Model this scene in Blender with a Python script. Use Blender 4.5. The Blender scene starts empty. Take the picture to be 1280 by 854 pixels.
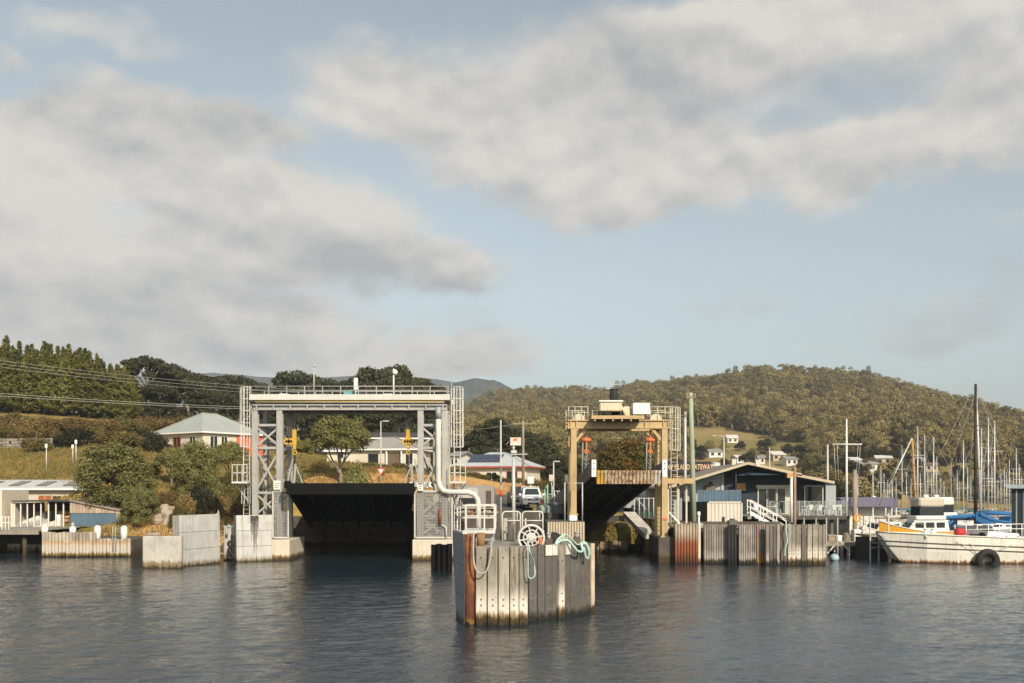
import bpy, math, random
import numpy as np
from mathutils import Vector, Matrix
R = math.radians
random.seed(7)
RNG = np.random.default_rng(11)
scene = bpy.context.scene
C = scene.collection

# ------------------------------------------------------------------ camera, sky, sun, exposure
F, HZ, HC = 1244.0, 612.0, 5.1            # focal length in photo pixels, horizon row, eye height above the water
cam_d = bpy.data.cameras.new('camera'); cam = bpy.data.objects.new('camera', cam_d); C.objects.link(cam)
cam_d.sensor_width = 36; cam_d.lens = 36 * F / 1280
cam_d.shift_y = (HZ - 427) / 1280
cam_d.clip_start = 0.5; cam_d.clip_end = 20000
cam.location = (0, 0, HC); cam.rotation_euler = (R(90), 0, 0)
scene.camera = cam
SUN_AZ, SUN_EL = 24, 32                   # sun behind the viewer's right shoulder
sun_dir = Vector((math.sin(R(SUN_AZ)) * math.cos(R(SUN_EL)), -math.cos(R(SUN_AZ)) * math.cos(R(SUN_EL)), math.sin(R(SUN_EL))))
sun_d = bpy.data.lights.new('sun', 'SUN'); sun = bpy.data.objects.new('sun', sun_d); C.objects.link(sun)
sun_d.energy = 5.0; sun_d.angle = R(0.5); sun_d.color = (1.0, 0.86, 0.68)
sun.rotation_euler = (-sun_dir).to_track_quat('-Z', 'Y').to_euler()
sun.location = (0, 0, 300)
scene.view_settings.view_transform = 'Standard'; scene.view_settings.look = 'None'
scene.view_settings.exposure = 0.12; scene.view_settings.gamma = 1.0
scene.view_settings.use_curve_mapping = False
scene.render.engine = 'CYCLES'
scene.cycles.use_denoising = True
scene.cycles.max_bounces = 7; scene.cycles.diffuse_bounces = 3; scene.cycles.glossy_bounces = 3
scene.cycles.transmission_bounces = 4; scene.cycles.transparent_max_bounces = 8; scene.cycles.volume_bounces = 0
scene.cycles.caustics_reflective = False; scene.cycles.caustics_refractive = False


class NT:
    """small helper round a node tree"""
    def __init__(s, tree): s.t = tree; s.l = tree.links
    def n(s, typ, **kw):
        nd = s.t.nodes.new(typ)
        for k, v in kw.items():
            setattr(nd, k, v)
        return nd
    def put(s, sock, v):
        if hasattr(v, 'is_linked') or isinstance(v, bpy.types.NodeSocket): s.l.new(v, sock)
        elif v is not None: sock.default_value = v
    def m(s, op, a, b=None, c=None, clamp=False):
        nd = s.n('ShaderNodeMath', operation=op); nd.use_clamp = clamp
        s.put(nd.inputs[0], a); s.put(nd.inputs[1], b); s.put(nd.inputs[2], c)
        return nd.outputs[0]
    def vm(s, op, a, b=None, out=0):
        nd = s.n('ShaderNodeVectorMath', operation=op)
        s.put(nd.inputs[0], a); s.put(nd.inputs[1], b)
        return nd.outputs[out]
    def mr(s, v, a, b, c=0.0, d=1.0, smooth=True):
        nd = s.n('ShaderNodeMapRange'); nd.interpolation_type = 'SMOOTHSTEP' if smooth else 'LINEAR'
        for i, x in enumerate((v, a, b, c, d)): s.put(nd.inputs[i], x)
        return nd.outputs[0]
    def noise(s, vec, scale, detail=3.0, rough=0.55, dist=0.0, dim='3D'):
        nd = s.n('ShaderNodeTexNoise'); nd.noise_dimensions = dim
        s.put(nd.inputs['Vector'], vec); nd.inputs['Scale'].default_value = scale
        nd.inputs['Detail'].default_value = detail; nd.inputs['Roughness'].default_value = rough
        nd.inputs['Distortion'].default_value = dist
        return nd.outputs[0]
    def mix(s, f, a, b, mode='MIX'):
        nd = s.n('ShaderNodeMix'); nd.data_type = 'RGBA'; nd.blend_type = mode
        s.put(nd.inputs[0], f)
        for i, v in ((6, a), (7, b)):
            if isinstance(v, (tuple, list)): v = (*v[:3], 1)
            s.put(nd.inputs[i], v)
        return nd.outputs[2]
    def scale(s, v, xyz):
        nd = s.n('ShaderNodeMapping'); s.put(nd.inputs[0], v); nd.inputs[3].default_value = xyz
        return nd.outputs[0]


world = bpy.data.worlds.new('World'); scene.world = world; world.use_nodes = True
wt = world.node_tree; wt.nodes.clear(); w = NT(wt)
sky = w.n('ShaderNodeTexSky', sky_type='NISHITA'); sky.sun_disc = False
sky.sun_elevation = R(SUN_EL); sky.sun_rotation = R(180 - SUN_AZ); sky.altitude = 10
sky.air_density = 1.0; sky.dust_density = 2.2; sky.ozone_density = 1.0
hs = w.n('ShaderNodeHueSaturation'); hs.inputs['Saturation'].default_value = 0.46; w.l.new(sky.outputs[0], hs.inputs['Color'])
bg1 = w.n('ShaderNodeBackground'); bg1.inputs[1].default_value = 0.128; w.l.new(w.mix(1.0, hs.outputs[0], (0.97, 1.05, 1.0), 'MULTIPLY'), bg1.inputs[0])
tc = w.n('ShaderNodeTexCoord'); d = tc.outputs['Generated']
sp = w.n('ShaderNodeSeparateXYZ'); w.l.new(d, sp.inputs[0])
az = w.m('ARCTAN2', sp.outputs[0], sp.outputs[1])
hyp = w.m('SQRT', w.m('ADD', w.m('MULTIPLY', sp.outputs[0], sp.outputs[0]), w.m('MULTIPLY', sp.outputs[1], sp.outputs[1])))
el = w.m('DIVIDE', sp.outputs[2], w.m('MAXIMUM', hyp, 0.05))
cb = w.n('ShaderNodeCombineXYZ'); w.l.new(az, cb.inputs[0]); w.l.new(el, cb.inputs[1])
flat = cb.outputs[0]
cloud_sp = w.scale(d, (1.0, 1.0, 1.55))                    # clouds are wider than tall
wn = w.n('ShaderNodeTexNoise'); w.l.new(cloud_sp, wn.inputs['Vector']); wn.inputs['Scale'].default_value = 7.0
wn.inputs['Detail'].default_value = 5; wn.inputs['Roughness'].default_value = 0.55
warp = w.vm('SCALE', w.vm('SUBTRACT', wn.outputs['Color'], (0.5, 0.5, 0.5)))
warp.node.inputs['Scale'].default_value = 0.13
wp = w.vm('ADD', flat, warp)


def blob_sum(blobs):
    tot = None
    for px, py, rx, ry, wt_ in blobs:
        u, v = (px - 640) / F, (HZ - py) / F
        c = (math.atan(u), v / math.hypot(1, u), 0)
        q = w.vm('MULTIPLY', w.vm('SUBTRACT', wp, c), (F / rx * (1 + u * u) ** 0.0, F / ry, 0))
        ln = w.vm('LENGTH', q, out=1)
        b = w.mr(ln, 0.15, 1.35, wt_, 0.0)
        tot = b if tot is None else w.m('ADD', tot, b)
    return tot


cloud_blobs = [
    (40, 185, 150, 64, .95), (200, 165, 170, 46, .95), (320, 160, 70, 40, .8), (20, 290, 190, 90, .85), (150, 400, 230, 80, .85),
    (350, 262, 150, 46, .85), (245, 225, 150, 36, .55), (470, 330, 160, 58, .9), (300, 310, 110, 60, .9), (330, 430, 330, 48, .9), (570, 455, 140, 30, .7), (570, 345, 60, 42, .5), (40, 440, 180, 50, .6),
    (480, 110, 120, 70, .75), (600, 165, 190, 85, .95), (760, 90, 230, 90, .9), (830, 195, 140, 70, .95), (700, 235, 200, 38, .6),
    (950, 40, 230, 55, .85), (1120, 25, 220, 38, .75), (1010, 205, 120, 38, .65), (1130, 165, 150, 45, .8), (1260, 130, 90, 60, .85), (1060, 95, 130, 40, .35), (1230, 60, 110, 40, .5),
    (140, 48, 100, 26, .5), (8, 70, 28, 20, .55), (120, 105, 80, 16, .25), (930, 390, 80, 24, .36), (1190, 405, 100, 24, .48), (1255, 355, 60, 34, .34), (1030, 440, 60, 18, .25), (1270, 270, 40, 14, .2)]
grey_blobs = [(860, 110, 260, 60, .9), (700, 40, 160, 50, .5), (500, 355, 170, 36, .7), (130, 400, 240, 40, .25), (400, 345, 110, 36, .4), (780, 262, 170, 30, .7),
              (1130, 205, 220, 20, .5), (930, 400, 90, 24, .6), (1200, 400, 130, 60, .7), (600, 390, 110, 26, .4), (240, 440, 260, 26, .15), (660, 260, 150, 24, .5), (1260, 350, 70, 50, .8)]
inside = w.m('MULTIPLY', w.mr(w.m('ABSOLUTE', az), 0.55, 0.75, 1, 0), w.mr(el, 0.52, 0.68, 1, 0))
far_cover = w.mr(w.noise(w.scale(d, (1, 1, 2.0)), 2.1, 3, 0.5), 0.42, 0.62)
dens = w.m('ADD', w.m('MULTIPLY', w.m('MINIMUM', blob_sum(cloud_blobs), 1.15), inside),
           w.m('MULTIPLY', w.m('MULTIPLY', far_cover, 0.8), w.m('SUBTRACT', 1.0, inside)))
fb = w.noise(cloud_sp, 8.0, 5, 0.52)
fb_hi = w.noise(w.vm('ADD', cloud_sp, (0.006, -0.012, 0.022)), 8.0, 5, 0.52)
D = w.m('ADD', dens, w.m('MULTIPLY', w.m('SUBTRACT', fb, 0.5), 0.85))
alpha = w.mr(D, 0.02, 0.86)
alpha = w.m('MULTIPLY', alpha, w.mr(el, -0.02, 0.03))
gs = w.m('ADD', w.m('MULTIPLY', blob_sum(grey_blobs), inside), w.m('MULTIPLY', w.m('SUBTRACT', fb_hi, fb), 7.5))
gs = w.m('ADD', gs, w.m('MULTIPLY', w.m('SUBTRACT', w.noise(cloud_sp, 4.0, 5, 0.58), 0.5), 1.9))
gs = w.m('ADD', gs, w.m('MULTIPLY', w.m('SUBTRACT', w.noise(cloud_sp, 15.0, 4, 0.55), 0.5), 0.9))
shade = w.mr(gs, -0.60, 1.55, smooth=False)
ccol = w.mix(shade, (0.700, 0.665, 0.612), (0.395, 0.405, 0.412))
bg2 = w.n('ShaderNodeBackground'); w.l.new(ccol, bg2.inputs[0]); bg2.inputs[1].default_value = 1.0
mx = w.n('ShaderNodeMixShader'); w.l.new(w.m('MULTIPLY', alpha, 0.95), mx.inputs[0]); w.l.new(bg1.outputs[0], mx.inputs[1]); w.l.new(bg2.outputs[0], mx.inputs[2])
wo = w.n('ShaderNodeOutputWorld'); w.l.new(mx.outputs[0], wo.inputs[0])
world.cycles.sampling_method = 'MANUAL'; world.cycles.sample_map_resolution = 512

# ------------------------------------------------------------------ helpers
def P(px, py, Y):
    """photo pixel seen at distance Y -> point in the place"""
    return Vector(((px - 640) * Y / F, Y, HC - (py - HZ) * Y / F))
def PX(px, Y): return (px - 640) * Y / F
def PZ(py, Y): return HC - (py - HZ) * Y / F

ORIGIN = {}
class MB:
    def __init__(s): s.v = []; s.f = []; s.sm = []
    def add(s, vs, fs, smooth=False):
        o = len(s.v); s.v += [tuple(v) for v in vs]; s.f += [tuple(i + o for i in f) for f in fs]; s.sm += [smooth] * len(fs)
        return s
    def box(s, x0, x1, y0, y1, z0, z1, ch=0.0):
        if ch <= 0:
            return s.add([(x0, y0, z0), (x1, y0, z0), (x1, y1, z0), (x0, y1, z0), (x0, y0, z1), (x1, y0, z1), (x1, y1, z1), (x0, y1, z1)],
                         [(0, 3, 2, 1), (4, 5, 6, 7), (0, 1, 5, 4), (1, 2, 6, 5), (2, 3, 7, 6), (3, 0, 4, 7)])
        c = ch
        def rg(z, i):
            a0, a1, b0, b1 = x0 + i, x1 - i, y0 + i, y1 - i
            return [(a0 + c, b0, z), (a1 - c, b0, z), (a1, b0 + c, z), (a1, b1 - c, z), (a1 - c, b1, z), (a0 + c, b1, z), (a0, b1 - c, z), (a0, b0 + c, z)]
        vs = rg(z0, c * .7) + rg(z0 + c, 0) + rg(z1 - c, 0) + rg(z1, c * .7)
        fs = [tuple(reversed(range(8))), tuple(range(24, 32))]
        for k in range(3):
            for i in range(8):
                j = (i + 1) % 8; fs.append((k * 8 + i, k * 8 + j, k * 8 + 8 + j, k * 8 + 8 + i))
        return s.add(vs, fs)
    def bar(s, p, q, wd, ht=None, up=(0, 0, 1)):
        p, q = Vector(p), Vector(q); ht = ht or wd; dr = (q - p)
        if dr.length < 1e-6: return s
        dr.normalize(); u = Vector(up)
        if abs(dr.dot(u)) > 0.98: u = Vector((0, 1, 0))
        sd = dr.cross(u).normalized(); u = sd.cross(dr)
        vs = []
        for b in (p, q):
            for a, c in ((-1, -1), (1, -1), (1, 1), (-1, 1)): vs.append(b + sd * a * wd / 2 + u * c * ht / 2)
        return s.add(vs, [(0, 1, 2, 3), (7, 6, 5, 4), (0, 4, 5, 1), (1, 5, 6, 2), (2, 6, 7, 3), (3, 7, 4, 0)])
    def tube(s, pts, r, n=8, caps=True, closed=False):
        pts = [Vector(p) for p in pts]; k = len(pts); rs = r if isinstance(r, (list, tuple)) else [r] * k
        up = None; vs = []
        for i, p in enumerate(pts):
            if closed: t = pts[(i + 1) % k] - pts[i - 1]
            else: t = pts[min(i + 1, k - 1)] - pts[max(i - 1, 0)]
            t.normalize()
            if up is None:
                up = Vector((0, 0, 1)) if abs(t.z) < 0.9 else Vector((0, 1, 0))
            a = t.cross(up)
            if a.length < 1e-4: a = t.orthogonal()
            a.normalize(); b = a.cross(t); up = b
            for j in range(n):
                an = 2 * math.pi * j / n; vs.append(p + (a * math.cos(an) + b * math.sin(an)) * rs[i])
        fs = []
        for i in range(k if closed else k - 1):
            i2 = (i + 1) % k
            for j in range(n):
                j2 = (j + 1) % n; fs.append((i * n + j, i * n + j2, i2 * n + j2, i2 * n + j))
        s.add(vs, fs, True)
        if caps and not closed:
            o = len(s.v) - k * n
            s.f += [tuple(o + j for j in reversed(range(n))), tuple(o + (k - 1) * n + j for j in range(n))]; s.sm += [False, False]
        return s
    def cyl(s, p, q, r0, r1=None, n=12): return s.tube([p, q], [r0, r0 if r1 is None else r1], n)
    def prism(s, poly, vec):
        """poly: list of 3D points, extruded along vec"""
        n = len(poly); vec = Vector(vec); a = [Vector(p) for p in poly]; b = [p + vec for p in a]
        return s.add(a + b, [tuple(reversed(range(n))), tuple(range(n, 2 * n))] + [(i, (i + 1) % n, n + (i + 1) % n, n + i) for i in range(n)])
    def sphere(s, c, rx, ry=None, rz=None, nu=12, nv=8, z0=-1.0):
        ry = ry or rx; rz = rz or rx; vs = []; fs = []
        t0 = math.asin(z0)
        for i in range(nv + 1):
            t = t0 + (math.pi / 2 - t0) * i / nv
            for j in range(nu):
                a = 2 * math.pi * j / nu; vs.append((c[0] + rx * math.cos(t) * math.cos(a), c[1] + ry * math.cos(t) * math.sin(a), c[2] + rz * math.sin(t)))
        for i in range(nv):
            for j in range(nu):
                k = (j + 1) % nu; fs.append((i * nu + j, i * nu + k, i * nu + nu + k, i * nu + nu + j))
        return s.add(vs, fs, True)
    def torus(s, c, r, rr, axis='y', n=24, m=8, sy=1.0):
        pts = []
        for i in range(n):
            a = 2 * math.pi * i / n
            pts.append((c[0] + r * math.cos(a), c[1], c[2] + r * math.sin(a) * sy) if axis == 'y' else
                       (c[0] + r * math.cos(a), c[1] + r * math.sin(a), c[2]) if axis == 'z' else (c[0], c[1] + r * math.cos(a), c[2] + r * math.sin(a)))
        return s.tube(pts, rr, m, closed=True)
    def sheet(s, p, q, h, amp=0.02, pitch=0.2, steps=4, vz=(0, 0, 1), thick=0.02):
        """corrugated sheet standing on the line p-q"""
        p, q = Vector(p), Vector(q); L = (q - p).length; n = max(2, int(L / pitch * steps)); dr = (q - p) / n
        up = Vector(vz) * h; nr = (q - p).cross(up).normalized(); vs = []; fs = []
        for i in range(n + 1):
            k = i % steps; off = amp if k in (0, 1) else -amp
            b = p + dr * i + nr * off
            vs += [b, b + up]
        for i in range(n): fs.append((2 * i, 2 * i + 2, 2 * i + 3, 2 * i + 1))
        return s.add(vs, fs)
    def build(s, name, mat, parent=None, loc=None):
        org = Vector((0, 0, 0))
        if parent is not None: org = ORIGIN.get(parent.name, Vector((0, 0, 0)))
        elif loc is not None: org = Vector(loc)
        me = bpy.data.meshes.new(name)
        me.from_pydata([(v[0] - org.x, v[1] - org.y, v[2] - org.z) for v in s.v], [], s.f)
        me.polygons.foreach_set('use_smooth', s.sm); me.update()
        o = bpy.data.objects.new(name, me); C.objects.link(o)
        if mat: me.materials.append(mat)
        if parent is not None: o.parent = parent
        elif loc is not None: o.location = org
        ORIGIN[o.name] = org
        return o
def tag(o, label=None, cat=None, group=None, kind=None):
    if label: o['label'] = label
    if cat: o['category'] = cat
    if group: o['group'] = group
    if kind: o['kind'] = kind
    return o
def thing(name, label, cat, loc=(0, 0, 0), group=None):
    o = bpy.data.objects.new(name, None); C.objects.link(o); o.empty_display_size = 0.3
    o.location = loc; ORIGIN[o.name] = Vector(loc)
    return tag(o, label, cat, group)
def copy_tree(o, parent=None, loc=None, rz=None, sc=None, label=None):
    c = o.copy(); C.objects.link(c); c.parent = parent
    if loc is not None: c.location = loc
    if rz is not None: c.rotation_euler = (0, 0, rz)
    if sc is not None: c.scale = sc if isinstance(sc, (tuple, list)) else (sc, sc, sc)
    if label: c['label'] = label
    for ch in list(o.children): copy_tree(ch, c)
    return c
def share(o, name, parent, off=(0, 0, 0), rz=0.0, sc=(1, 1, 1)):
    """another piece with the same mesh"""
    c = bpy.data.objects.new(name, o.data); C.objects.link(c); c.parent = parent; c.location = off; c.rotation_euler = (0, 0, rz); c.scale = sc
    ORIGIN[c.name] = ORIGIN.get(parent.name, Vector((0, 0, 0))) if parent else Vector(off)
    return c

# ------------------------------------------------------------------ materials
MATS = {}
def mat(name, base, rough=0.7, var=0.18, scale=1.5, metal=0.0, bump=0.0, bscale=None, streak=None, streak_amt=0.5, spots=None, spot_amt=0.5, spot_scale=2.0, tide=None, vary=0.0, spec=0.4, coat=0.0):
    """tide: list of (z, colour) bands of water staining, measured from the water line with a ragged edge"""
    if name in MATS: return MATS[name]
    m = bpy.data.materials.new(name); m.use_nodes = True; t = NT(m.node_tree); m.node_tree.nodes.clear()
    geo = t.n('ShaderNodeNewGeometry'); pos = geo.outputs['Position']
    n1 = t.noise(pos, scale, 6, 0.6)
    b = np.array(base)
    col = t.mix(t.mr(n1, 0.25, 0.75), tuple(np.clip(b * (1 - var), 0, 1)), tuple(np.clip(b * (1 + var), 0, 1)))
    if vary > 0:
        oi = t.n('ShaderNodeObjectInfo')
        f = t.mr(oi.outputs['Random'], 0, 1, 1 - vary, 1 + vary, smooth=False)
        sc = t.vm('SCALE', col); t.put(sc.node.inputs['Scale'], f); col = sc
    if spots:
        f = t.m('MULTIPLY', t.mr(t.noise(pos, spot_scale, 7, 0.65), 0.52, 0.68), spot_amt); col = t.mix(f, col, spots)
    if streak:
        sv = t.scale(pos, (5.0, 5.0, 0.35)); f = t.m('MULTIPLY', t.mr(t.noise(sv, 1.2, 6, 0.65), 0.5, 0.72), streak_amt); col = t.mix(f, col, streak)
    if tide:
        sz = t.n('ShaderNodeSeparateXYZ'); t.l.new(pos, sz.inputs[0])
        zz = t.m('ADD', sz.outputs[2], t.m('MULTIPLY', t.m('SUBTRACT', t.noise(t.scale(pos, (3.5, 3.5, 0.8)), 1.6, 5, 0.65), 0.5), 0.75))
        for z, cc, soft in tide: col = t.mix(t.mr(zz, z - soft, z + soft, 1, 0), col, cc)
    p = t.n('ShaderNodeBsdfPrincipled'); t.put(p.inputs['Base Color'], col)
    p.inputs['Roughness'].default_value = rough; p.inputs['Metallic'].default_value = metal
    p.inputs['Specular IOR Level'].default_value = spec; p.inputs['Coat Weight'].default_value = coat
    if bump > 0:
        bn = t.n('ShaderNodeBump'); bn.inputs['Strength'].default_value = bump; bn.inputs['Distance'].default_value = 0.04
        t.put(bn.inputs['Height'], t.noise(pos, bscale or scale * 6, 5, 0.6)); t.l.new(bn.outputs[0], p.inputs['Normal'])
    o = t.n('ShaderNodeOutputMaterial'); t.l.new(p.outputs[0], o.inputs[0])
    MATS[name] = m
    return m
def leaf_mat(name, dark, light, tip=None, trans=0.25, hue_var=0.25):
    if name in MATS: return MATS[name]
    m = bpy.data.materials.new(name); m.use_nodes = True; t = NT(m.node_tree); m.node_tree.nodes.clear()
    geo = t.n('ShaderNodeNewGeometry'); oi = t.n('ShaderNodeObjectInfo')
    col = t.mix(geo.outputs['Random Per Island'], dark, light)
    if tip: col = t.mix(t.mr(t.noise(geo.outputs['Position'], 0.55, 4, 0.6), 0.48, 0.7), col, tip)
    f = t.mr(oi.outputs['Random'], 0, 1, 1 - hue_var, 1 + hue_var, smooth=False)
    sc = t.vm('SCALE', col); t.put(sc.node.inputs['Scale'], f); col = sc
    p = t.n('ShaderNodeBsdfPrincipled'); t.put(p.inputs['Base Color'], col); p.inputs['Roughness'].default_value = 0.65; p.inputs['Specular IOR Level'].default_value = 0.25
    tr = t.n('ShaderNodeBsdfTranslucent'); t.put(tr.inputs[0], col)
    mxs = t.n('ShaderNodeMixShader'); mxs.inputs[0].default_value = trans; t.l.new(p.outputs[0], mxs.inputs[1]); t.l.new(tr.outputs[0], mxs.inputs[2])
    o = t.n('ShaderNodeOutputMaterial'); t.l.new(mxs.outputs[0], o.inputs[0])
    MATS[name] = m
    return m
def glass_mat(name, col=(0.02, 0.025, 0.03), rough=0.05):
    m = mat(name, col, rough, 0.05, 1.0, spec=0.3); return m
def clear_glass():
    if 'clear_glass' in MATS: return MATS['clear_glass']
    m = bpy.data.materials.new('clear_glass'); m.use_nodes = True; t = NT(m.node_tree); m.node_tree.nodes.clear()
    gl = t.n('ShaderNodeBsdfGlossy'); gl.inputs['Roughness'].default_value = 0.03; tr = t.n('ShaderNodeBsdfTransparent'); tr.inputs[0].default_value = (0.86, 0.9, 0.9, 1)
    mxs = t.n('ShaderNodeMixShader'); fr = t.n('ShaderNodeFresnel'); t.l.new(t.m('ADD', fr.outputs[0], 0.05), mxs.inputs[0]); t.l.new(tr.outputs[0], mxs.inputs[1]); t.l.new(gl.outputs[0], mxs.inputs[2])
    o = t.n('ShaderNodeOutputMaterial'); t.l.new(mxs.outputs[0], o.inputs[0]); MATS['clear_glass'] = m
    return m
WEED = (0.045, 0.032, 0.012); SLIME = (0.012, 0.012, 0.010); SALT = (0.62, 0.58, 0.52)
STEEL = mat('galvanised_steel', (0.355, 0.35, 0.335), 0.5, 0.12, 0.8, 0.25, streak=(0.22, 0.19, 0.15), streak_amt=0.45)
STEELD = mat('grey_painted_steel', (0.30, 0.305, 0.30), 0.55, 0.14, 0.8, 0.1, streak=(0.15, 0.12, 0.09), streak_amt=0.5)
WHITEST = mat('white_painted_steel', (0.53, 0.52, 0.485), 0.45, 0.1, 0.9, streak=(0.36, 0.30, 0.23), streak_amt=0.45)
YELST = mat('cream_yellow_steel', (0.43, 0.315, 0.155), 0.5, 0.12, 0.7, streak=(0.24, 0.13, 0.055), streak_amt=0.55, spots=(0.33, 0.20, 0.09), spot_amt=0.4)
BLACKST = mat('black_steel', (0.006, 0.0065, 0.0075), 0.85, 0.3, 0.6, spec=0.12, streak=(0.014, 0.012, 0.010), streak_amt=0.5)
DARK = mat('dark_paint_and_shade', (0.02, 0.02, 0.02), 0.8, 0.3, 1.0)  # dark paint; also stands for shade in plank gaps and under decks
RUBBER = mat('black_rubber', (0.012, 0.012, 0.012), 0.75, 0.3, 2.0)
CONC = mat('pale_concrete', (0.43, 0.41, 0.37), 0.88, 0.16, 0.9, bump=0.35, spots=(0.24, 0.21, 0.165), spot_amt=0.5, spot_scale=1.6, streak=(0.19, 0.17, 0.14), streak_amt=0.6, tide=[(0.42, (0.20, 0.15, 0.085), 0.12), (0.15, WEED, 0.08)])
CONCP = mat('smooth_precast_concrete', (0.46, 0.46, 0.44), 0.85, 0.12, 0.8, bump=0.2, spots=(0.30, 0.295, 0.275), spot_amt=0.45, spot_scale=1.4, streak=(0.22, 0.21, 0.19), streak_amt=0.6, vary=0.07, tide=[(0.30, (0.24, 0.21, 0.16), 0.15), (0.12, WEED, 0.07)])
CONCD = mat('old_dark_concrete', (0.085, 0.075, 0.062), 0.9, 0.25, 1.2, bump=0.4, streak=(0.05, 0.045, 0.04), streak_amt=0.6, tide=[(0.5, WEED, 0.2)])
CREAMC = mat('cream_painted_concrete', (0.55, 0.50, 0.41), 0.85, 0.1, 0.8, bump=0.15, streak=(0.3, 0.24, 0.17), streak_amt=0.4, tide=[(0.38, (0.18, 0.12, 0.05), 0.08), (0.2, WEED, 0.08)])
ORANGE = mat('orange_plastic', (0.58, 0.15, 0.045), 0.5, 0.12, 3.0)
RUST = mat('rusted_steel', (0.12, 0.042, 0.02), 0.85, 0.4, 1.6, bump=0.4, spots=(0.26, 0.10, 0.035), spot_amt=0.8, spot_scale=1.6, streak=(0.035, 0.018, 0.012), streak_amt=0.8, tide=[(0.25, (0.24, 0.13, 0.03), 0.1), (0.1, SLIME, 0.05)])
ROPE = mat('pale_teal_rope', (0.36, 0.50, 0.46), 0.8, 0.2, 8.0)
HOSE = mat('grey_hose', (0.36, 0.35, 0.31), 0.7, 0.15, 6.0)
WHITE = mat('white_paint', (0.72, 0.71, 0.68), 0.5, 0.06, 1.5)
TRUNK = mat('pale_bark', (0.26, 0.22, 0.17), 0.9, 0.3, 2.0, streak=(0.10, 0.08, 0.06), streak_amt=0.6)
TRUNKD = mat('dark_bark', (0.09, 0.07, 0.05), 0.9, 0.3, 2.0)
GLASS = glass_mat('window_glass')

# ------------------------------------------------------------------ the land
prof = {
    -700: [(60, -3), (74, -2), (80, 1), (90, 3), (120, 9), (190, 20), (300, 30), (500, 24), (900, 12), (5000, 8)],
    0: [(60, -3), (80, -2), (86, 1.5), (91, 2.2), (95, 4.8), (115, 8.3), (130, 10.6), (150, 13.5), (190, 20.5), (250, 24), (320, 30), (500, 20), (900, 10), (5000, 8)],
    170: [(60, -3), (77, -2), (80, 0.9), (84, 2.4), (88, 4.3), (96, 6.4), (115, 9), (150, 13), (190, 19), (250, 23), (320, 26), (500, 18), (900, 10), (5000, 8)],
    250: [(60, -3), (77, -2), (79.5, 1.0), (84, 2.2), (90, 3.6), (100, 6.0), (120, 8.6), (150, 11), (190, 15), (250, 20), (330, 22), (500, 16), (900, 10), (5000, 8)],
    330: [(60, -3), (79, -2), (81, 1.2), (86, 3), (95, 4.5), (105, 6.4), (125, 8.4), (150, 10), (200, 14), (260, 18), (330, 20), (500, 14), (900, 10), (5000, 8)],
    450: [(60, -3), (75, -2), (80, 3.0), (97, 3.6), (102, 4.8), (105.5, 7.0), (125, 8.3), (150, 9), (200, 12), (300, 14), (600, 14), (1200, 40), (5000, 8)],
    560: [(60, -3), (74.6, -2), (75, 3.2), (92, 3.5), (101, 4.4), (105, 6.6), (128, 7.3), (150, 8), (200, 10), (300, 13), (700, 40), (1000, 72), (1250, 92), (1700, 40), (5000, 8)],
    640: [(60, -3), (74.6, -2), (75, 3.2), (92, 3.6), (102, 4.6), (106, 5.8), (132, 6.0), (180, 8), (300, 13), (700, 50), (1000, 90), (1250, 116), (1700, 60), (5000, 8)],
    720: [(60, -3), (74.6, -2), (75, 3.2), (110, 3.6), (150, 4.2), (220, 6), (300, 11), (700, 52), (1000, 92), (1250, 123), (1700, 60), (5000, 8)],
    800: [(60, -3), (74.6, -2), (75, 2.6), (110, 3.0), (150, 3.4), (220, 5), (300, 11), (420, 22), (520, 36), (830, 80), (1100, 84), (1700, 40), (5000, 8)],
    860: [(60, -3), (74.6, -2), (75, 2.4), (110, 2.6), (200, 3), (300, 7), (420, 22), (520, 38), (820, 84), (1100, 80), (1700, 40), (5000, 8)],
    960: [(60, -3), (84, -2), (86, 1.2), (110, 2), (200, 3), (300, 7), (420, 21), (520, 38), (800, 92), (1100, 82), (1700, 40), (5000, 8)],
    1020: [(60, -3), (96, -2), (98, 1.4), (120, 2), (200, 3), (300, 9), (420, 22), (520, 38), (800, 91), (1100, 80), (1700, 40), (5000, 8)],
    1075: [(60, -3), (150, -2), (153, 1.5), (200, 4), (300, 12), (420, 24), (520, 40), (790, 88), (1100, 76), (1700, 40), (5000, 8)],
    1100: [(60, -3), (205, -2), (209, 1.5), (300, 12), (420, 26), (520, 41), (780, 84), (1100, 70), (1700, 30), (5000, 8)],
    1150: [(60, -3), (235, -2), (240, 1.5), (300, 9), (360, 17), (460, 31), (560, 46), (770, 74), (1100, 60), (1700, 30), (5000, 8)],
    1200: [(60, -3), (235, -2), (240, 1.5), (300, 9), (360, 16), (460, 28), (560, 42), (770, 63), (1100, 46), (1700, 30), (5000, 8)],
    1280: [(60, -3), (235, -2), (240, 1.5), (300, 8), (360, 14), (460, 24), (560, 36), (770, 50), (1100, 34), (1700, 30), (5000, 8)],
    1500: [(60, -3), (240, -2), (246, 1.5), (300, 6), (460, 15), (560, 20), (770, 26), (1100, 20), (1700, 20), (5000, 8)],
    1900: [(60, -3), (260, -2), (270, 1.5), (460, 8), (770, 12), (1700, 12), (5000, 8)]}
PU = np.array(sorted(prof)); PUu = (PU - 640) / F
def wav(x, y, s, seed):
    rr = np.random.default_rng(seed); o = 0
    for i in range(5):
        a = rr.uniform(0, 6.28); k = s * 1.7 ** i; o = o + np.sin((x * np.cos(a) + y * np.sin(a)) * k + rr.uniform(0, 6.28)) / 1.6 ** i
    return o
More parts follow.
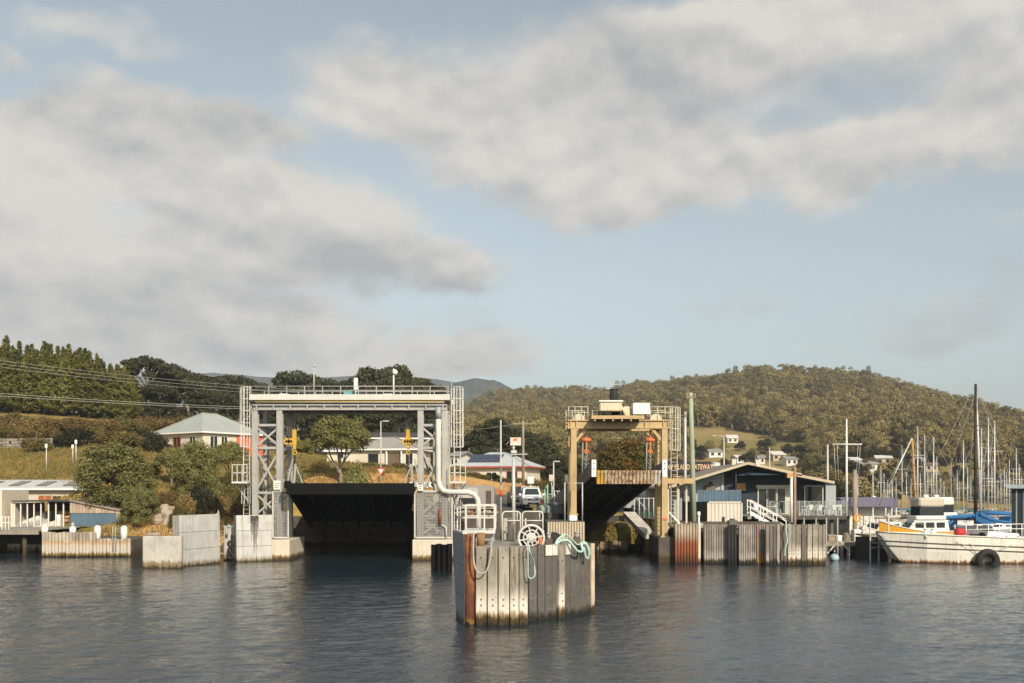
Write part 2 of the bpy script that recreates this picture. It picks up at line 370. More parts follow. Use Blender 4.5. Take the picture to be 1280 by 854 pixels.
def in_bay(X, Y):
    k = 0.128 * (Y - 70)
    a = (X > -17.6 - k) & (X < -6.2 - k) & (Y < 93.6)
    b = (X > 3.6 - k) & (X < 11.4 - k * 0.4) & (Y < 87.4 - np.clip((X - 1.5) * .28, 0, 2.6))
    return a | b
def H(X, Y):
    X = np.atleast_1d(np.asarray(X, float)); Y = np.atleast_1d(np.asarray(Y, float))
    u = X / np.maximum(Y, 1)
    cols = np.stack([np.interp(Y, [p[0] for p in prof[k]], [p[1] for p in prof[k]]) for k in PU])
    idx = np.clip(np.searchsorted(PUu, u) - 1, 0, len(PUu) - 2)
    t = np.clip((u - PUu[idx]) / (PUu[idx + 1] - PUu[idx]), 0, 1); t = t * t * (3 - 2 * t)
    ii = np.arange(len(u)); z = cols[idx, ii] * (1 - t) + cols[idx + 1, ii] * t
    amp = np.interp(Y, [80, 115, 150, 400, 800], [0.03, 0.06, 0.35, 2.0, 5.0]) * np.clip((z - 1.5) / 2, 0, 1)
    z = z + amp * wav(X, Y, 0.035, 3) * 0.4 + np.interp(Y, [300, 900], [0, 3.2]) * wav(X, Y, 0.012, 5) * 0.4
    return np.where(in_bay(X, Y), -2.0, z)
def h1(x, y): return float(H(x, y)[0])

us = np.concatenate([np.linspace(-1.0, -0.56, 30)[:-1], np.linspace(-0.56, 0.56, 420), np.linspace(0.56, 1.0, 30)[1:]])
ys = np.concatenate([np.arange(66, 110, 0.7), np.geomspace(110, 320, 60), np.geomspace(325, 2000, 70), [2600, 3600, 5000]])
UU, YY = np.meshgrid(us, ys); XX = UU * YY; ZZ = H(XX.ravel(), YY.ravel()).reshape(XX.shape)
nr, nc = XX.shape
me = bpy.data.meshes.new('ground')
vv = np.stack([XX, YY, ZZ], -1).reshape(-1, 3)
ii = np.arange(nr * nc).reshape(nr, nc)
ff = np.stack([ii[:-1, :-1], ii[:-1, 1:], ii[1:, 1:], ii[1:, :-1]], -1).reshape(-1, 4)
me.from_pydata(vv.tolist(), [], ff.tolist()); me.polygons.foreach_set('use_smooth', [True] * len(ff))
def clearing(X, Y):
    """bare paddocks among the trees"""
    u = X / Y * F + 640; n = wav(X, Y, 0.02, 9)
    a = (np.abs(u - 935 + n * 6) < 78 + n * 10) & (Y > 300) & (Y < 480 + n * 14 + (u - 935) * -0.25)
    b = (np.abs(u - 1112) < 22 + n * 6) & (Y > 330) & (Y < 420)
    c = (u > 1140) & (Y > 300) & (Y < 345 + n * 6)
    e = (u > 1080) & (u < 1150) & (Y > 300) & (Y < 330)
    return a | b | c | e
# ground cover: 0 grass, red = bare sand, green = forest floor
u_px = UU * F + 640 + wav(XX, YY, 0.25, 21) * 7; Y0_ = YY; YY = YY + wav(XX, YY, 0.3, 22) * 0.5
sand = ((YY > 98) & (YY < 106.4) & (u_px > 372) & (u_px < 660)) | ((YY > 78) & (YY < 86) & (u_px > 180) & (u_px < 300)) | ((YY > 92) & (YY < 97) & (u_px > 262) & (u_px < 300))
forest = ((YY > 300) & (u_px > 560) & ~clearing(XX, YY)) | ((YY > 200) & (u_px <= 560))
YY = Y0_
ca = me.color_attributes.new('cover', 'FLOAT_COLOR', 'POINT')
arr = np.zeros((nr * nc, 4), np.float32); arr[:, 0] = sand.ravel(); arr[:, 1] = forest.ravel(); arr[:, 2] = ((YY > 290) & ~forest).ravel(); arr[:, 3] = 1
ca.data.foreach_set('color', arr.ravel())
gm = bpy.data.materials.new('grassy_ground'); gm.use_nodes = True; t = NT(gm.node_tree); gm.node_tree.nodes.clear()
geo = t.n('ShaderNodeNewGeometry'); pos = geo.outputs['Position']
at = t.n('ShaderNodeAttribute', attribute_name='cover'); sc_ = t.n('ShaderNodeSeparateColor'); t.l.new(at.outputs['Color'], sc_.inputs[0])
dry = t.mix(t.mr(t.noise(pos, 0.11, 6, 0.6), 0.35, 0.62), (0.33, 0.225, 0.075), (0.135, 0.135, 0.032))
dry = t.mix(t.mr(t.noise(pos, 1.6, 6, 0.7), 0.45, 0.7), dry, (0.20, 0.135, 0.05))
sandc = t.mix(t.mr(t.noise(pos, 0.5, 6, 0.65), 0.35, 0.68), (0.44, 0.27, 0.115), (0.30, 0.165, 0.06))
fl = t.mix(t.noise(pos, 0.08, 5, 0.6), (0.05, 0.045, 0.016), (0.10, 0.075, 0.03))
pad = t.mix(t.mr(t.noise(pos, 0.03, 5, 0.6), 0.4, 0.6), (0.27, 0.20, 0.085), (0.19, 0.16, 0.055))
col = t.mix(sc_.outputs[0], dry, sandc); col = t.mix(sc_.outputs[1], col, fl); col = t.mix(sc_.outputs[2], col, pad)
p = t.n('ShaderNodeBsdfPrincipled'); t.put(p.inputs['Base Color'], col); p.inputs['Roughness'].default_value = 0.95; p.inputs['Specular IOR Level'].default_value = 0.1
bn = t.n('ShaderNodeBump'); bn.inputs['Strength'].default_value = 0.6; bn.inputs['Distance'].default_value = 0.25; t.put(bn.inputs['Height'], t.noise(pos, 1.3, 6, 0.7)); t.l.new(bn.outputs[0], p.inputs['Normal'])
o_ = t.n('ShaderNodeOutputMaterial'); t.l.new(p.outputs[0], o_.inputs[0])
me.materials.append(gm)
ground = bpy.data.objects.new('ground', me); C.objects.link(ground)
tag(ground, 'grassy land rising from the harbour to the wooded hill', kind='structure')

# water
wm = bpy.data.materials.new('harbour_water'); wm.use_nodes = True; t = NT(wm.node_tree); wm.node_tree.nodes.clear()
geo = t.n('ShaderNodeNewGeometry'); pos = geo.outputs['Position']
p = t.n('ShaderNodeBsdfPrincipled'); p.inputs['Base Color'].default_value = (0.015, 0.024, 0.033, 1); p.inputs['Roughness'].default_value = 0.02
p.inputs['IOR'].default_value = 1.45; p.inputs['Specular IOR Level'].default_value = 0.5
hgt = t.m('ADD', t.m('MULTIPLY', t.noise(t.scale(pos, (0.7, 1.0, 1)), 1.9, 4, 0.6, 0.5), 0.16), t.m('MULTIPLY', t.noise(pos, 6.5, 4, 0.6), 0.05))
gust = t.mr(t.noise(t.scale(pos, (0.6, 1.2, 1)), 0.055, 4, 0.6), 0.35, 0.65, 0.55, 1.0)
bn = t.n('ShaderNodeBump'); t.put(bn.inputs['Strength'], gust); bn.inputs['Distance'].default_value = 0.5; t.put(bn.inputs['Height'], hgt); t.l.new(bn.outputs[0], p.inputs['Normal'])
o_ = t.n('ShaderNodeOutputMaterial'); t.l.new(p.outputs[0], o_.inputs[0])
# the surface itself is gently waved where it lies near
wy = np.concatenate([[-120.0, 20.0], HC * F / np.linspace(F * HC / 24.0, F * HC / 135.0, 640), np.geomspace(140, 900, 24)])
wu = np.linspace(-0.60, 0.60, 860)
rw = np.random.default_rng(17); GX = np.empty((len(wy), len(wu) + 2)); GX[:, 1:-1] = wu[None, :] * np.maximum(wy, 24)[:, None]; GX[:, 0] = -900; GX[:, -1] = 900
GY = np.repeat(wy[:, None], GX.shape[1], 1); GZ = np.zeros_like(GX)
dY = np.gradient(wy)[:, None] + 0 * GX; dXc = (wu[1] - wu[0]) * np.maximum(wy, 24)[:, None]
for lam in np.geomspace(0.30, 5.0, 60):
    th = rw.normal(1.9, 0.55); k = 6.283 / lam; slope = 0.0165 if lam < 1.3 else 0.009 if lam < 2.5 else 0.004
    ky = abs(math.sin(th)); spac = np.maximum(np.abs(dY) * ky, dXc * abs(math.cos(th)) + 1e-6); fade = np.clip((lam / spac - 2.2) / 2.0, 0, 1)
    gr = 0.75 + 0.5 * np.sin(GX * rw.uniform(.02, .09) + GY * rw.uniform(.02, .1) + rw.uniform(0, 6))
    GZ += fade * gr * slope / k * np.sin(k * (GX * math.cos(th) + GY * math.sin(th)) + rw.uniform(0, 6.28))
GZ[:2] = 0; GZ[:, :2] = 0; GZ[:, -2:] = 0
me = bpy.data.meshes.new('water'); nr_, nc_ = GX.shape; ii = np.arange(nr_ * nc_).reshape(nr_, nc_); q4 = np.stack([ii[:-1, :-1], ii[:-1, 1:], ii[1:, 1:], ii[1:, :-1]], -1).reshape(-1, 4).astype(np.int32); nq = len(q4)
me.vertices.add(nr_ * nc_); me.loops.add(nq * 4); me.polygons.add(nq)
me.vertices.foreach_set('co', np.stack([GX, GY, GZ], -1).astype(np.float32).ravel()); me.loops.foreach_set('vertex_index', q4.ravel()); me.polygons.foreach_set('loop_start', np.arange(0, nq * 4, 4, dtype=np.int32)); me.polygons.foreach_set('use_smooth', np.ones(nq, bool)); me.update(calc_edges=True); me.materials.append(wm)
water = bpy.data.objects.new('water', me); C.objects.link(water); tag(water, 'rippled grey blue harbour water', kind='structure')
# ------------------------------------------------------------------ plants
def quads_mesh(name, V, mats, fm=None, smooth=False):
    """V: (n,4,3) array of quads"""
    n = len(V); me = bpy.data.meshes.new(name)
    me.vertices.add(n * 4); me.loops.add(n * 4); me.polygons.add(n)
    me.vertices.foreach_set('co', V.reshape(-1).astype(np.float32))
    me.loops.foreach_set('vertex_index', np.arange(n * 4, dtype=np.int32))
    me.polygons.foreach_set('loop_start', np.arange(0, n * 4, 4, dtype=np.int32))
    me.update(calc_edges=True); me.validate()
    for m in (mats if isinstance(mats, (list, tuple)) else [mats]): me.materials.append(m)
    return me
def unit(a): return a / np.maximum(np.linalg.norm(a, axis=-1, keepdims=True), 1e-6)
def leaves(rng, pts, nrm, size, aspect=0.6, jitter=0.7, along=None):
    """one quad for each point, roughly facing nrm"""
    n = len(pts); nn = unit(nrm + rng.normal(0, jitter, (n, 3)))
    a = along if along is not None else rng.normal(0, 1, (n, 3))
    a = unit(a - nn * (a * nn).sum(-1, keepdims=True)); b = np.cross(nn, a)
    s = (size * rng.uniform(0.6, 1.4, n))[:, None]
    a = a * s; b = b * s * aspect
    k = rng.uniform(0.1, 0.6, (n, 1))
    return np.stack([pts - a * 0.5, pts - b * 0.5 + a * (k - .3), pts + a * 0.5, pts + b * 0.5 + a * (k - .3)], 1)
def clump_crown(rng, clumps, per_m2, size, squash=0.75, jitter=0.6, bottom=-0.5):
    """foliage as many clumps (x,y,z,r), leaves lying near each clump's skin"""
    out = []
    for x, y, z, r in clumps:
        n = max(12, int(per_m2 * 4 * math.pi * r * r))
        dr = unit(rng.normal(0, 1, (n, 3))); dr = dr[dr[:, 2] > bottom - rng.uniform(0, .4, len(dr))]
        rad = r * (1 - 0.55 * rng.random(len(dr)) ** 1.8) * (1 + 0.12 * np.sin(dr[:, 0] * 7 + x) * np.cos(dr[:, 1] * 6 + y))
        pts = np.array([x, y, z]) + dr * rad[:, None] * np.array([1, 1, squash])
        nz = dr + np.array([0, 0, 0.25])
        out.append(leaves(rng, pts, nz, size, 0.6, jitter))
    return np.concatenate(out)
def dome_clumps(rng, n, rx, rz, zc, r0, r1, fill=0.55, lift=0.0):
    cl = []
    for i in range(n):
        dr = unit(rng.normal(0, 1, 3)); dr[2] = abs(dr[2]) * 1.0 - 0.35 * rng.random()
        k = fill + (1 - fill) * rng.random() ** 0.5
        r = rng.uniform(r0, r1)
        cl.append((dr[0] * (rx - r * .7) * k, dr[1] * (rx - r * .7) * k, zc + dr[2] * (rz - r * .5) * k + lift * rng.random(), r))
    return cl
def trunk_mb(rng, h, r, limbs, spread, lean=0.0, start=0.35):
    mb = MB(); k = 5; pts = [(lean * (i / k) ** 1.5 * h + (rng.normal(0, .05 * h / 5) if i else 0), rng.normal(0, .04 * h / 5) if i else 0, h * i / k - (0.4 if i == 0 else 0)) for i in range(k + 1)]
    mb.tube(pts, [r * (1.25 if i == 0 else 1 - 0.75 * i / k) for i in range(k + 1)], 7)
    for i in range(limbs):
        t0 = rng.uniform(start, 0.85); i0 = int(t0 * k); a = Vector(pts[i0]).lerp(Vector(pts[min(i0 + 1, k)]), t0 * k - i0)
        an = rng.uniform(0, 6.283); L = spread * rng.uniform(0.6, 1.0)
        e = a + Vector((math.cos(an) * L, math.sin(an) * L, h * rng.uniform(0.15, 0.4)))
        m_ = a.lerp(e, 0.5) + Vector((rng.normal(0, .08 * L), rng.normal(0, .08 * L), 0.08 * L))
        rr = r * (1 - 0.7 * t0) * 0.7
        mb.tube([a, m_, e], [rr, rr * .7, rr * .25], 5)
    return mb
PROTO = {}
def tree_proto(key, crown_me, trunk_mb_, tmat):
    tm = trunk_mb_.build('trunk', tmat); C.objects.unlink(tm); PROTO[key] = (crown_me, tm.data); bpy.data.objects.remove(tm)
def plant(key, name, label, cat, loc, sc=1.0, rz=None, group=None, sz=None):
    crown_me, trunk_me = PROTO[key]
    x, y = loc[0], loc[1]; z = loc[2] if len(loc) > 2 else h1(x, y) - 0.1
    t_ = thing(name, label, cat, (x, y, z), group)
    t_.rotation_euler = (0, 0, random.uniform(0, 6.28) if rz is None else rz); t_.scale = (sc, sc, sz or sc)
    for nm, me_ in (('trunk', trunk_me), ('crown', crown_me)):
        c = bpy.data.objects.new(nm, me_); C.objects.link(c); c.parent = t_
    return t_

L_CYP = leaf_mat('cypress_leaf', (0.055, 0.066, 0.012), (0.155, 0.160, 0.030), (0.18, 0.155, 0.034), 0.15, 0.15)
L_PINE = leaf_mat('dark_pine_leaf', (0.018, 0.023, 0.009), (0.055, 0.060, 0.022), (0.07, 0.066, 0.022), 0.12, 0.25)
L_WAT = leaf_mat('wattle_leaf', (0.10, 0.103, 0.030), (0.25, 0.235, 0.085), (0.215, 0.21, 0.075), 0.25, 0.18)
L_OLV = leaf_mat('olive_shrub_leaf', (0.075, 0.07, 0.018), (0.16, 0.135, 0.04), (0.17, 0.11, 0.04), 0.2, 0.25)
L_RUS = leaf_mat('russet_shrub_leaf', (0.12, 0.078, 0.028), (0.26, 0.175, 0.072), (0.15, 0.125, 0.035), 0.2, 0.25)
L_AUT = leaf_mat('autumn_leaf', (0.045, 0.045, 0.008), (0.115, 0.090, 0.014), (0.15, 0.065, 0.014), 0.2, 0.15)
L_GUM = leaf_mat('gum_leaf', (0.125, 0.112, 0.036), (0.29, 0.235, 0.088), (0.245, 0.175, 0.08), 0.25, 0.42)
L_GUMD = leaf_mat('dark_scrub_leaf', (0.016, 0.018, 0.007), (0.045, 0.042, 0.016), None, 0.15, 0.3)

# cypress: tall ragged spires
for k in range(3):
    r = np.random.default_rng(40 + k); Q = []
    h = 13.5
    tops = [(0, 0, h)] + [(r.uniform(-2.2, 2.2), r.uniform(-1.3, 1.3), h * r.uniform(0.78, 0.97)) for _ in range(6)]
    for (tx, ty, th) in tops:
        nb = 190
        zf = r.random(nb) ** 0.85
        for z in zf:
            rad = (3.3 if (tx, ty) == (0, 0) else 2.0) * (1 - z) ** 0.8 + 0.10; an = r.uniform(0, 6.283); L = rad * r.uniform(0.45, 1.5 if z < 0.72 else 0.95)
            d_ = np.array([math.cos(an), math.sin(an), 0.55 + 0.5 * z]); d_ /= np.linalg.norm(d_)
            base = np.array([tx, ty, z * th * 0.97 + 0.3]); n = int(8 + 10 * L); s = r.uniform(0.25, 1.0, n)[:, None]
            pts = base + d_ * L * s + r.normal(0, 0.13, (n, 3)) * (0.4 + 0.8 * (1 - z))
            al = d_ + np.array([0, 0, 0.35]) + r.normal(0, 0.35, (n, 3))
            Q.append(leaves(r, pts, np.array([d_[0], d_[1], 0.4]) + 0 * pts, 0.50, 0.30, 0.5, al))
    tree_proto('cypress%d' % k, quads_mesh('cypress_crown', np.concatenate(Q), L_CYP), trunk_mb(r, 10, 0.3, 0, 1), TRUNKD)
# dark pines / macrocarpas behind: broad flat-topped domes on bare limbs
for k in range(3):
    r = np.random.default_rng(60 + k)
    cl = dome_clumps(r, 46, 5.5, 4.2, 8.5, 0.9, 1.8, 0.5)
    cl = [(x, y, z + 0.4 * math.sin(x * 1.3 + k), q) for x, y, z, q in cl]
    cl += [(r.uniform(-4.2, 4.2), r.uniform(-4.2, 4.2), r.uniform(0.6, 6.2), r.uniform(.8, 1.5)) for _ in range(26)]
    tree_proto('pine%d' % k, quads_mesh('pine_crown', clump_crown(r, cl, 9, 0.50, 0.55, 0.7), L_PINE), trunk_mb(r, 10, 0.42, 9, 3.8, r.uniform(-.1, .1)), TRUNK)
# wattle: dense rounded puffs
for k in range(2):
    r = np.random.default_rng(70 + k)
    cl = dome_clumps(r, 75, 3.9, 4.3, 3.6, 0.7, 1.25, 0.62) + [(r.uniform(-2.9, 2.9), r.uniform(-2.9, 2.9), r.uniform(0.6, 3), r.uniform(.7, 1.1)) for _ in range(26)]
    tree_proto('wattle%d' % k, quads_mesh('wattle_crown', clump_crown(r, cl, 26, 0.23, 0.8, 0.42), L_WAT), trunk_mb(r, 5, 0.22, 6, 2.0), TRUNK)
# open gum with a pale forked trunk
for k in range(2):
    r = np.random.default_rng(80 + k)
    cl = dome_clumps(r, 68, 3.7, 3.1, 4.5, 0.6, 1.2, 0.45)
    mb = MB(); mb.tube([(0, 0, -.4), (0.1, 0, 1.2), (-.15, .1, 2.0)], [0.22, 0.18, 0.16], 8)
    for e in ((-1.6, .3, 5.0), (-.7, -.5, 5.6), (.9, .3, 5.2), (1.9, -.4, 4.4), (0.2, .8, 5.6), (-2.3, -.2, 3.9)):
        b_ = Vector((-.1 + r.uniform(-.1, .1), 0, 1.5 + r.uniform(-.3, .4))); e = Vector(e)
        mb.tube([b_, b_.lerp(e, .5) + Vector((r.uniform(-.25, .25), r.uniform(-.2, .2), -.2)), e], [0.12, 0.085, 0.035], 6)
    tree_proto('gum%d' % k, quads_mesh('gum_crown', clump_crown(r, cl, 26, 0.24, 0.7, 0.45), L_WAT), mb, TRUNK)
# twiggy shrubs
for key, m_, seed in (('shrub_olive', L_OLV, 90), ('shrub_russet', L_RUS, 91), ('shrub_dark', L_GUMD, 92), ('shrub_wattle', L_WAT, 94)):
    for k in range(2):
        r = np.random.default_rng(seed * 3 + k)
        cl = dome_clumps(r, 26, 1.9, 1.7, 1.0, 0.45, 0.8, 0.4)
        V = clump_crown(r, cl, 24, 0.24, 0.85, 0.9)
        tw = unit(r.normal(0, 1, (260, 3)) + np.array([0, 0, 0.9])); tp = tw * r.uniform(1.2, 2.2, (260, 1)) * np.array([1, 1, .95]) + np.array([0, 0, .7])
        V = np.concatenate([V, leaves(r, tp, r.normal(0, 1, (260, 3)), 0.45, 0.13, .3, tw)])
        tree_proto(key + str(k), quads_mesh('shrub_crown', V, m_), trunk_mb(r, 1.6, 0.08, 5, 1.0, start=0.1), TRUNKD)
# autumn broadleaf behind the old ramp
r = np.random.default_rng(99)
tree_proto('autumn0', quads_mesh('broadleaf_crown', clump_crown(r, dome_clumps(r, 70, 4.2, 3.3, 4.6, 0.6, 1.3, 0.5) + [(r.uniform(-3.6, 3.6), r.uniform(-3, 3), r.uniform(1.5, 4), r.uniform(.8, 1.2)) for _ in range(24)], 20, 0.30, 0.85, 0.8), L_AUT), trunk_mb(r, 5, 0.25, 6, 2.4), TRUNKD)
# hill gums for the far wood: light trunks, several crown tiers
for k in range(5):
    r = np.random.default_rng(110 + k)
    hh = r.uniform(9.5, 13)
    cl = []
    for _ in range(16):
        an = r.uniform(0, 6.28); q = r.uniform(0.3, 3.4); cl.append((math.cos(an) * q, math.sin(an) * q, hh * r.uniform(0.30, 0.97) - 0.30 * q, r.uniform(0.9, 1.8)))
    V = clump_crown(r, cl, 3.6, 0.66, 0.8, 0.45)
    tree_proto('hill%d' % k, quads_mesh('hill_crown', V, L_GUM), trunk_mb(r, hh * 0.85, 0.26, 4, 1.8), TRUNK)

def scatter(name, label, protos, X, Y, Z, S, seed, kind='stuff'):
    """one object of many instances: a far wood that reads as one mass"""
    r = np.random.default_rng(seed); n = len(X)
    col_ = bpy.data.collections.new(name + '_kinds')
    for i, key in enumerate(protos):
        cm, tm = PROTO[key]
        bm_me = cm.copy(); o = bpy.data.objects.new('%s_kind_%02d' % (name, i), None)
        # join trunk and crown into one mesh
        vs = [tuple(v.co) for v in cm.vertices]; fs = [tuple(p_.vertices) for p_ in cm.polygons]; off = len(vs); nf = len(fs)
        vs += [tuple(v.co) for v in tm.vertices]; fs += [tuple(q + off for q in p_.vertices) for p_ in tm.polygons]
        mj = bpy.data.meshes.new(name + '_tree'); mj.from_pydata(vs, [], fs); mj.materials.append(cm.materials[0]); mj.materials.append(tm.materials[0])
        mj.polygons.foreach_set('material_index', [0] * nf + [1] * (len(fs) - nf)); mj.update()
        bpy.data.objects.remove(o); o = bpy.data.objects.new('%s_kind_%02d' % (name, i), mj); col_.objects.link(o)
    me = bpy.data.meshes.new(name); me.vertices.add(n)
    me.vertices.foreach_set('co', np.stack([X, Y, Z], -1).astype(np.float32).ravel())
    a = me.attributes.new('rot', 'FLOAT_VECTOR', 'POINT'); a.data.foreach_set('vector', np.stack([r.normal(0, .05, n), r.normal(0, .05, n), r.uniform(0, 6.28, n)], -1).astype(np.float32).ravel())
    a = me.attributes.new('scl', 'FLOAT_VECTOR', 'POINT'); a.data.foreach_set('vector', np.stack([S * r.uniform(.85, 1.25, n), S * r.uniform(.85, 1.25, n), S], -1).astype(np.float32).ravel())
    a = me.attributes.new('idx', 'INT', 'POINT'); a.data.foreach_set('value', r.integers(0, len(protos), n).astype(np.int32))
    o = bpy.data.objects.new(name, me); C.objects.link(o); tag(o, label, kind=kind)
    ng = bpy.data.node_groups.new(name + '_scatter', 'GeometryNodeTree')
    ng.interface.new_socket('Geometry', in_out='INPUT', socket_type='NodeSocketGeometry'); ng.interface.new_socket('Geometry', in_out='OUTPUT', socket_type='NodeSocketGeometry')
    N = ng.nodes.new; gi = N('NodeGroupInput'); go = N('NodeGroupOutput'); iop = N('GeometryNodeInstanceOnPoints'); ci = N('GeometryNodeCollectionInfo')
    ci.inputs['Collection'].default_value = col_; ci.inputs['Separate Children'].default_value = True; ci.inputs['Reset Children'].default_value = True
    iop.inputs['Pick Instance'].default_value = True
    L = ng.links.new; L(gi.outputs[0], iop.inputs['Points']); L(ci.outputs[0], iop.inputs['Instance']); L(iop.outputs[0], go.inputs[0])
    for nm, ty, sk in (('rot', 'FLOAT_VECTOR', 'Rotation'), ('scl', 'FLOAT_VECTOR', 'Scale'), ('idx', 'INT', 'Instance Index')):
        na = N('GeometryNodeInputNamedAttribute'); na.data_type = ty; na.inputs['Name'].default_value = nm; L([q for q in na.outputs if q.enabled][0], iop.inputs[sk])
    md = o.modifiers.new('scatter', 'NODES'); md.node_group = ng
    return o

# --- the wooded hill (reads as one mass)
r = np.random.default_rng(5)
n0 = 60000; u = r.uniform(-0.12, 0.60, n0); yy = np.sqrt(r.uniform(300 ** 2, 1420 ** 2, n0)); xx = u * yy
up = u * F + 640
keep = ~clearing(xx, yy) & ((up > 575) | (yy > 700))
keep &= ~((up < 790) & (yy < 330)) & ~((up > 860) & (up < 1010) & (yy < 420)) & ~((up > 1010) & (yy < 345))
dens_ = np.interp(yy, [300, 800, 1400], [1.0, 0.72, 0.36]); keep &= r.random(n0) < dens_ * 0.62
xx, yy = xx[keep], yy[keep]; zz = H(xx, yy)
scatter('forest', 'olive and brown gum forest covering the hill across the harbour', ['hill%d' % k for k in range(5)], xx, yy, zz - 0.4, r.uniform(0.55, 1.28, len(xx)) * np.interp(yy, [300, 500, 1000], [0.75, 0.95, 1.15]), 6)

# far hills, blue with distance
def ridge(name, label, pts, Yd, depth, seed, m_):
    xs = np.linspace(pts[0][0], pts[-1][0], 160); yp = np.interp(xs, [p_[0] for p_ in pts], [p_[1] for p_ in pts])
    rr = np.random.default_rng(seed); yp = yp + np.convolve(rr.normal(0, 1.6, 160), np.ones(4) / 4, 'same') * 0.8
    rows = []; 
    for k, (dy, fz) in enumerate(((-depth, 0.0), (-depth * .6, .42), (-depth * .3, .75), (0, 1.0), (depth * .5, .6), (depth, 0.0))):
        Yq = Yd + dy; rows.append([(PX(x, Yd), Yq, max(1.0, (PZ(y, Yd)) * fz + rr.normal(0, Yd * .0012) * (0 < k < 5 and k != 3))) for x, y in zip(xs, yp)])
    mb = MB(); vs = [q for row in rows for q in row]; n = 160
    mb.add(vs, [(k * n + i, k * n + i + 1, (k + 1) * n + i + 1, (k + 1) * n + i) for k in range(5) for i in range(n - 1)], True)
    return tag(mb.build(name, m_), label, kind='structure')
FARH = mat('hazed_far_forest', (0.055, 0.060, 0.050), 0.95, 0.35, 0.012, spec=0.05, spots=(0.030, 0.036, 0.032), spot_amt=0.8, spot_scale=0.03)  # greyed base colour carries part of the distance haze
ridge('hill_distant', 'distant blue wooded hill seen past the gantry', [(480, 545), (520, 520), (550, 492), (570, 478), (595, 473), (620, 476), (650, 490), (690, 505), (760, 540)], 2300, 450, 1, FARH)
ridge('hill_range', 'low hazy range of hills along the horizon', [(-300, 500), (0, 480), (200, 468), (260, 466), (330, 470), (370, 473), (430, 471), (500, 470), (540, 474), (620, 485), (760, 500), (1000, 520), (1190, 503), (1225, 505), (1250, 514), (1300, 516), (1500, 520)], 3000, 400, 2, FARH)

# --- single trees and shrubs
def at_px(px, Y, sink=0.1):
    x = PX(px, Y); return (x, Y, h1(x, Y) - sink)
ordn = ['first', 'second', 'third', 'fourth', 'fifth', 'sixth', 'seventh', 'eighth', 'ninth', 'tenth', 'eleventh', 'twelfth', 'thirteenth', 'fourteenth', 'fifteenth', 'sixteenth', 'seventeenth', 'eighteenth', 'nineteenth', 'twentieth']
rowc = [(-32, 420), (-10, 424), (8, 419), (24, 427), (40, 430), (56, 426), (72, 433), (86, 430), (100, 434), (112, 440), (126, 448), (138, 454), (148, 456), (157, 460)]
for i, (px, ty) in enumerate(rowc):
    Yc = 182 + (i % 3) * 4; l = at_px(px, Yc); hgt = PZ(ty, Yc) - l[2]
    lb = ('tall ragged cypress at the picture edge, %s from the left in the hilltop row' if i < 2 else 'ragged dark green cypress, %s from the left in the hilltop row') % ordn[i]
    plant('cypress%d' % (i % 3), 'cypress_tree', lb, 'tree', l, hgt / 13.6 * 1.4, None, 'cypresses in the hilltop row', hgt / 13.5)
dk = [(182, 443, 200, 0.85), (150, 470, 206, .8), (215, 460, 215, .9), (235, 462, 205, .85), (262, 472, 225, .85), (283, 474, 210, .9), (300, 468, 240, 1.0), (322, 482, 215, .8), (200, 480, 194, .8), (255, 486, 190, .85), (300, 492, 185, .8),
      (345, 490, 215, .8), (372, 461, 230, 1.0), (392, 472, 250, .85), (412, 480, 235, .8), (447, 468, 230, .9), (470, 463, 220, 1.0), (497, 464, 225, 1.0), (522, 470, 235, .85), (440, 500, 200, .8), (500, 500, 190, .85), (400, 505, 195, .75), (545, 515, 205, .7), (355, 510, 180, .7), (470, 515, 175, .7)]
for i, (px, ty, Yc, q) in enumerate(dk):
    l = at_px(px, Yc); hgt = PZ(ty, Yc) - l[2]
    s = max(0.35, hgt / 11.8)
    zone = lambda q_: 0 if q_[0] < 335 else 1 if q_[1] < 485 else 2
    where = ('left of the white gantry', 'above the gantry beam', 'seen through the gantry')[zone(dk[i])]
    rank = sorted([q_ for q_ in dk if zone(q_) == zone(dk[i])]).index(dk[i])
    plant('pine%d' % (i % 3), 'pine_tree', '%s dark broad pine from the left, %s' % (ordn[rank], where), 'tree', l, (s * 0.55 + 0.45 * q), None, 'dark pines on the hilltop', s)
dk2 = [(595, 545, 170, 1.0), (620, 527, 178, 1.05), (648, 535, 185, .9), (675, 548, 176, .7), (605, 560, 160, .7), (650, 562, 160, .65), (700, 570, 150, .6), (722, 575, 140, .5), (690, 585, 138, .45)]
for i, (px, ty, Yc, q) in enumerate(dk2):
    l = at_px(px, Yc); hgt = PZ(ty, Yc) - l[2]; s = max(0.3, hgt / 11.8)
    plant('pine%d' % ((i + 1) % 3), 'pine_tree', '%s dark rounded tree behind the house with solar panels' % ordn[i], 'tree', l, s * 0.55 + 0.4 * q, None, 'dark trees behind the solar house', s)
# shrubs on the left hillside
sh = [(0, 520, 150, 'russet'), (18, 515, 158, 'olive'), (36, 522, 146, 'russet'), (55, 520, 154, 'russet'), (74, 524, 148, 'russet'), (92, 520, 160, 'russet'), (112, 524, 150, 'russet'), (132, 522, 156, 'russet'), (150, 520, 160, 'olive'), (168, 525, 150, 'olive'), (184, 520, 165, 'russet'),
      (205, 522, 170, 'russet'), (222, 520, 172, 'olive'), (100, 534, 132, 'dark'), (86, 540, 128, 'dark'), (118, 535, 134, 'olive'), (138, 538, 130, 'russet'), (45, 546, 124, 'olive'), (160, 540, 126, 'olive'), (178, 536, 130, 'dark'), (10, 532, 138, 'olive'), (30, 535, 136, 'russet'), (62, 536, 138, 'russet'),
      (-14, 525, 145, 'russet'), (198, 545, 122, 'dark'), (240, 520, 175, 'russet')]
colr = {'russet': 'russet brown', 'olive': 'olive green', 'dark': 'dark green', 'wattle': 'grey green'}
cnt = {}
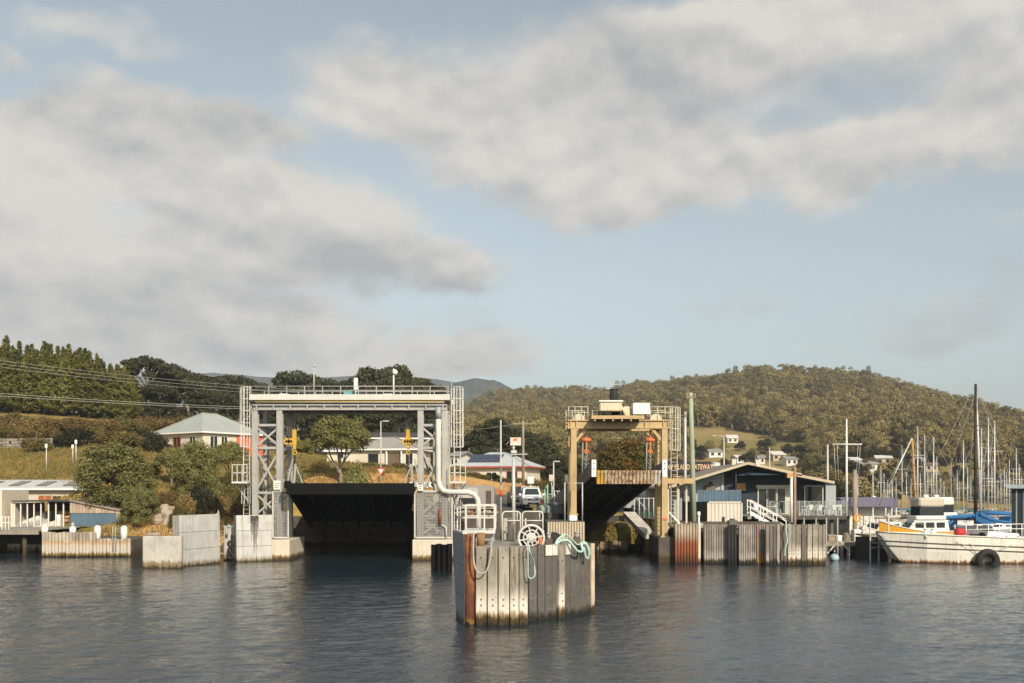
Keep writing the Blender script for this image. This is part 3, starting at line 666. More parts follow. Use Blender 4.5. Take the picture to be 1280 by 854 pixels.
for i, (px, ty, Yc, kd) in enumerate(sh):
    l = at_px(px, Yc); hgt = PZ(ty, Yc) - l[2]; cnt[kd] = cnt.get(kd, 0) + 1
    s = np.clip(hgt / 2.5, 0.7, 2.2)
    plant('shrub_%s%d' % (kd, i % 2), 'shrub', '%s twiggy %s shrub from the left below the cypress row' % (ordn[sorted(q_ for q_ in sh if q_[3] == kd).index(sh[i])], colr[kd]), 'shrub', l, float(s) * 1.0 + 0.35, None, '%s shrubs below the cypress row' % colr[kd], float(s))
def shrub_at(key, name, label, px, ytop, Yc, width_px, base_r, base_h, rz=None, cat='shrub', group=None, z=None):
    l = at_px(px, Yc) if z is None else (PX(px, Yc), Yc, z); hgt = PZ(ytop, Yc) - l[2]
    return plant(key, name, label, cat, l, width_px * Yc / F / 2 / base_r, rz, group, hgt / base_h)
shrub_at('wattle0', 'wattle_tree', 'big rounded grey green wattle beside the boat shed', 143, 545, 86, 104, 4.0, 8.0, 0.4, 'tree')
shrub_at('wattle1', 'wattle_tree', 'low dense wattle crowding the foot of the big rounded one', 176, 600, 83.5, 50, 4.0, 8.0, 1.0, 'tree')
shrub_at('wattle1', 'wattle_tree', 'narrow wattle standing right above the orange earth bank', 246, 541, 90, 66, 4.0, 8.0, 2.0, 'tree')
shrub_at('shrub_dark0', 'shrub', 'dark dense shrub above the tall grey concrete fender wall', 248, 596, 86, 46, 2.2, 2.9, 1)
shrub_at('shrub_dark1', 'shrub', 'second dark shrub hanging behind the tall grey fender wall', 262, 606, 84, 36, 2.2, 2.9, 2)
shrub_at('gum0', 'gum_tree', 'small leaning gum in front of the cream hillside house', 288, 549, 98, 54, 3.8, 7.4, 3.0, 'tree')
shrub_at('gum1', 'gum_tree', 'thin gum with bare pale trunk below the lawn', 214, 556, 95, 46, 3.8, 7.4, 1.2, 'tree')
bankl = [(205, 612, 87, 30, 'russet'), (222, 600, 90, 26, 'olive'), (292, 600, 88, 34, 'olive'), (300, 618, 85, 30, 'russet'), (280, 615, 86, 28, 'russet'), (310, 590, 95, 40, 'olive'), (330, 600, 92, 36, 'olive'), (345, 605, 90, 30, 'wattle'), (190, 575, 96, 30, 'olive'), (232, 612, 84, 34, 'russet'), (268, 590, 88, 40, 'wattle'), (288, 580, 91, 38, 'olive'), (304, 566, 94, 40, 'wattle'), (306, 605, 86, 34, 'olive'), (222, 625, 82.5, 26, 'olive'), (318, 620, 84, 30, 'wattle')]
def bank_label(i): return '%s %s bank shrub from the left behind the fender walls' % (ordn[sorted(q for q in bankl if q[4] == bankl[i][4]).index(bankl[i])], colr[bankl[i][4]])
for i, (px, ty, Yc, wp_, kd) in enumerate(bankl):
    shrub_at('shrub_%s%d' % (kd, i % 2), 'shrub', bank_label(i), px, ty, Yc, wp_, 2.2, 2.9, None, group='bank shrubs behind the fender walls')
shrub_at('gum1', 'gum_tree', 'spreading gum with pale forked trunk seen through the white gantry', 425, 513, 103, 84, 3.75, 7.5, 0.3, 'tree')
shrub_at('shrub_wattle0', 'shrub', 'bushy shrub under the spreading gum on the sand bank', 444, 572, 100, 44, 2.2, 2.9)
shrub_at('gum0', 'gum_tree', 'half hidden small gum beside the white gantry left leg', 368, 545, 112, 54, 3.8, 7.4, 1.0, 'tree')
shrub_at('shrub_wattle1', 'shrub', 'leafy shrub right beside the raised ramp left corner', 371, 582, 99, 34, 2.2, 2.9)
lowsh = [(400, 574, 112), (462, 578, 116), (480, 580, 118), (500, 577, 119), (520, 580, 117), (545, 578, 118), (572, 580, 116), (590, 588, 118), (604, 592, 117), (616, 590, 120), (632, 596, 119), (648, 597, 121), (664, 596, 118), (680, 597, 116), (697, 600, 114), (560, 586, 112), (530, 586, 114), (508, 588, 113)]
for i, (px, ty, Yc) in enumerate(lowsh):
    kd = ['olive', 'wattle', 'russet', 'olive', 'dark'][i % 5]
    shrub_at('shrub_%s%d' % (kd, i % 2), 'shrub', '%s low garden shrub from the left along the road bank' % ordn[i], px, ty, Yc, 30, 2.2, 2.9, None, group='garden shrubs along the road bank')
shrub_at('autumn0', 'broadleaf_tree', 'dense olive and russet broadleaf tree behind the old ramp', 783, 545, 112, 92, 4.4, 8.2, 0.5, 'tree')
shrub_at('shrub_dark0', 'shrub', 'dark shrub left of the yellow gantry leg', 700, 590, 110, 40, 2.2, 2.9)
# grass tufts on the near left slopes
r = np.random.default_rng(31); n0 = 26000
gu = r.uniform(-0.54, -0.06, n0); gy = r.uniform(81, 150, n0); gx = gu * gy; gz = H(gx, gy); kp = gz > 0.9
gx, gy, gz = gx[kp], gy[kp], gz[kp]; n = len(gx)
V = []
for k in range(3):
    an = r.uniform(0, 6.28, n); hh = r.uniform(0.12, 0.42, n); b = np.stack([gx + r.normal(0, .15, n), gy + r.normal(0, .15, n), gz - .03], -1)
    sd = np.stack([np.cos(an), np.sin(an), 0 * an], -1) * 0.05; tp = b + np.stack([r.normal(0, .12, n), r.normal(0, .12, n), hh], -1)
    V.append(np.stack([b - sd, b + sd, tp + sd * .2, tp - sd * .2], 1))
L_GRASS = leaf_mat('dry_grass_blade', (0.14, 0.11, 0.03), (0.34, 0.24, 0.085), (0.13, 0.14, 0.035), 0.3, 0.0)
o = bpy.data.objects.new('grass', quads_mesh('grass', np.concatenate(V), L_GRASS)); C.objects.link(o); tag(o, 'dry straw and green grass tufts on the slopes', kind='stuff')
# ------------------------------------------------------------------ mooring dolphin with timber fender planks
PLANKW = mat('salt_bleached_timber', (0.27, 0.245, 0.205), 0.9, 0.28, 1.2, bump=0.5, bscale=9, vary=0.16, streak=(0.10, 0.082, 0.062), streak_amt=0.85,
             tide=[(1.15, (0.60, 0.555, 0.485), 0.45), (0.50, (0.26, 0.185, 0.10), 0.10), (0.36, WEED, 0.10), (0.08, SLIME, 0.06)])
PLANKG = mat('grey_painted_timber', (0.105, 0.10, 0.09), 0.8, 0.14, 1.0, bump=0.25, bscale=8, vary=0.14, streak=(0.07, 0.062, 0.052), streak_amt=0.6,
             spots=(0.19, 0.18, 0.16), spot_amt=0.4, tide=[(0.30, (0.05, 0.045, 0.035), 0.08), (0.16, SLIME, 0.06)])
BOLT = mat('rusty_bolt', (0.10, 0.05, 0.025), 0.8, 0.4, 5.0)
D0 = (0.3, 38.5, 0)
dol = thing('mooring_dolphin', 'timber clad mooring dolphin standing alone in the water, nearest the viewer', 'mooring dolphin', D0)
TOP = 2.96
# planks follow an outline in plan: (pixel left, pixel right, distance left, distance right, material, proud)
pl = [(594.5, 607.8, 37.3, 37.25, 0), (609.3, 621.5, 37.25, 37.2, 0), (623, 636.3, 37.2, 37.2, 0), (637.6, 648.3, 37.25, 37.3, 0), (649.6, 660.0, 37.3, 37.45, 0),
      (661.5, 671.5, 38.6, 38.75, 1), (672.6, 681.3, 38.75, 38.95, 1), (682, 690.2, 38.95, 39.15, 1), (690.9, 698.3, 39.15, 39.4, 1), (699.0, 706.4, 39.2, 39.4, 2),
      (706.8, 713.5, 39.6, 39.9, 1), (714.2, 720.6, 39.95, 40.25, 1), (721.2, 727.4, 40.3, 40.6, 1), (728.0, 733.4, 40.65, 40.95, 1), (734.0, 738.6, 41.0, 41.3, 1)]
bolt_m = None
front = []
for i, (a, b, ya, yb, k) in enumerate(pl):
    pa, pb = Vector((PX(a, ya), ya, 0)), Vector((PX(b, yb), yb, 0)); front += [pa, pb]
    dr = (pb - pa); L = dr.length; dr.normalize(); back = Vector((-dr.y, dr.x, 0)); th = 0.22 if k != 2 else 0.4
    zt = TOP - 0.005 * i + random.uniform(-.03, .03) - (0.02 if k == 1 else 0); ch = 0.025
    pts = [pa + back * ch, pa + dr * ch, pb - dr * ch, pb + back * ch, pb + back * th, pa + back * th]
    mb = MB(); lo = [q + Vector((0, 0, -1.6)) for q in pts]; hi = [q + Vector((0, 0, zt)) for q in pts]
    n = 6; mb.add(lo + hi, [tuple(reversed(range(n))), tuple(range(n, 2 * n))] + [(j, (j + 1) % n, n + (j + 1) % n, n + j) for j in range(n)])
    plk = mb.build('plank', PLANKW if k != 1 else PLANKG, dol)
    c = pa.lerp(pb, 0.5); nrm = -back
    for zb in ((2.55, 0.98, 0.76) if k < 2 else (2.3, 1.0, 0.7)):
        off = dr * random.uniform(-.03, .03)
        q = c + off + Vector((0, 0, zb)); m2 = MB(); m2.cyl(q - nrm * 0.02, q + nrm * 0.025, 0.034, 0.028, 8); m2.build('bolt', BOLT, plk)
# pale patch boards nailed over the plank heads
for (a, b, ya, yb) in ((682, 690.2, 38.92, 39.12), (690.9, 698.3, 39.12, 39.37), (706.8, 713, 39.57, 39.85)):
    pa, pb = Vector((PX(a, ya), ya - .03, 0)), Vector((PX(b, yb), yb - .03, 0)); mb = MB()
    mb.bar(pa + Vector((0, 0, 2.72)), pb + Vector((0, 0, 2.72)), 0.03, 0.42); mb.build('patch_board', mat('bleached_patch_board', (0.58, 0.55, 0.50), 0.85, 0.12, 2.0, streak=(0.3, 0.27, 0.23), streak_amt=0.5), dol)
# core, deck and end post
core = [(PX(600, 37.6), 37.75), (PX(660, 37.7), 37.85), (PX(662, 39.0), 39.0), (PX(699, 39.7), 39.75), (PX(737, 41.5), 41.6), (2.9, 44.5), (-2.0, 44.5), (PX(580, 38.9), 38.9)]
mb = MB(); mb.prism([(x, y, -1.6) for x, y in core], (0, 0, 1.6 + 2.82)); mb.build('concrete_core', DARK, dol)  # core coloured near black so the plank gaps read as shade
mb = MB(); mb.prism([(x * 0.99, y + .02, 2.824) for x, y in core], (0, 0, 0.06)); mb.build('deck_slab', mat('weathered_deck', (0.24, 0.225, 0.2), 0.9, 0.25, 1.5, bump=0.3, spots=(0.1, 0.09, 0.08), spot_amt=.6), dol)
mb = MB(); mb.cyl((PX(740, 41.5), 41.55, -1.6), (PX(740, 41.5), 41.55, 2.85), 0.12, 0.12, 12)
mb.build('end_pile', mat('orange_streaked_pile', (0.42, 0.34, 0.25), 0.85, 0.2, 1.5, streak=(0.28, 0.11, 0.04), streak_amt=.8, tide=[(0.3, WEED, .1)]), dol)  # cream pile with orange-brown streaks
mb = MB(); mb.cyl((PX(587.5, 37.6), 37.55, -1.6), (PX(587.5, 37.6), 37.55, 3.42), 0.205, 0.205, 20); mb.build('rusty_pile', RUST, dol)
mb = MB(); mb.cyl((PX(601, 38.6), 38.7, 2.8), (PX(601, 38.6), 38.7, 3.42), 0.16, 0.16, 16)
mb.build('pile_stub', mat('yellow_ochre_pile', (0.25, 0.14, 0.06), 0.8, 0.2, 1.6, streak=(0.09, 0.04, 0.02), streak_amt=.7), dol)
# steel fender face at the left, three plates
FEND = mat('shaded_fender_panel', (0.23, 0.25, 0.275), 0.6, 0.1, 1.0, vary=0.08, streak=(0.12, 0.13, 0.14), streak_amt=.4, tide=[(0.2, (0.06, 0.06, 0.055), .1)])  # dark blue-grey puts the shade of the left-facing side into the colour
fa, fb_ = Vector((PX(579.0, 37.6), 37.6, 0)), Vector((PX(565.5, 40.2), 40.2, 0))
for k, (z0, z1) in enumerate(((-1.2, 0.98), (1.0, 2.19), (2.21, 3.42))):
    lean = 0.05
    a0, b0, a1, b1 = fa + Vector((lean * (1 - z0 / 3.4) * .9, 0, z0)), fb_ + Vector((lean * (1 - z0 / 3.4) * 3, 0, z0)), fa + Vector((lean * (1 - z1 / 3.4) * .9, 0, z1)), fb_ + Vector((lean * (1 - z1 / 3.4) * 3, 0, z1))
    th = Vector((0.07, 0.02, 0)); mb = MB(); mb.add([a0, b0, b1, a1, a0 + th, b0 + th, b1 + th, a1 + th], [(0, 1, 2, 3), (7, 6, 5, 4), (4, 5, 1, 0), (3, 2, 6, 7), (1, 5, 6, 2), (4, 0, 3, 7)])
    mb.build('fender_panel', FEND, dol)
mb = MB(); mb.bar(fa + Vector((0.10, -.03, -1.2)), fa + Vector((0.10, -.03, 3.44)), 0.10, 0.12); mb.bar(fa + Vector((0.05, -.02, 3.46)), Vector((PX(569, 40.2), 40.2, 3.46)), 0.14, 0.07); mb.build('sunlit_fender_edge', WHITEST, dol)  # white stands for sunlight on the front edge of the panels

# platform with handrails on the dolphin
plat = thing('access_platform', 'white railed steel platform on top of the mooring dolphin', 'platform', (-1.4, 40.5, 2.88))
zp = 3.46; x0, x1, ya, yb = PX(579, 39.6), PX(618.5, 39.6), 39.6, 42.2
mb = MB(); mb.box(x0, x1, ya, yb, zp - .07, zp, ); mb.build('platform_deck', WHITEST, plat)
mb = MB(); mb.box(x0 - .02, x1 + .02, ya - .05, ya - .004, zp - .11, zp + .015); mb.build('front_channel', WHITEST, plat)
for (x, y) in ((x0 + .55, ya + .2), (x1 - .12, ya + .2), (x0 + .1, yb - .2), (x1 - .1, yb - .2)):
    mb = MB(); mb.bar((x, y, 2.85), (x, y, zp - .08), .08); mb.build('leg', STEELD, plat)
mb = MB(); mb.bar((x0 + .5, ya + .2, 3.1), (x1, ya + .2, 3.1), .05, .07); mb.build('cross_tie', STEELD, plat)
for (x, y) in ((PX(582, 39.6), ya), (PX(605.5, 39.6), ya), (PX(618, 39.6), ya), (x0, yb), (x1, yb), (x1, (ya + yb) / 2), (PX(571, 41), 41.5)):
    mb = MB(); mb.bar((x, y, zp), (x, y, zp + 1.0), .055); mb.build('rail_post', WHITEST, plat)
for zz_ in (.52, 1.0):
    for a_, b_ in (((PX(571, 41), 41.5), (x0, ya)), ((x0, ya), (x1, ya)), ((x1, ya), (x1, yb)), ((x1, yb), (x0, yb))):
        mb = MB(); mb.bar((*a_, zp + zz_), (*b_, zp + zz_), .05); mb.build('rail', WHITEST, plat)
mb = MB(); mb.box(PX(589, 40), PX(591.6, 40), 40.0, 40.12, zp + .62, zp + .80, .02); tag(mb.build('warning_lamp', ORANGE, plat), 'small orange lamp')

# mid gate: rounded white hoop rails
gate = thing('hoop_rail', 'rounded white hoop rail gate behind the hose reel', 'railing', (0.7, 41.6, 2.88))
def hoop(xa, xb, y, z0, z1, r=.14):
    pts = [(xa, y, z0), (xa, y, z1 - r)] + [(xa + r - r * math.cos(t_), y, z1 - r + r * math.sin(t_)) for t_ in (.5, 1.0, 1.57)] + [(xb - r + r * math.sin(t_), y, z1 - r + r * math.cos(t_)) for t_ in (0.0, .5, 1.0, 1.57)] + [(xb, y, z0)]
    return pts
for xa, xb in ((628, 650.5), (653, 678.5)):
    mb = MB(); mb.tube(hoop(PX(xa, 41.6), PX(xb, 41.6), 41.6, 2.86, 4.18), .03, 8); mb.build('hoop', WHITEST, gate)
    mb = MB(); mb.cyl((PX(xa, 41.6), 41.6, 3.80), (PX(xb, 41.6), 41.6, 3.80), .024, None, 8); mb.build('rail', WHITEST, gate)
    mb = MB(); mb.cyl((PX(xb - 4, 41.6), 41.62, 3.8), (PX(xb - 4, 41.6), 41.62, 4.18), .02, None, 8); mb.build('rail', WHITEST, gate)

# hose reel
reel = thing('hose_reel', 'large white spoked hose reel at the edge of the dolphin', 'hose reel', (PX(664, 39.4), 39.4, 2.88))
cx, cz, rr_ = PX(664, 39.4), 3.18, 0.50
mb = MB(); mb.torus((cx, 39.3, cz), rr_, .05, n=40); mb.build('rim', WHITEST, reel)
mb = MB(); mb.torus((cx, 39.72, cz), rr_, .045, n=40); mb.build('rim', WHITEST, reel)
mb = MB(); mb.torus((cx, 39.3, cz), rr_ * .62, .028, n=32); mb.build('inner_rim', WHITEST, reel)
mb = MB(); mb.cyl((cx, 39.25, cz), (cx, 39.8, cz), .09, None, 16); mb.build('hub', WHITEST, reel)
for k in range(8):
    a = k * math.pi / 4 + .2; mb = MB(); mb.bar((cx + .07 * math.cos(a), 39.3, cz + .07 * math.sin(a)), (cx + rr_ * math.cos(a), 39.3, cz + rr_ * math.sin(a)), .05, .05); mb.build('spoke', WHITEST, reel)
mb = MB(); mb.torus((cx, 39.52, cz), .34, .13, n=30); mb.build('wound_hose', mat('dark_hose', (0.04, 0.04, 0.038), .6), reel)
mb = MB()
for s_ in (-1, 1): mb.bar((cx + s_ * .42, 39.85, 2.86), (cx, 39.85, cz + .02), .07)
mb.build('stand', WHITEST, reel)
# bollards and boxes on the dolphin
for px, lb in ((686, 'squat brown mooring bollard beside the hose reel'), (721, 'squat brown mooring bollard under the teal rope coil')):
    Yb = 39.7 if px < 700 else 40.9; x = PX(px, Yb); b_ = thing('mooring_bollard', lb, 'bollard', (x, Yb, 2.885), 'bollards on the dolphin')
    BR = mat('brown_bollard_paint', (0.10, 0.075, 0.05), .7, .3, 3.0)
    mb = MB(); mb.box(x - .15, x + .15, Yb - .15, Yb + .15, 2.88, 3.13, .02); mb.build('base', BR, b_)
    mb = MB(); mb.cyl((x, Yb, 3.13), (x, Yb, 3.3), .085, .075, 14); mb.cyl((x, Yb, 3.3), (x, Yb, 3.36), .10, .095, 14); mb.build('post', mat('pale_bollard_cap', (0.33, .32, .3), .6), b_)
x = PX(675.8, 39.3); cone = thing('orange_float', 'small orange float standing right of the hose reel', 'float', (x, 39.3, 2.885))
mb = MB(); mb.tube([(x, 39.3, 2.88), (x, 39.3, 2.95), (x, 39.3, 3.1), (x, 39.3, 3.2), (x, 39.3, 3.24)], [.06, .075, .07, .06, .02], 12); mb.build('body', ORANGE, cone)
mb = MB(); mb.torus((x, 39.3, 3.26), .03, .008, n=12, m=5); mb.build('loop', ORANGE, cone)
x = PX(692, 41); bag = MB(); bag.sphere((x, 41, 3.02), .36, .28, .33, 14, 8, -.5); tag(bag.build('black_bag', RUBBER, loc=(x, 41, 2.88)), 'rounded black bundle behind the mooring bollard', 'bundle')
cab = thing('control_cabinet', 'pale upright control cabinet behind the hoop rails on the dolphin', 'cabinet', (PX(633.5, 43), 43, 2.885))
mb = MB(); mb.box(PX(629, 43), PX(640, 43), 42.9, 43.4, 2.88, PZ(648, 43), .02); mb.build('body', mat('cream_cabinet', (.43, .40, .34), .6, .1, 2.0, streak=(.25, .2, .14), streak_amt=.5), cab)
mb = MB(); mb.box(PX(634.3, 43), PX(634.8, 43), 42.885, 42.9, 2.95, PZ(650, 43)); mb.build('door_seam', DARK, cab)
mb = MB(); mb.box(PX(632.6, 43), PX(633.4, 43), 42.86, 42.9, 3.35, 3.5); mb.build('handle', STEELD, cab)
win = thing('winch', 'small white framed winch behind the hose reel', 'winch', (PX(668, 43.4), 43.4, 2.885))
mb = MB(); mb.box(PX(655, 43.4), PX(680, 43.4), 43.1, 43.9, 2.88, 3.35, .03); mb.build('frame', WHITEST, win)
mb = MB(); mb.cyl((PX(657, 43.4), 43.4, 3.55), (PX(678, 43.4), 43.4, 3.55), .2, None, 14); mb.build('drum', mat('dark_drum', (.07, .06, .05), .7), win)
for px in (657, 678): mb = MB(); mb.cyl((PX(px, 43.4) - .03, 43.4, 3.55), (PX(px, 43.4) + .03, 43.4, 3.55), .3, None, 16); mb.build('flange', WHITEST, win)
# ropes and hoses
def cat_pts(ctrl, n=8):
    ctrl = [Vector(c) for c in ctrl]; out = []
    for i in range(len(ctrl) - 1):
        p0, p1, p2, p3 = ctrl[max(i - 1, 0)], ctrl[i], ctrl[i + 1], ctrl[min(i + 2, len(ctrl) - 1)]
        for k in range(n):
            u_ = k / n; out.append(0.5 * ((2 * p1) + (p2 - p0) * u_ + (2 * p0 - 5 * p1 + 4 * p2 - p3) * u_ ** 2 + (3 * p1 - p0 - 3 * p2 + p3) * u_ ** 3))
    return out + [ctrl[-1]]
def rope(name, label, pix, r_, m_, cat='rope'):
    mb = MB(); mb.tube(cat_pts([P(*q) for q in pix]), r_, 7); return tag(mb.build(name, m_, loc=P(*pix[0])), label, cat)
rope('hanging_hose', 'grey hose hanging in a loop beside the rusty pile', [(592, 665, 37.05), (591.6, 690, 37.0), (593, 706, 36.97), (597, 715, 36.96), (603, 717, 36.95), (609, 712, 36.95), (613, 697, 36.97), (614, 684, 37.05), (612.5, 679, 37.4)], .032, HOSE, 'hose')
rope('hanging_rope', 'teal rope loop hanging down the middle planks', [(659, 676, 37.6), (659.6, 683, 37.0), (660, 700, 37.0), (660.5, 720, 37.1), (664, 723, 37.2), (668.5, 719, 37.6), (667.5, 705, 37.7), (662.5, 690, 37.1), (660.8, 680, 37.6)], .026, ROPE)
rope('coiled_rope', 'thick teal rope draped over the right corner of the dolphin', [(694, 681, 39.3), (698, 674, 39.5), (706, 668, 39.7), (700, 676, 39.6), (694, 681, 39.2), (702, 676, 39.3), (710, 676, 39.4), (717, 683, 39.5), (722, 689, 39.6), (728, 689, 39.9), (727, 681, 40.1), (732, 680, 40.2), (736, 689, 40.3), (735, 698, 40.4), (732, 696, 40.3), (730, 686, 40.2), (727, 683, 40.6)], .05, ROPE)
rope('slack_rope', 'thin teal rope lying along the dolphin edge to the bollard', [(706, 668, 39.8), (713, 672, 40), (722, 681, 40.2), (730, 677, 40.4), (737, 686, 40.6), (738, 694, 40.7)], .03, ROPE)
# poles on the dolphin
LAMPM = mat('lamp_pole_grey', (0.45, 0.45, 0.43), .5, .08, 1.0, .2)
pl_ = thing('light_pole', 'grey light pole with solar head and picture board on the dolphin', 'lamp post', (PX(642, 42.5), 42.5, 2.885)); x = PX(642, 42.5)
mb = MB(); mb.cyl((x, 42.5, 2.86), (x, 42.5, PZ(568, 42.5)), .085, .07, 12); mb.build('pole', LAMPM, pl_)
mb = MB(); mb.bar((PX(639, 42.5), 42.45, PZ(568.5, 42.5)), (PX(659, 42.5), 42.3, PZ(568, 42.5)), .16, .05); mb.build('lamp_arm', LAMPM, pl_)
mb = MB(); mb.box(PX(638.5, 42.5), PX(646, 42.5), 42.4, 42.6, PZ(567, 42.5), PZ(563, 42.5), .02); mb.cyl((x, 42.5, PZ(563, 42.5)), (x, 42.5, PZ(558, 42.5)), .05); mb.build('sensor', LAMPM, pl_)
bd = MB(); bd.box(PX(637.8, 42.5), PX(651.3, 42.5), 42.42, 42.46, PZ(557, 42.5), PZ(547, 42.5)); bd = bd.build('board', mat('pale_board', (0.52, .48, .42), .6, .08, 2.0), pl_)
mb = MB(); q = lambda a, b: P(a, b, 42.414); mb.prism([q(642, 551.5), q(645.5, 551.5), q(647, 549), q(644, 547.6), q(641.5, 549)], (0, .004, 0)); mb.build('orange_mark', ORANGE, bd)
mb = MB(); mb.prism([q(642, 556), q(646.5, 556), q(644.8, 552.2), q(643, 552.2)], (0, .004, 0)); mb.build('white_mark', WHITE, bd)
wp_ = thing('thin_pole', 'thin pale pole with a red band right of the railed platform', 'pole', (PX(626, 44.2), 44.2, 2.885)); x = PX(626, 44.2)
mb = MB(); mb.cyl((x, 44.2, 2.86), (x, 44.2, PZ(525, 44.2)), .045, .035, 10); mb.build('shaft', LAMPM, wp_)
mb = MB(); mb.cyl((x, 44.2, PZ(621, 44.2)), (x, 44.2, PZ(612, 44.2)), .052, .052, 10); mb.build('red_band', mat('red_paint', (0.6, .05, .03), .5), wp_)

# dark steel sheet piles just behind, left
sp_ = thing('sheet_pile_group', 'black steel sheet pile stub in the gap left of the dolphin', 'sheet piles', (PX(552, 62), 62, 0))
for i in range(4):
    x = PX(542 + i * 6.6, 62); mb = MB(); mb.prism([(x - .16, 62, -1), (x - .08, 61.7, -1), (x + .08, 61.7, -1), (x + .16, 62, -1), (x + .16, 62.3, -1), (x - .16, 62.3, -1)], (0, 0, 1 + PZ(681, 62) + .05 * (i % 2))); mb.build('sheet_pile', BLACKST, sp_)

# ------------------------------------------------------------------ white lifting gantry of the main ramp
YG = 72.0
G = thing('white_gantry', 'tall white steel lifting gantry over the raised black ferry ramp', 'gantry', (PX(440, YG), YG, 1.57))
SG = F / YG
gx = lambda px: PX(px, YG)
ZB, ZT = PZ(513, YG), PZ(493.5, YG)
def column(x, y, z0, z1, wd=.42, dp=.42, name='column', m_=None):
    """H section"""
    mb = MB(); mb.box(x - wd / 2, x + wd / 2, y - dp / 2, y - dp / 2 + .06, z0, z1); mb.box(x - wd / 2, x + wd / 2, y + dp / 2 - .06, y + dp / 2, z0, z1); mb.box(x - .035, x + .035, y - dp / 2 + .06, y + dp / 2 - .06, z0, z1)
    return mb.build(name, m_ or STEEL, G)
CL = [(gx(319.5), 0), (gx(350), 0), (gx(319.5) - .1, 3.4), (gx(350), 3.4)]
CR = [(gx(526), 0), (gx(556.3), 0), (gx(526) + .8, 3.4), (gx(556.3), 3.4)]
for (x, dy) in CL + CR: column(x, YG + dy, 1.5, ZB, .42 if dy == 0 else .32)
for cols in (CL, CR):
    for dy, wd in ((0, .17), (3.4, .14)):
        xa, xb = [c[0] for c in cols if c[1] == dy]; y = YG + dy + (.02 if dy == 0 else 0)
        lev = [PZ(q, YG) for q in (531.5, 560, 616, 645, 671)]
        for z in lev:
            mb = MB(); mb.bar((xa, y, z), (xb, y, z), .12, wd); mb.build('strut', STEEL, G)
        for z0, z1 in zip(lev[:-1], lev[1:]):
            for s_ in (0, 1):
                mb = MB(); mb.bar((xa if s_ else xb, y + .05 - .07 * s_, z0 - .08), (xb if s_ else xa, y + .05 - .07 * s_, z1 + .08), .10, .14); mb.build('brace', STEEL, G)
    for k in (0, 1):
        a_, b_ = cols[k], cols[k + 2]
        for q in (531.5, 560, 616):
            mb = MB(); mb.bar((a_[0], YG, PZ(q, YG)), (b_[0], YG + 3.4, PZ(q, YG)), .12, .14); mb.build('strut', STEEL, G)
        mb = MB(); mb.bar((a_[0], YG, PZ(560, YG)), (b_[0], YG + 3.4, PZ(616, YG)), .09, .1); mb.build('brace', STEEL, G)
xl, xr = gx(313), gx(562.5)
for dy in (0, 3.4):
    y = YG + dy
    mb = MB(); z0, z1 = PZ(513, YG), PZ(505.8, YG)
    mb.box(xl + .2, xr - .2, y - .26, y + .26, z0, z0 + .09); mb.box(xl + .2, xr - .2, y - .26, y + .26, z1 - .09, z1); mb.box(xl + .2, xr - .2, y - .06, y + .06, z0 + .09, z1 - .09); mb.build('lower_beam', STEEL, G)
    mb = MB(); mb.box(xl, xr, y - .34 + (.5 if dy else 0), y + .34 - (.5 if not dy else 0) * 0, PZ(500.5, YG), ZT); mb.build('walkway_fascia', WHITEST, G)
    for k in range(12):
        x = xl + .5 + (xr - xl - 1.0) * k / 11; mb = MB(); mb.box(x - .05, x + .05, y - .265, y + .2, z0 + .09, z1 - .092); mb.build('stiffener', STEEL, G)
mb = MB(); mb.box(xl + .05, xr - .05, YG + .36, YG + 3.5, PZ(501, YG), PZ(499, YG)); mb.build('walkway_deck', STEELD, G)
for k in range(7):
    x = xl + 1 + (xr - xl - 2) * k / 6; mb = MB(); mb.box(x - .12, x + .12, YG + .3, YG + 3.1, PZ(511, YG), PZ(507, YG)); mb.build('cross_beam', STEELD, G)
for z_, r_, m_, nm in ((PZ(503.2, YG), .06, WHITEST, 'service_pipe'), (PZ(502.4, YG), .035, mat('yellow_band_paint', (0.55, .40, .10), .5), 'yellow_pipe')):
    mb = MB(); mb.cyl((xl + .4, YG - .18 if r_ > .05 else YG - .26, z_), (xr - .4, YG - .18 if r_ > .05 else YG - .26, z_), r_, None, 10); mb.build(nm, m_, G)
# handrail on top
for dy in (-.3, 3.6):
    for zq in (PZ(483.5, YG), PZ(488.7, YG)):
        mb = MB(); mb.cyl((xl + .1, YG + dy, zq), (xr - .1, YG + dy, zq), .035, None, 6); mb.build('rail', STEEL, G)
    for k in range(12):
        x = xl + .12 + (xr - xl - .24) * k / 11; mb = MB(); mb.bar((x, YG + dy, ZT - .05), (x, YG + dy, PZ(483.2, YG)), .06); mb.build('rail_post', STEEL, G)
for px, w_, hq, m_, lb in ((352, 12, 491.2, WHITE, None), (434.5, 14, 488, mat('teal_panel', (.12, .32, .36), .5), 'teal panel'), (484, 12, 491.3, WHITE, None)):
    mb = MB(); mb.box(gx(px - w_ / 2), gx(px + w_ / 2), YG + .6, YG + 1.5, ZT - .2, PZ(hq, YG), .04); o = mb.build('equipment_box', m_, G)
    if lb: o['label'] = lb
mb = MB(); mb.bar((gx(444), YG + .3, ZT - .1), (gx(444), YG + .3, PZ(480, YG)), .09); mb.box(gx(441.6), gx(446.4), YG + .15, YG + .45, PZ(487, YG), PZ(472, YG), .03); tag(mb.build('beacon_box', WHITE, G), 'upright white beacon box on the beam')
mb = MB(); mb.cyl((gx(389), YG + 1, ZT - .1), (gx(389), YG + 1, PZ(456, YG)), .05, .035, 8); mb.sphere((gx(389.8), YG + 1, PZ(455.5, YG)), .12, .12, .08); mb.build('lamp_mast', LAMPM, G)
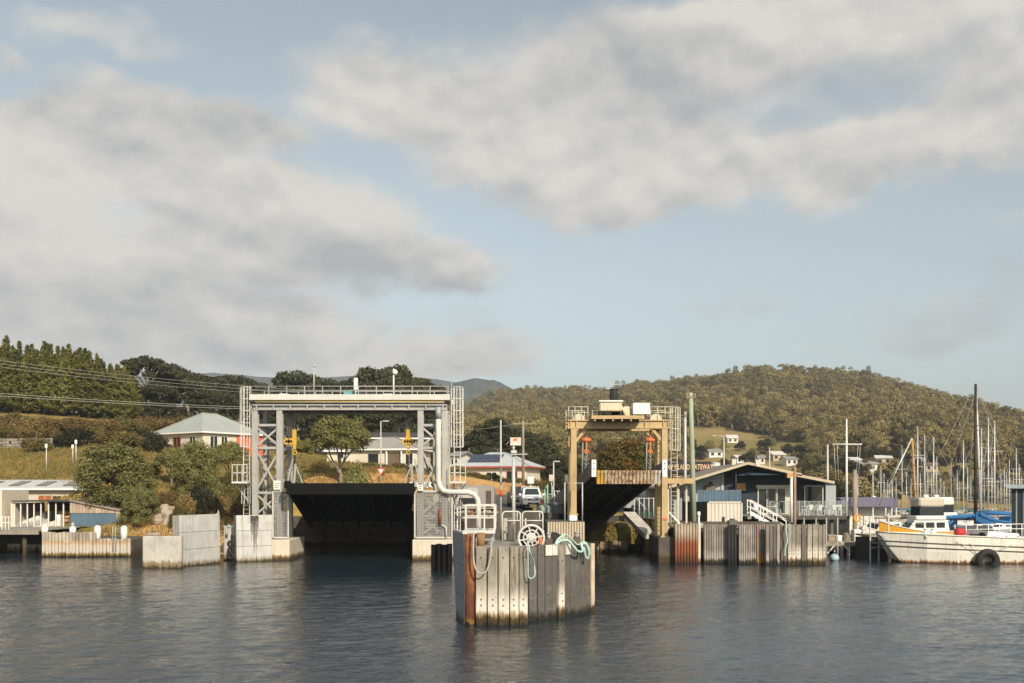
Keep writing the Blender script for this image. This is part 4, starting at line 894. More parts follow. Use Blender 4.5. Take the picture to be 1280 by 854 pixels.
mb = MB(); mb.cyl((gx(491), YG + .5, ZT - .1), (gx(491), YG + .5, PZ(460, YG)), .06, .05, 8); mb.sphere((gx(493), YG + .4, PZ(464.5, YG)), .19, .13, .19); mb.build('floodlight', WHITE, G)
mb = MB(); mb.cyl((gx(564.5), YG, PZ(513, YG)), (gx(564.5), YG, PZ(460, YG)), .03, .02, 6); mb.bar((gx(566), YG, PZ(460.5, YG)), (gx(588), YG, PZ(457.5, YG)), .02, .02)
for k in range(6): 
    a = P(568 + k * 3.4, 460 - k * .5, YG); mb.bar(a + Vector((0, -.25, 0)), a + Vector((0, .25, 0)), .015)
mb.build('antenna', STEEL, G)
# ladder cages with landings
def ladder_cage(px0, px1, side):
    xc, rad = gx((px0 + px1) / 2), (px1 - px0) / 2 / SG; z0, z1 = PZ(559, YG), PZ(484, YG); y = YG + .2
    for k in range(7):
        a = math.pi * k / 6; q = (xc + math.cos(a) * rad, y - math.sin(a) * rad)
        mb = MB(); mb.bar((*q, z0), (*q, z1), .05, .025); mb.build('cage_bar', WHITEST, G)
    for zq in np.linspace(z0, z1, 6):
        mb = MB(); mb.tube([(xc + math.cos(math.pi * k / 8) * rad, y - math.sin(math.pi * k / 8) * rad, zq) for k in range(9)], .03, 6); mb.build('cage_hoop', WHITEST, G)
    for s_ in (-.22, .22):
        mb = MB(); mb.bar((xc + s_, y + .25, PZ(670, YG)), (xc + s_, y + .25, z1), .06, .04); mb.build('ladder_stile', WHITEST, G)
    mb = MB()
    for zq in np.arange(PZ(668, YG), z1, .3): mb.bar((xc - .22, y + .25, zq), (xc + .22, y + .25, zq), .03)
    mb.build('rungs', STEEL, G)
    a0, a1 = (gx(293.5), gx(313)) if side < 0 else (gx(562.5), gx(583)); zl = PZ(602, YG)
    mb = MB(); mb.box(a0, a1, YG - .8, YG + 1.0, zl - .14, zl); mb.build('landing', WHITEST, G)
    mb = MB(); mb.bar((a0 if side < 0 else a1, YG + .1, zl - .12), (gx(310) if side < 0 else gx(566), YG + .1, zl - 1.4), .1); mb.build('landing_bracket', STEEL, G)
    for zq in (.62, 1.2):
        mb = MB(); mb.bar((a0, YG - .78, zl + zq), (a1, YG - .78, zl + zq), .05); mb.bar((a0 if side < 0 else a1, YG - .78, zl + zq), (a0 if side < 0 else a1, YG + .98, zl + zq), .05); mb.build('landing_rail', WHITEST, G)
    for k in range(4):
        x = a0 + .03 + (a1 - a0 - .06) * k / 3; mb = MB(); mb.bar((x, YG - .78, zl), (x, YG - .78, zl + 1.2), .05); mb.build('landing_post', WHITEST, G)
    for k in range(5):                     # lower cage
        a = math.pi * k / 4; q = (xc + math.cos(a) * rad * .8, y - math.sin(a) * rad * .8); mb = MB(); mb.bar((*q, PZ(630, YG)), (*q, zl - .15), .04, .02); mb.build('cage_bar', WHITEST, G)
ladder_cage(299.5, 313, -1); ladder_cage(563.5, 579, 1)
# big white duct
mb = MB(); yd = YG - .55; Pd = lambda a, b: P(a, b, yd)
mb.tube([Pd(548, 509), Pd(548, 560), Pd(548, 600), Pd(549.5, 608), Pd(554, 613.5), Pd(562, 615.3), Pd(585, 615.3), Pd(592.5, 618), Pd(597, 624), Pd(598, 632), Pd(598, 656), Pd(598, 662) + Vector((0, .25, 0)), Pd(598, 664) + Vector((0, .8, 0)), Pd(598, 664) + Vector((0, 3.3, 0))], .20, 14); mb.build('duct', WHITEST, G)
mb = MB(); mb.cyl(Pd(548, 509), Pd(548, 524), .215, None, 14); mb.build('duct_collar', STEELD, G)
# mesh cages round the tower feet
MESH = mat('mesh_wire', (0.36, .36, .34), .6, .1, 1.0, .2)
for pa, pb in ((519, 565.5), (342.5, 361.5)):
    x0_, x1_ = gx(pa), gx(pb); z0, z1 = PZ(672.5, YG), PZ(614, YG); y = YG - .3
    mb = MB()
    for a_, b_ in (((x0_, z0), (x0_, z1)), ((x1_, z0), (x1_, z1)), ((x0_, z1), (x1_, z1)), ((x0_, z0 + .03), (x1_, z0 + .03))): mb.bar((a_[0], y, a_[1]), (b_[0], y, b_[1]), .09)
    mb.build('cage_frame', WHITEST, G)
    mb = MB()
    for x in np.arange(x0_ + .08, x1_, .11): mb.bar((x, y, z0), (x, y, z1), .022)
    for z in np.arange(z0 + .1, z1, .11): mb.bar((x0_, y + .012, z), (x1_, y + .012, z), .022)
    tag(mb.build('wire_mesh', MESH, G), kind='stuff')
mb = MB(); mb.box(gx(529), gx(552), YG + .6, YG + 1.4, PZ(672, YG), PZ(628, YG), .03); mb.build('machine_cabinet', STEELD, G)
for pa, pb, pc, pd in ((344, 352.5, 601, 612), (523, 529.5, 605, 613.5)):
    mb = MB(); mb.box(gx(pa), gx(pb), YG - .50, YG - .46, PZ(pd, YG), PZ(pc, YG)); o = mb.build('notice', WHITE, G)
    mb = MB()
    for k in range(3): mb.box(gx(pa + 1.2), gx(pb - 2.5 + k), YG - .505, YG - .501, PZ(pd - 2.2 - k * 2.6, YG), PZ(pd - 3.2 - k * 2.6, YG))
    mb.build('notice_print', mat('grey_print', (.12, .12, .12), .7), o)
mb = MB(); mb.cyl(P(550, 655, YG - .5), P(550, 636, YG - .5), .1, None, 10); mb.build('extinguisher', mat('dull_red', (.25, .06, .03), .5), G)
mb = MB(); mb.tube([P(552, 656, YG - .5), P(557.5, 659, YG - .5), P(558, 675, YG - .5)], .05, 8); mb.build('drain_pipe', WHITEST, G)
# sheaves, hoist ropes and yellow hook blocks
YEL = mat('hook_block_yellow', (0.52, 0.31, 0.03), .5, .1, 2.0, streak=(.3, .15, .03), streak_amt=.4)
for pc, side in ((368, 1), (510, -1)):
    hb = thing('hoist_block', 'yellow hook block hanging at the %s end of the white gantry' % ('left' if side > 0 else 'right'), 'hook block', P(pc, 540, YG + 1.4), 'yellow hook blocks')
    y = YG + 1.4; q = lambda a, b: P(a, b, y)
    off = -6 if side > 0 else 0
    for k, xo in enumerate((-9, -6.5, -3.5, 0) if side > 0 else (-3, -1, 1, 3)):
        mb = MB(); mb.cyl(q(pc + xo, 512), q(pc + xo, 545 if xo < -1 and side > 0 else 540), .028, None, 6); mb.build('wire_rope', STEELD, hb)
    mb = MB(); mb.prism([q(pc - 2, 537) + Vector((0, -.12, 0)), q(pc + 2.4, 537) + Vector((0, -.12, 0)), q(pc + 3.0, 552) + Vector((0, -.12, 0)), q(pc + 2.0, 562) + Vector((0, -.12, 0)), q(pc - 1, 562) + Vector((0, -.12, 0)), q(pc - 2.4, 552) + Vector((0, -.12, 0))], (0, .24, 0)); mb.build('block_body', YEL, hb)
    for k in (0, 1):
        c = q(pc + off - 3 + k * 6 if side < 0 else pc - 9 + k * 5.5, 552); mb = MB(); mb.cyl(c + Vector((0, -.2, 0)), c + Vector((0, .1, 0)), .24, None, 18); sh_ = mb.build('sheave', YEL, hb)
        mb = MB(); mb.cyl(c + Vector((0, -.23, 0)), c + Vector((0, -.2, 0)), .1, None, 12); mb.build('sheave_pin', DARK, sh_)
    mb = MB(); mb.torus(q(pc + .5, 566), .14, .05, n=16); mb.build('shackle', YEL, hb)
    mb = MB(); 
    for k in range(14): mb.torus(q(pc + .5 + (0 if k % 2 else .3), 570 + k * 2.5), .09, .03, axis='y' if k % 2 else 'x', n=8, m=5)
    mb.build('chain', DARK, hb)
# concrete feet
for pa, pb, lb in ((314, 364.5, 'cream concrete footing under the left gantry tower'), (516.5, 566.5, 'cream concrete footing under the right gantry tower')):
    f_ = MB(); f_.box(gx(pa), gx(pb), YG - .7, YG + 4.4, -1.5, 1.5, .05); tag(f_.build('concrete_footing', CREAMC, loc=(gx((pa + pb) / 2), YG + 1.8, 0)), lb, 'footing', 'gantry footings')

# ------------------------------------------------------------------ the raised black ramp
RP = thing('ferry_ramp', 'raised black steel ferry ramp under the white gantry', 'ramp', (-14, 92, 2.0))
Lp, Rp_ = Vector((PX(358, 70), 70, PZ(604, 70))), Vector((PX(518, 70), 70, PZ(604, 70)))
Lh, Rh = Vector((PX(389, 92) - .2, 92, 2.75)), Vector((PX(511, 92), 92, 2.75))
dn = Vector((0, 0, -1))
mb = MB(); th = .22
mb.add([Lp, Rp_, Rh, Lh] + [q + dn * th for q in (Lp, Rp_, Rh, Lh)], [(0, 1, 2, 3), (7, 6, 5, 4), (0, 4, 5, 1), (1, 5, 6, 2), (2, 6, 7, 3), (3, 7, 4, 0)]); mb.build('deck_plate', BLACKST, RP)
for k in range(7):
    t_ = (k + .15) / 6.3; a = Lp.lerp(Rp_, t_) + dn * .22; b = Lh.lerp(Rh, t_) + dn * .22
    w_ = Vector((.09, 0, 0)); mb = MB(); mb.add([a - w_, a + w_, b + w_, b - w_, a - w_ + dn * .55, a + w_ + dn * .55, b + w_ + dn * 1.0, b - w_ + dn * 1.0], [(0, 1, 2, 3), (7, 6, 5, 4), (0, 4, 5, 1), (1, 5, 6, 2), (2, 6, 7, 3), (3, 7, 4, 0)]); mb.build('girder', BLACKST, RP)
for k in range(9):
    t_ = (k + .5) / 9; mb = MB(); mb.bar(Lp.lerp(Lh, t_) + dn * .5, Rp_.lerp(Rh, t_) + dn * .5, .12, .4); mb.build('cross_girder', BLACKST, RP)
mb = MB(); mb.bar(Lp + dn * .42, Rp_ + dn * .42, .12, .75); mb.build('lip_beam', BLACKST, RP)
for a, b in ((Lp, Lh), (Rp_, Rh)):
    s_ = 1 if a is Lp else -1; mb = MB(); o_ = Vector((-.16 * s_, 0, 0))
    ha = Vector((0, 0, .15)); hb_ = Vector((0, 0, .95))
    a2 = a.lerp(b, .12); vs = [a + dn * .25, b + dn * .25, b + hb_, a2 + Vector((0, 0, .55)), a + ha]; mb.prism(vs, o_); mb.build('side_wall', BLACKST if s_ > 0 else STEELD, RP)
for x_, s_ in ((Lp.x, 1), (Rp_.x, -1)):
    base = Vector((x_ + .25 * s_, 71.4, Lp.z)); mb = MB(); mb.bar(base, base + Vector((.1 * s_, 0, 1.4)), .14); mb.bar(base + Vector((-.5 * s_, 0, 0)), base + Vector((-.1 * s_, 0, 1.75)), .1); mb.bar(base + Vector((.6 * s_, 0, 0)), base + Vector((.15 * s_, 0, 1.2)), .08); mb.build('lifting_arm', STEELD, RP)
# abutment under the hinge
ab = thing('abutment', 'dark timber faced abutment under the black ramp hinge', 'abutment', (-14, 92.6, 0))
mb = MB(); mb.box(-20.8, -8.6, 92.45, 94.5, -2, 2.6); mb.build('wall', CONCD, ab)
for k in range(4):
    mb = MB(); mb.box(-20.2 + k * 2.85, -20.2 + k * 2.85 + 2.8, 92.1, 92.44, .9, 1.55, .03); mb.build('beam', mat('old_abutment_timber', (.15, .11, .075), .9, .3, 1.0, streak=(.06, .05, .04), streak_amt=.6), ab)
for k in range(4):
    mb = MB(); mb.box(-20.2 + k * 2.85, -20.2 + k * 2.85 + 2.8, 92.1, 92.44, .2, .86, .03); mb.build('beam', MATS['old_abutment_timber'], ab)
# ------------------------------------------------------------------ left: fender walls, wharf, boat sheds
def slab_wall(name, label, A, B, z_top, cols, rows, th, m_, lean=0.0):
    """precast wall made of slabs: A, B waterline ends in plan"""
    t_ = thing(name, label, 'fender wall', (A[0], A[1], 0)); A, B = Vector((*A, 0)), Vector((*B, 0)); dr = (B - A).normalized(); bk = Vector((-dr.y, dr.x, 0)); L = (B - A).length
    zs = [-1.4] + [z_top * (k + 1) / rows for k in range(rows)]; g = .012
    for c0, c1 in zip(cols[:-1], cols[1:]):
        for z0, z1 in zip(zs[:-1], zs[1:]):
            q = []
            for z in (z0 + g, z1 - g):
                ln = bk * lean * max(z, 0)
                a, b = A + dr * (c0 * L + g) + ln, A + dr * (c1 * L - g) + ln
                q += [a + Vector((0, 0, z)), b + Vector((0, 0, z)), b + bk * .2 + Vector((0, 0, z)), a + bk * .2 + Vector((0, 0, z))]
            mb = MB(); mb.add(q, [(3, 2, 1, 0), (4, 5, 6, 7), (0, 1, 5, 4), (1, 2, 6, 5), (2, 3, 7, 6), (3, 0, 4, 7)]); mb.build('slab', m_, t_)
    mb = MB(); a, b = A + bk * (.2 + lean * z_top) + dr * .03, B + bk * (.2 + lean * z_top) - dr * .03; mb.prism([a + Vector((0, 0, -1.4)), b + Vector((0, 0, -1.4)), b + bk * th + Vector((0, 0, -1.4)), a + bk * th + Vector((0, 0, -1.4))], (0, 0, 1.4 + z_top - .03)); mb.build('backing', mat('mid_grey_concrete', (.25, .24, .22), .9, .2, 1.0, streak=(.12, .11, .1), streak_amt=.5, tide=[(.3, WEED, .1)]), t_)  # backing is a darker grey than the slabs in front
    return t_
def wl(px, py): Y = HC * F / (py - HZ); return (PX(px, Y), Y)
W1 = slab_wall('fender_wall', 'tall pale fender wall of six concrete slabs, nearer the low wall', wl(227.5, 709.5), wl(275.5, 704), 3.42, [0, .22, 1], 3, .5, CONCP, .02)
W2 = slab_wall('fender_wall', 'tall fender wall with a black stain, beside the gantry foot', wl(295.5, 703), wl(340.5, 701.3), 3.30, [0, .18, .55, 1], 3, .5, CONCP, .015)
# black drip stain: a run of soot on the middle slabs
A, B = Vector((*wl(295.5, 703), 0)), Vector((*wl(340.5, 701.3), 0)); dr = (B - A).normalized(); bk = Vector((-dr.y, dr.x, 0)); L = (B - A).length
stn = mat('black_soot_stain', (.035, .033, .03), .9, .4, 3.0, spots=(.30, .30, .29), spot_amt=.8, spot_scale=6.0)
r = np.random.default_rng(3)
for k in range(9):
    c = .50 + (k - 4) * .026; z1 = 3.24; z0 = (2.1, 1.4, 1.9, .9, 0.55, 1.2, 1.0, 1.7, 2.2)[k]; a = A + dr * c * L - bk * .006
    f1, f0 = a + bk * .015 * z1 + Vector((0, 0, z1)), a + bk * .015 * z0 + Vector((0, 0, z0)); mb = MB(); hw = dr * .034
    mb.prism([f0 + hw * .3, f1 + hw, f1 - hw, f0 - hw * .3], -bk * .004); mb.build('soot_run', stn, W2)
lw = MB(); a, b = wl(178, 710.5), wl(226.5, 710.5); lw.box(a[0], b[0], a[1], a[1] + .45, -1.4, PZ(670.5, a[1]), .04)
lw = tag(lw.build('low_wall', CONC, loc=(a[0], a[1], 0)), 'low pale concrete wall, lowest of the fender walls', 'wall')
a, b = wl(278, 704.5), wl(293, 704.5); mb = MB(); mb.box(a[0] * 1.04, b[0] * 1.04, a[1] + 3, a[1] + 3.6, -1.4, PZ(659, a[1] + 1), .04); blk = thing('mooring_block', 'concrete block with black fenders between the tall fender walls', 'mooring block', (a[0], a[1], 0)); mb.build('block', CONC, blk)
for z in (1.3, .85, .45):
    mb = MB(); mb.torus((PX(289.5, 69.6), 69.4, z), .17, .10, n=16); mb.build('tyre', RUBBER, blk)
mb = MB(); mb.cyl((PX(291, 69.8), 69.75, -1), (PX(291, 69.8), 69.75, 1.9), .14); mb.build('pile', RUBBER, blk)
mb = MB(); mb.cyl(P(286, 660, 70.5), P(286, 656, 70.5), .1, .1, 10); mb.build('cap', mat('teal_cap', (.2, .36, .36), .6), blk)
# posts on top of tall wall: folded ladder arm and chain
mb = MB(); mb.bar(P(266, 646, 69.3), P(274, 641, 69.3), .12); mb.bar(P(273, 645, 69.2), P(273, 638, 69.2), .08); mb.bar(P(272.6, 645, 68.75), P(273.2, 660, 68.75), .05); tag(mb.build('davit_arm', STEEL, loc=P(268, 646, 69.2)), 'small steel davit arm on the tall pale fender wall', 'davit')

# timber wharf: planked face
WPLANK = mat('wharf_plank', (0.36, 0.31, 0.25), .9, .22, 1.6, bump=.35, vary=.2, streak=(.15, .12, .09), streak_amt=.6, tide=[(1.15, (.45, .28, .14), .12), (.98, (.47, .42, .35), .14), (.32, (.17, .12, .03), .09), (.14, SLIME, .07)])
wh = thing('timber_wharf', 'old timber wharf with planked face at the left shore', 'wharf', (-32, 76, 0))
YW = 75.0; n = 26
for k in range(n):
    p0 = 52 + (163 - 52) * k / n; p1 = 52 + (163 - 52) * (k + 1) / n - .7; zt = (1.88 if p0 < 118 else 1.38) + random.uniform(-.05, .04); yo = random.uniform(-.05, .05)
    mb = MB(); mb.box(PX(p0, YW), PX(p1, YW), YW + yo, YW + .2 + yo, -1.3, zt, .015); mb.build('plank', WPLANK, wh)
mb = MB(); mb.box(PX(52, YW) + .05, PX(163, YW) - .05, YW + .28, YW + .5, .3, .6); mb.box(PX(52, YW) + .05, PX(163, YW) - .05, YW + .28, YW + .5, .95, 1.25); mb.build('waling', mat('wet_timber', (.07, .055, .04), .9, .3), wh)
mb = MB(); mb.box(PX(52, YW) + .02, PX(163, YW) - .02, YW + .55, YW + 8.5, -1.2, 1.30); mb.build('fill', CONCD, wh)
DECKT = mat('grey_deck_boards', (.27, .245, .21), .9, .2, 1.5, bump=.3, vary=.15, streak=(.13, .11, .09), streak_amt=.4)
x = -62.0
while x < PX(48, 77):
    mb = MB(); mb.box(x, x + .24, 77.0, 90, 1.88, 1.96); mb.build('deck_board', DECKT, wh); x += .255
mb = MB(); mb.box(-62, PX(49, 77), 76.85, 77.0, 1.62, 1.965); mb.build('edge_beam', mat('edge_beam_timber', (.25, .22, .18), .9, .2, 1.2, streak=(.1, .08, .06), streak_amt=.5), wh)
for k in range(10):
    x = -60 + k * 2.45; mb = MB(); mb.cyl((x, 77.5, -1.4), (x, 77.5, 1.86), .17, .16, 10); mb.build('pile', mat('wharf_pile', (.055, .045, .035), .9, .3, 2.0, tide=[(.5, WEED, .2)]), wh)
for k in range(3):
    x0_ = PX(9, 81) + k * 1.25; mb = MB(); mb.box(x0_, x0_ + 1.0, 81, 82, -1, PZ(680, 81) - .05 * k, .03); mb.build('footing_block', CONC, wh)
mb = MB(); mb.box(-62, PX(60, 84), 83, 84, -2, 1.86); mb.build('shore_wall', CONCD, wh)
PILEW = mat('white_pile_sleeve', (.66, .66, .64), .5, .06, 2.0)
for px, t0, t1, lb in ((56, 666, 659, 'stubby white pile cap at the left end of the planked wharf face'), (91, 666, 659.5, 'white pile cap with a grey lamp on the planked wharf face'), (122, 674.5, 658.5, 'tall white pile sleeve at the step of the wharf face'), (155, 674.5, 659, 'white pile sleeve at the right end of the wharf face')):
    x = PX(px, 75.4); b_ = thing('white_pile', lb, 'pile', (x, 75.4, 0), 'white piles along the wharf')
    mb = MB(); mb.cyl((x, 75.4, PZ(t0 + 2, 75.4)), (x, 75.4, PZ(t1, 75.4)), .24, None, 14); mb.build('sleeve', PILEW, b_)
    mb = MB(); mb.tube([(x, 75.4, PZ(t1, 75.4)), (x, 75.4, PZ(t1 - 1.2, 75.4)), (x, 75.4, PZ(t1 - 1.8, 75.4))], [.24, .17, .05], 14); mb.build('cap', PILEW, b_)
    if px == 91: mb = MB(); mb.sphere((x, 75.4, PZ(656.3, 75.4)), .15, .15, .2); mb.build('lamp', mat('grey_lamp', (.3, .33, .34), .4), b_)
ld = thing('wharf_ladder', 'pale hooped ladder rails at the wharf edge', 'ladder', (PX(146, 75.2), 75.2, 1.4))
for px in (142, 145.5):
    mb = MB(); x = PX(px, 75.2); mb.tube([(x, 75.0, .4), (x, 75.0, 2.15), (x, 75.1, 2.3), (x, 75.4, 2.32), (x, 75.6, 2.2), (x, 75.6, 1.35)], .035, 7); mb.build('rail', STEEL, ld)
mb = MB()
for z in (.5, .8, 1.1, 1.4): mb.cyl((PX(142, 75.2), 75.0, z), (PX(145.5, 75.2), 75.0, z), .02, None, 6)
mb.build('rungs', STEEL, ld)

# long beige shed
YS = 93.0; bs = thing('beige_shed', 'long beige metal shed with skylights behind the boat shed', 'shed', (-47, YS, 2.2))
BEI = mat('beige_cladding', (.52, .465, .385), .7, .06, .6, streak=(.36, .31, .25), streak_amt=.3)
x0_, x1_ = -62.0, PX(111.5, YS); ze, zr = PZ(610.5, YS), PZ(602.5, YS + 3)
mb = MB(); mb.box(x0_, x1_, YS, YS + 9, 1.6, ze); mb.add([(x1_, YS, ze), (x1_, YS + 9, ze), (x1_, YS + 4.5, zr + .12)], [(0, 1, 2)]); mb.build('wall', BEI, bs)
mb = MB(); ROOFW = mat('pale_metal_roof', (.55, .54, .52), .45, .06, .5, .3)
mb.sheet((x0_, YS - .45, ze - .04), (x1_ + .45, YS - .45, ze - .04), 1.0, .03, .3, 4, ((0, 4.95, zr - ze + .25))); mb.build('roof', ROOFW, bs)
mb = MB(); mb.add([(x0_, YS + 4.5, zr + .21), (x1_ + .45, YS + 4.5, zr + .21), (x1_ + .45, YS + 9.4, ze), (x0_, YS + 9.4, ze)], [(0, 1, 2, 3)]); mb.build('back_roof', ROOFW, bs)
mb = MB(); mb.box(x0_, x1_ + .5, YS - .62, YS - .48, ze - .16, ze + .03); mb.build('gutter', WHITE, bs)
for pa in (-30, 4, 38, 71.5):
    xa = PX(pa, YS); s0, s1 = .28, .80; mb = MB(); ya, yb_ = YS - .45 + 4.95 * s0, YS - .45 + 4.95 * s1; za, zb = ze + (zr - ze + .25) * s0 + .03, ze + (zr - ze + .25) * s1 + .03
    mb.add([(xa, ya, za), (xa + 1.0, ya, za), (xa + 1.0, yb_, zb), (xa, yb_, zb)], [(0, 1, 2, 3)]); mb.build('skylight', mat('grey_skylight', (.16, .17, .15), .35, .1, 1.0), bs)
for pa, pb, ya, yb_, m_ in ((8, 18.5, 619, 625, GLASS), (48.5, 64.5, 619.5, 626, mat('rust_red_blind', (.33, .10, .035), .6)), (66, 77, 620, 626, GLASS)):
    mb = MB(); mb.box(PX(pa, YS), PX(pb, YS), YS - .03, YS + .04, PZ(yb_, YS), PZ(ya, YS)); wn_ = mb.build('window', m_, bs)
    mb = MB(); xa, xb, za, zb = PX(pa, YS), PX(pb, YS), PZ(yb_, YS), PZ(ya, YS)
    for a_, b_ in (((xa, za), (xb, za)), ((xa, zb), (xb, zb)), ((xa, za), (xa, zb)), ((xb, za), (xb, zb)), (((xa + xb) / 2, za), ((xa + xb) / 2, zb))): mb.bar((a_[0], YS - .04, a_[1]), (b_[0], YS - .04, b_[1]), .06)
    mb.build('window_frame', mat('tan_window_frame', (.42, .30, .16), .6), wn_)
mb = MB(); mb.cyl((x1_ - .06, YS - .1, 2), (x1_ - .06, YS - .1, ze - .1), .06); mb.build('downpipe', BEI, bs)

# open boat shed
YO = 84.0; os_ = thing('boat_shed', 'open fronted boat shed with blue roller door on the wharf', 'boat shed', (-38, YO, 1.96))
gx_ = lambda px: PX(px, YO); zf = 1.96; zr0 = PZ(627, YO)
WPOST = mat('white_shed_post', (.6, .58, .54), .6, .06)
for px in (18.5, 26, 34.3, 42.6, 51.3, 60.8, 70, 79.5):
    mb = MB(); mb.bar((gx_(px), YO, zf), (gx_(px), YO, zr0 - .1), .09); mb.build('post', WPOST, os_)
mb = MB(); mb.box(gx_(17), gx_(88), YO - .35, YO + 6.5, zr0 - .02, zr0 + .09); mb.build('roof', mat('dark_shed_roof', (.05, .047, .045), .7), os_)
mb = MB(); mb.box(gx_(17), gx_(88) + 4, YO + 6.3, YO + 6.5, zf, zr0 - .03); mb.build('back_wall', mat('shed_inner_wall', (.10, .085, .07), .9, .3), os_)
mb = MB(); mb.box(gx_(14), gx_(18) - .02, YO - .1, YO + 5.5, zf, PZ(629, YO)); mb.box(gx_(0) - 2, gx_(7), YO - .6, YO + 4, zf, PZ(613, YO)); mb.build('cream_wing', mat('cream_wall', (.56, .50, .41), .75, .07), os_)
mb = MB(); mb.box(gx_(14), gx_(53), YO + 3.5, YO + 3.6, zf, zr0 - .9); mb.build('inner_partition', MATS['cream_wall'], os_)
z1 = PZ(641, YO)
TAN = mat('tan_paling', (.34, .27, .20), .9, .12, 1.0, vary=.2, streak=(.17, .13, .09), streak_amt=.5)
npl = 15
for k in range(npl):
    pa = 88 + (147.5 - 88) * k / npl; pb = 88 + (147.5 - 88) * (k + 1) / npl - .35; ta = 627 + (pa - 88) * .2
    mb = MB(); mb.box(gx_(pa), gx_(pb), YO - .1 - .02 * (k % 2), YO - .03, z1 - .03, PZ(ta, YO)); mb.build('paling', TAN, os_)
mb = MB(); mb.box(gx_(88), gx_(147), YO + .02, YO + 6.2, zf, z1 + .3); mb.build('side_room', mat('shed_wall_tan', (.30, .25, .19), .9), os_)
ns = 14
BLUE = mat('slate_blue_roller_door', (.125, .195, .255), .55, .08, .8, vary=.04, streak=(.08, .12, .16), streak_amt=.4)
for k in range(ns):
    za, zb = zf + .06 + (z1 - zf - .08) * k / ns, zf + .06 + (z1 - zf - .08) * (k + 1) / ns; mb = MB()
    mb.add([(gx_(88.5), YO - .03, za), (gx_(146), YO - .03, za), (gx_(146), YO - .075, (za + zb) / 2), (gx_(88.5), YO - .075, (za + zb) / 2), (gx_(146), YO - .03, zb), (gx_(88.5), YO - .03, zb)], [(0, 1, 2, 3), (3, 2, 4, 5)]); mb.build('door_slat', BLUE, os_)
mb = MB(); mb.bar((gx_(148.5), YO - .08, zf), (gx_(148.5), YO - .08, PZ(638, YO)), .3, .14); mb.build('corner_post', TAN, os_)
mb = MB()
mb.prism([(gx_(88), YO - .3, PZ(627, YO) + .05), (gx_(151), YO - .3, PZ(639, YO) + .03), (gx_(151), YO - .3, PZ(639, YO) + .1), (gx_(88), YO - .3, PZ(627, YO) + .12)], (0, 6.8, 0)); mb.build('side_roof', mat('weathered_roof_sheet', (.30, .25, .2), .7), os_)

def hull_pts(L, B, H_, sheer=.25, stern=.75, n=9, flare=.0):
    """stations of a small boat hull, bow at +x; returns a list of rings"""
    rings = []
    for i in range(n):
        t_ = i / (n - 1); x = -L / 2 + L * t_
        w_ = B / 2 * (stern + (1 - stern) * math.sin(min(1, t_ / .5) * math.pi / 2)) * (1 if t_ < .5 else max(.02, 1 - ((t_ - .5) / .5) ** 2.2))
        zt = H_ + sheer * max(0, t_ - .35) ** 2 * 2.2; zb = .0 + .55 * H_ * max(0, (t_ - .72) / .28) ** 1.8
        rings.append([(x, -w_, zt), (x, -w_ * .93, zt * .5 + zb * .5), (x, -w_ * .55, zb + .06), (x, 0, zb), (x, w_ * .55, zb + .06), (x, w_ * .93, zt * .5 + zb * .5), (x, w_, zt)])
    return rings
def hull_mb(L, B, H_, zoff=0.0, **kw):
    rg = hull_pts(L, B, H_, **kw); mb = MB(); m_ = 7; vs = [(x, y, z + zoff) for q in rg for x, y, z in q]; fs = []
    for i in range(len(rg) - 1):
        for j in range(m_ - 1): fs.append((i * m_ + j, i * m_ + j + 1, (i + 1) * m_ + j + 1, (i + 1) * m_ + j))
    mb.add(vs, fs, True); mb.add([vs[j] for j in range(m_)], [tuple(range(m_))])
    return mb, [[(x, y, z + zoff) for x, y, z in q] for q in rg]
def deck_mb(rg, drop=.04):
    mb = MB(); vs = []; n = len(rg)
    for q in rg: vs += [(q[0][0], q[0][1] * .97, q[0][2] - drop), (q[-1][0], q[-1][1] * .97, q[-1][2] - drop)]
    mb.add(vs, [(2 * i, 2 * i + 1, 2 * i + 3, 2 * i + 2) for i in range(n - 1)]); return mb
GEL = mat('white_gelcoat', (.66, .65, .61), .3, .05, 1.2, streak=(.42, .36, .28), streak_amt=.25, vary=.05)
GREYH = mat('grey_dinghy', (.36, .36, .35), .5, .08, 2.0)
def dinghy(label, px, py, Y, L, rz, m_, tilt=0.0):
    l = P(px, py, Y); d_ = thing('dinghy', label, 'dinghy', l, 'dinghies stored in the boat shed'); ORIGIN[d_.name] = Vector((0, 0, 0))
    mb, rg = hull_mb(L, L * .4, .5); mb.build('hull', m_, d_)
    mb = MB()
    for q in (-.2, .15): mb.box(L * q - .12, L * q + .12, -L * .17, L * .17, .34, .38)
    mb.build('thwart', TAN, d_)
    mb = MB(); mb.tube([q[0] for q in rg], .03, 6); mb.tube([q[-1] for q in rg], .03, 6); mb.build('gunwale', m_, d_)
    d_.rotation_euler = (0, tilt, rz); return d_
dinghy('white dinghy leaning bow up in the boat shed', 35, 658, YO + 1.6, 3.2, .2, GEL, -.28)
dinghy('grey dinghy on the floor of the boat shed', 40, 661, YO + .7, 3.0, .15, GREYH, -.12)
dinghy('small white tender beside the timber stack in the boat shed', 61, 661, YO + 1.2, 2.2, .6, GEL, -.1)
r = np.random.default_rng(8)
tim = thing('timber_stack', 'stack of warm brown timber boards in the boat shed', 'timber stack', P(76, 661, YO + 1.5))
for k in range(16):
    x = gx_(66 + (k % 4) * 5) + r.uniform(-.1, .1); z = 2.0 + (k // 4) * .33; mb = MB(); mb.box(x, x + .3, YO + 1.2 + r.uniform(0, .4), YO + 4, z, z + .26); mb.build('board', mat('warm_board', (.36, .21, .09), .8, .2, 2.0, vary=.35), tim)
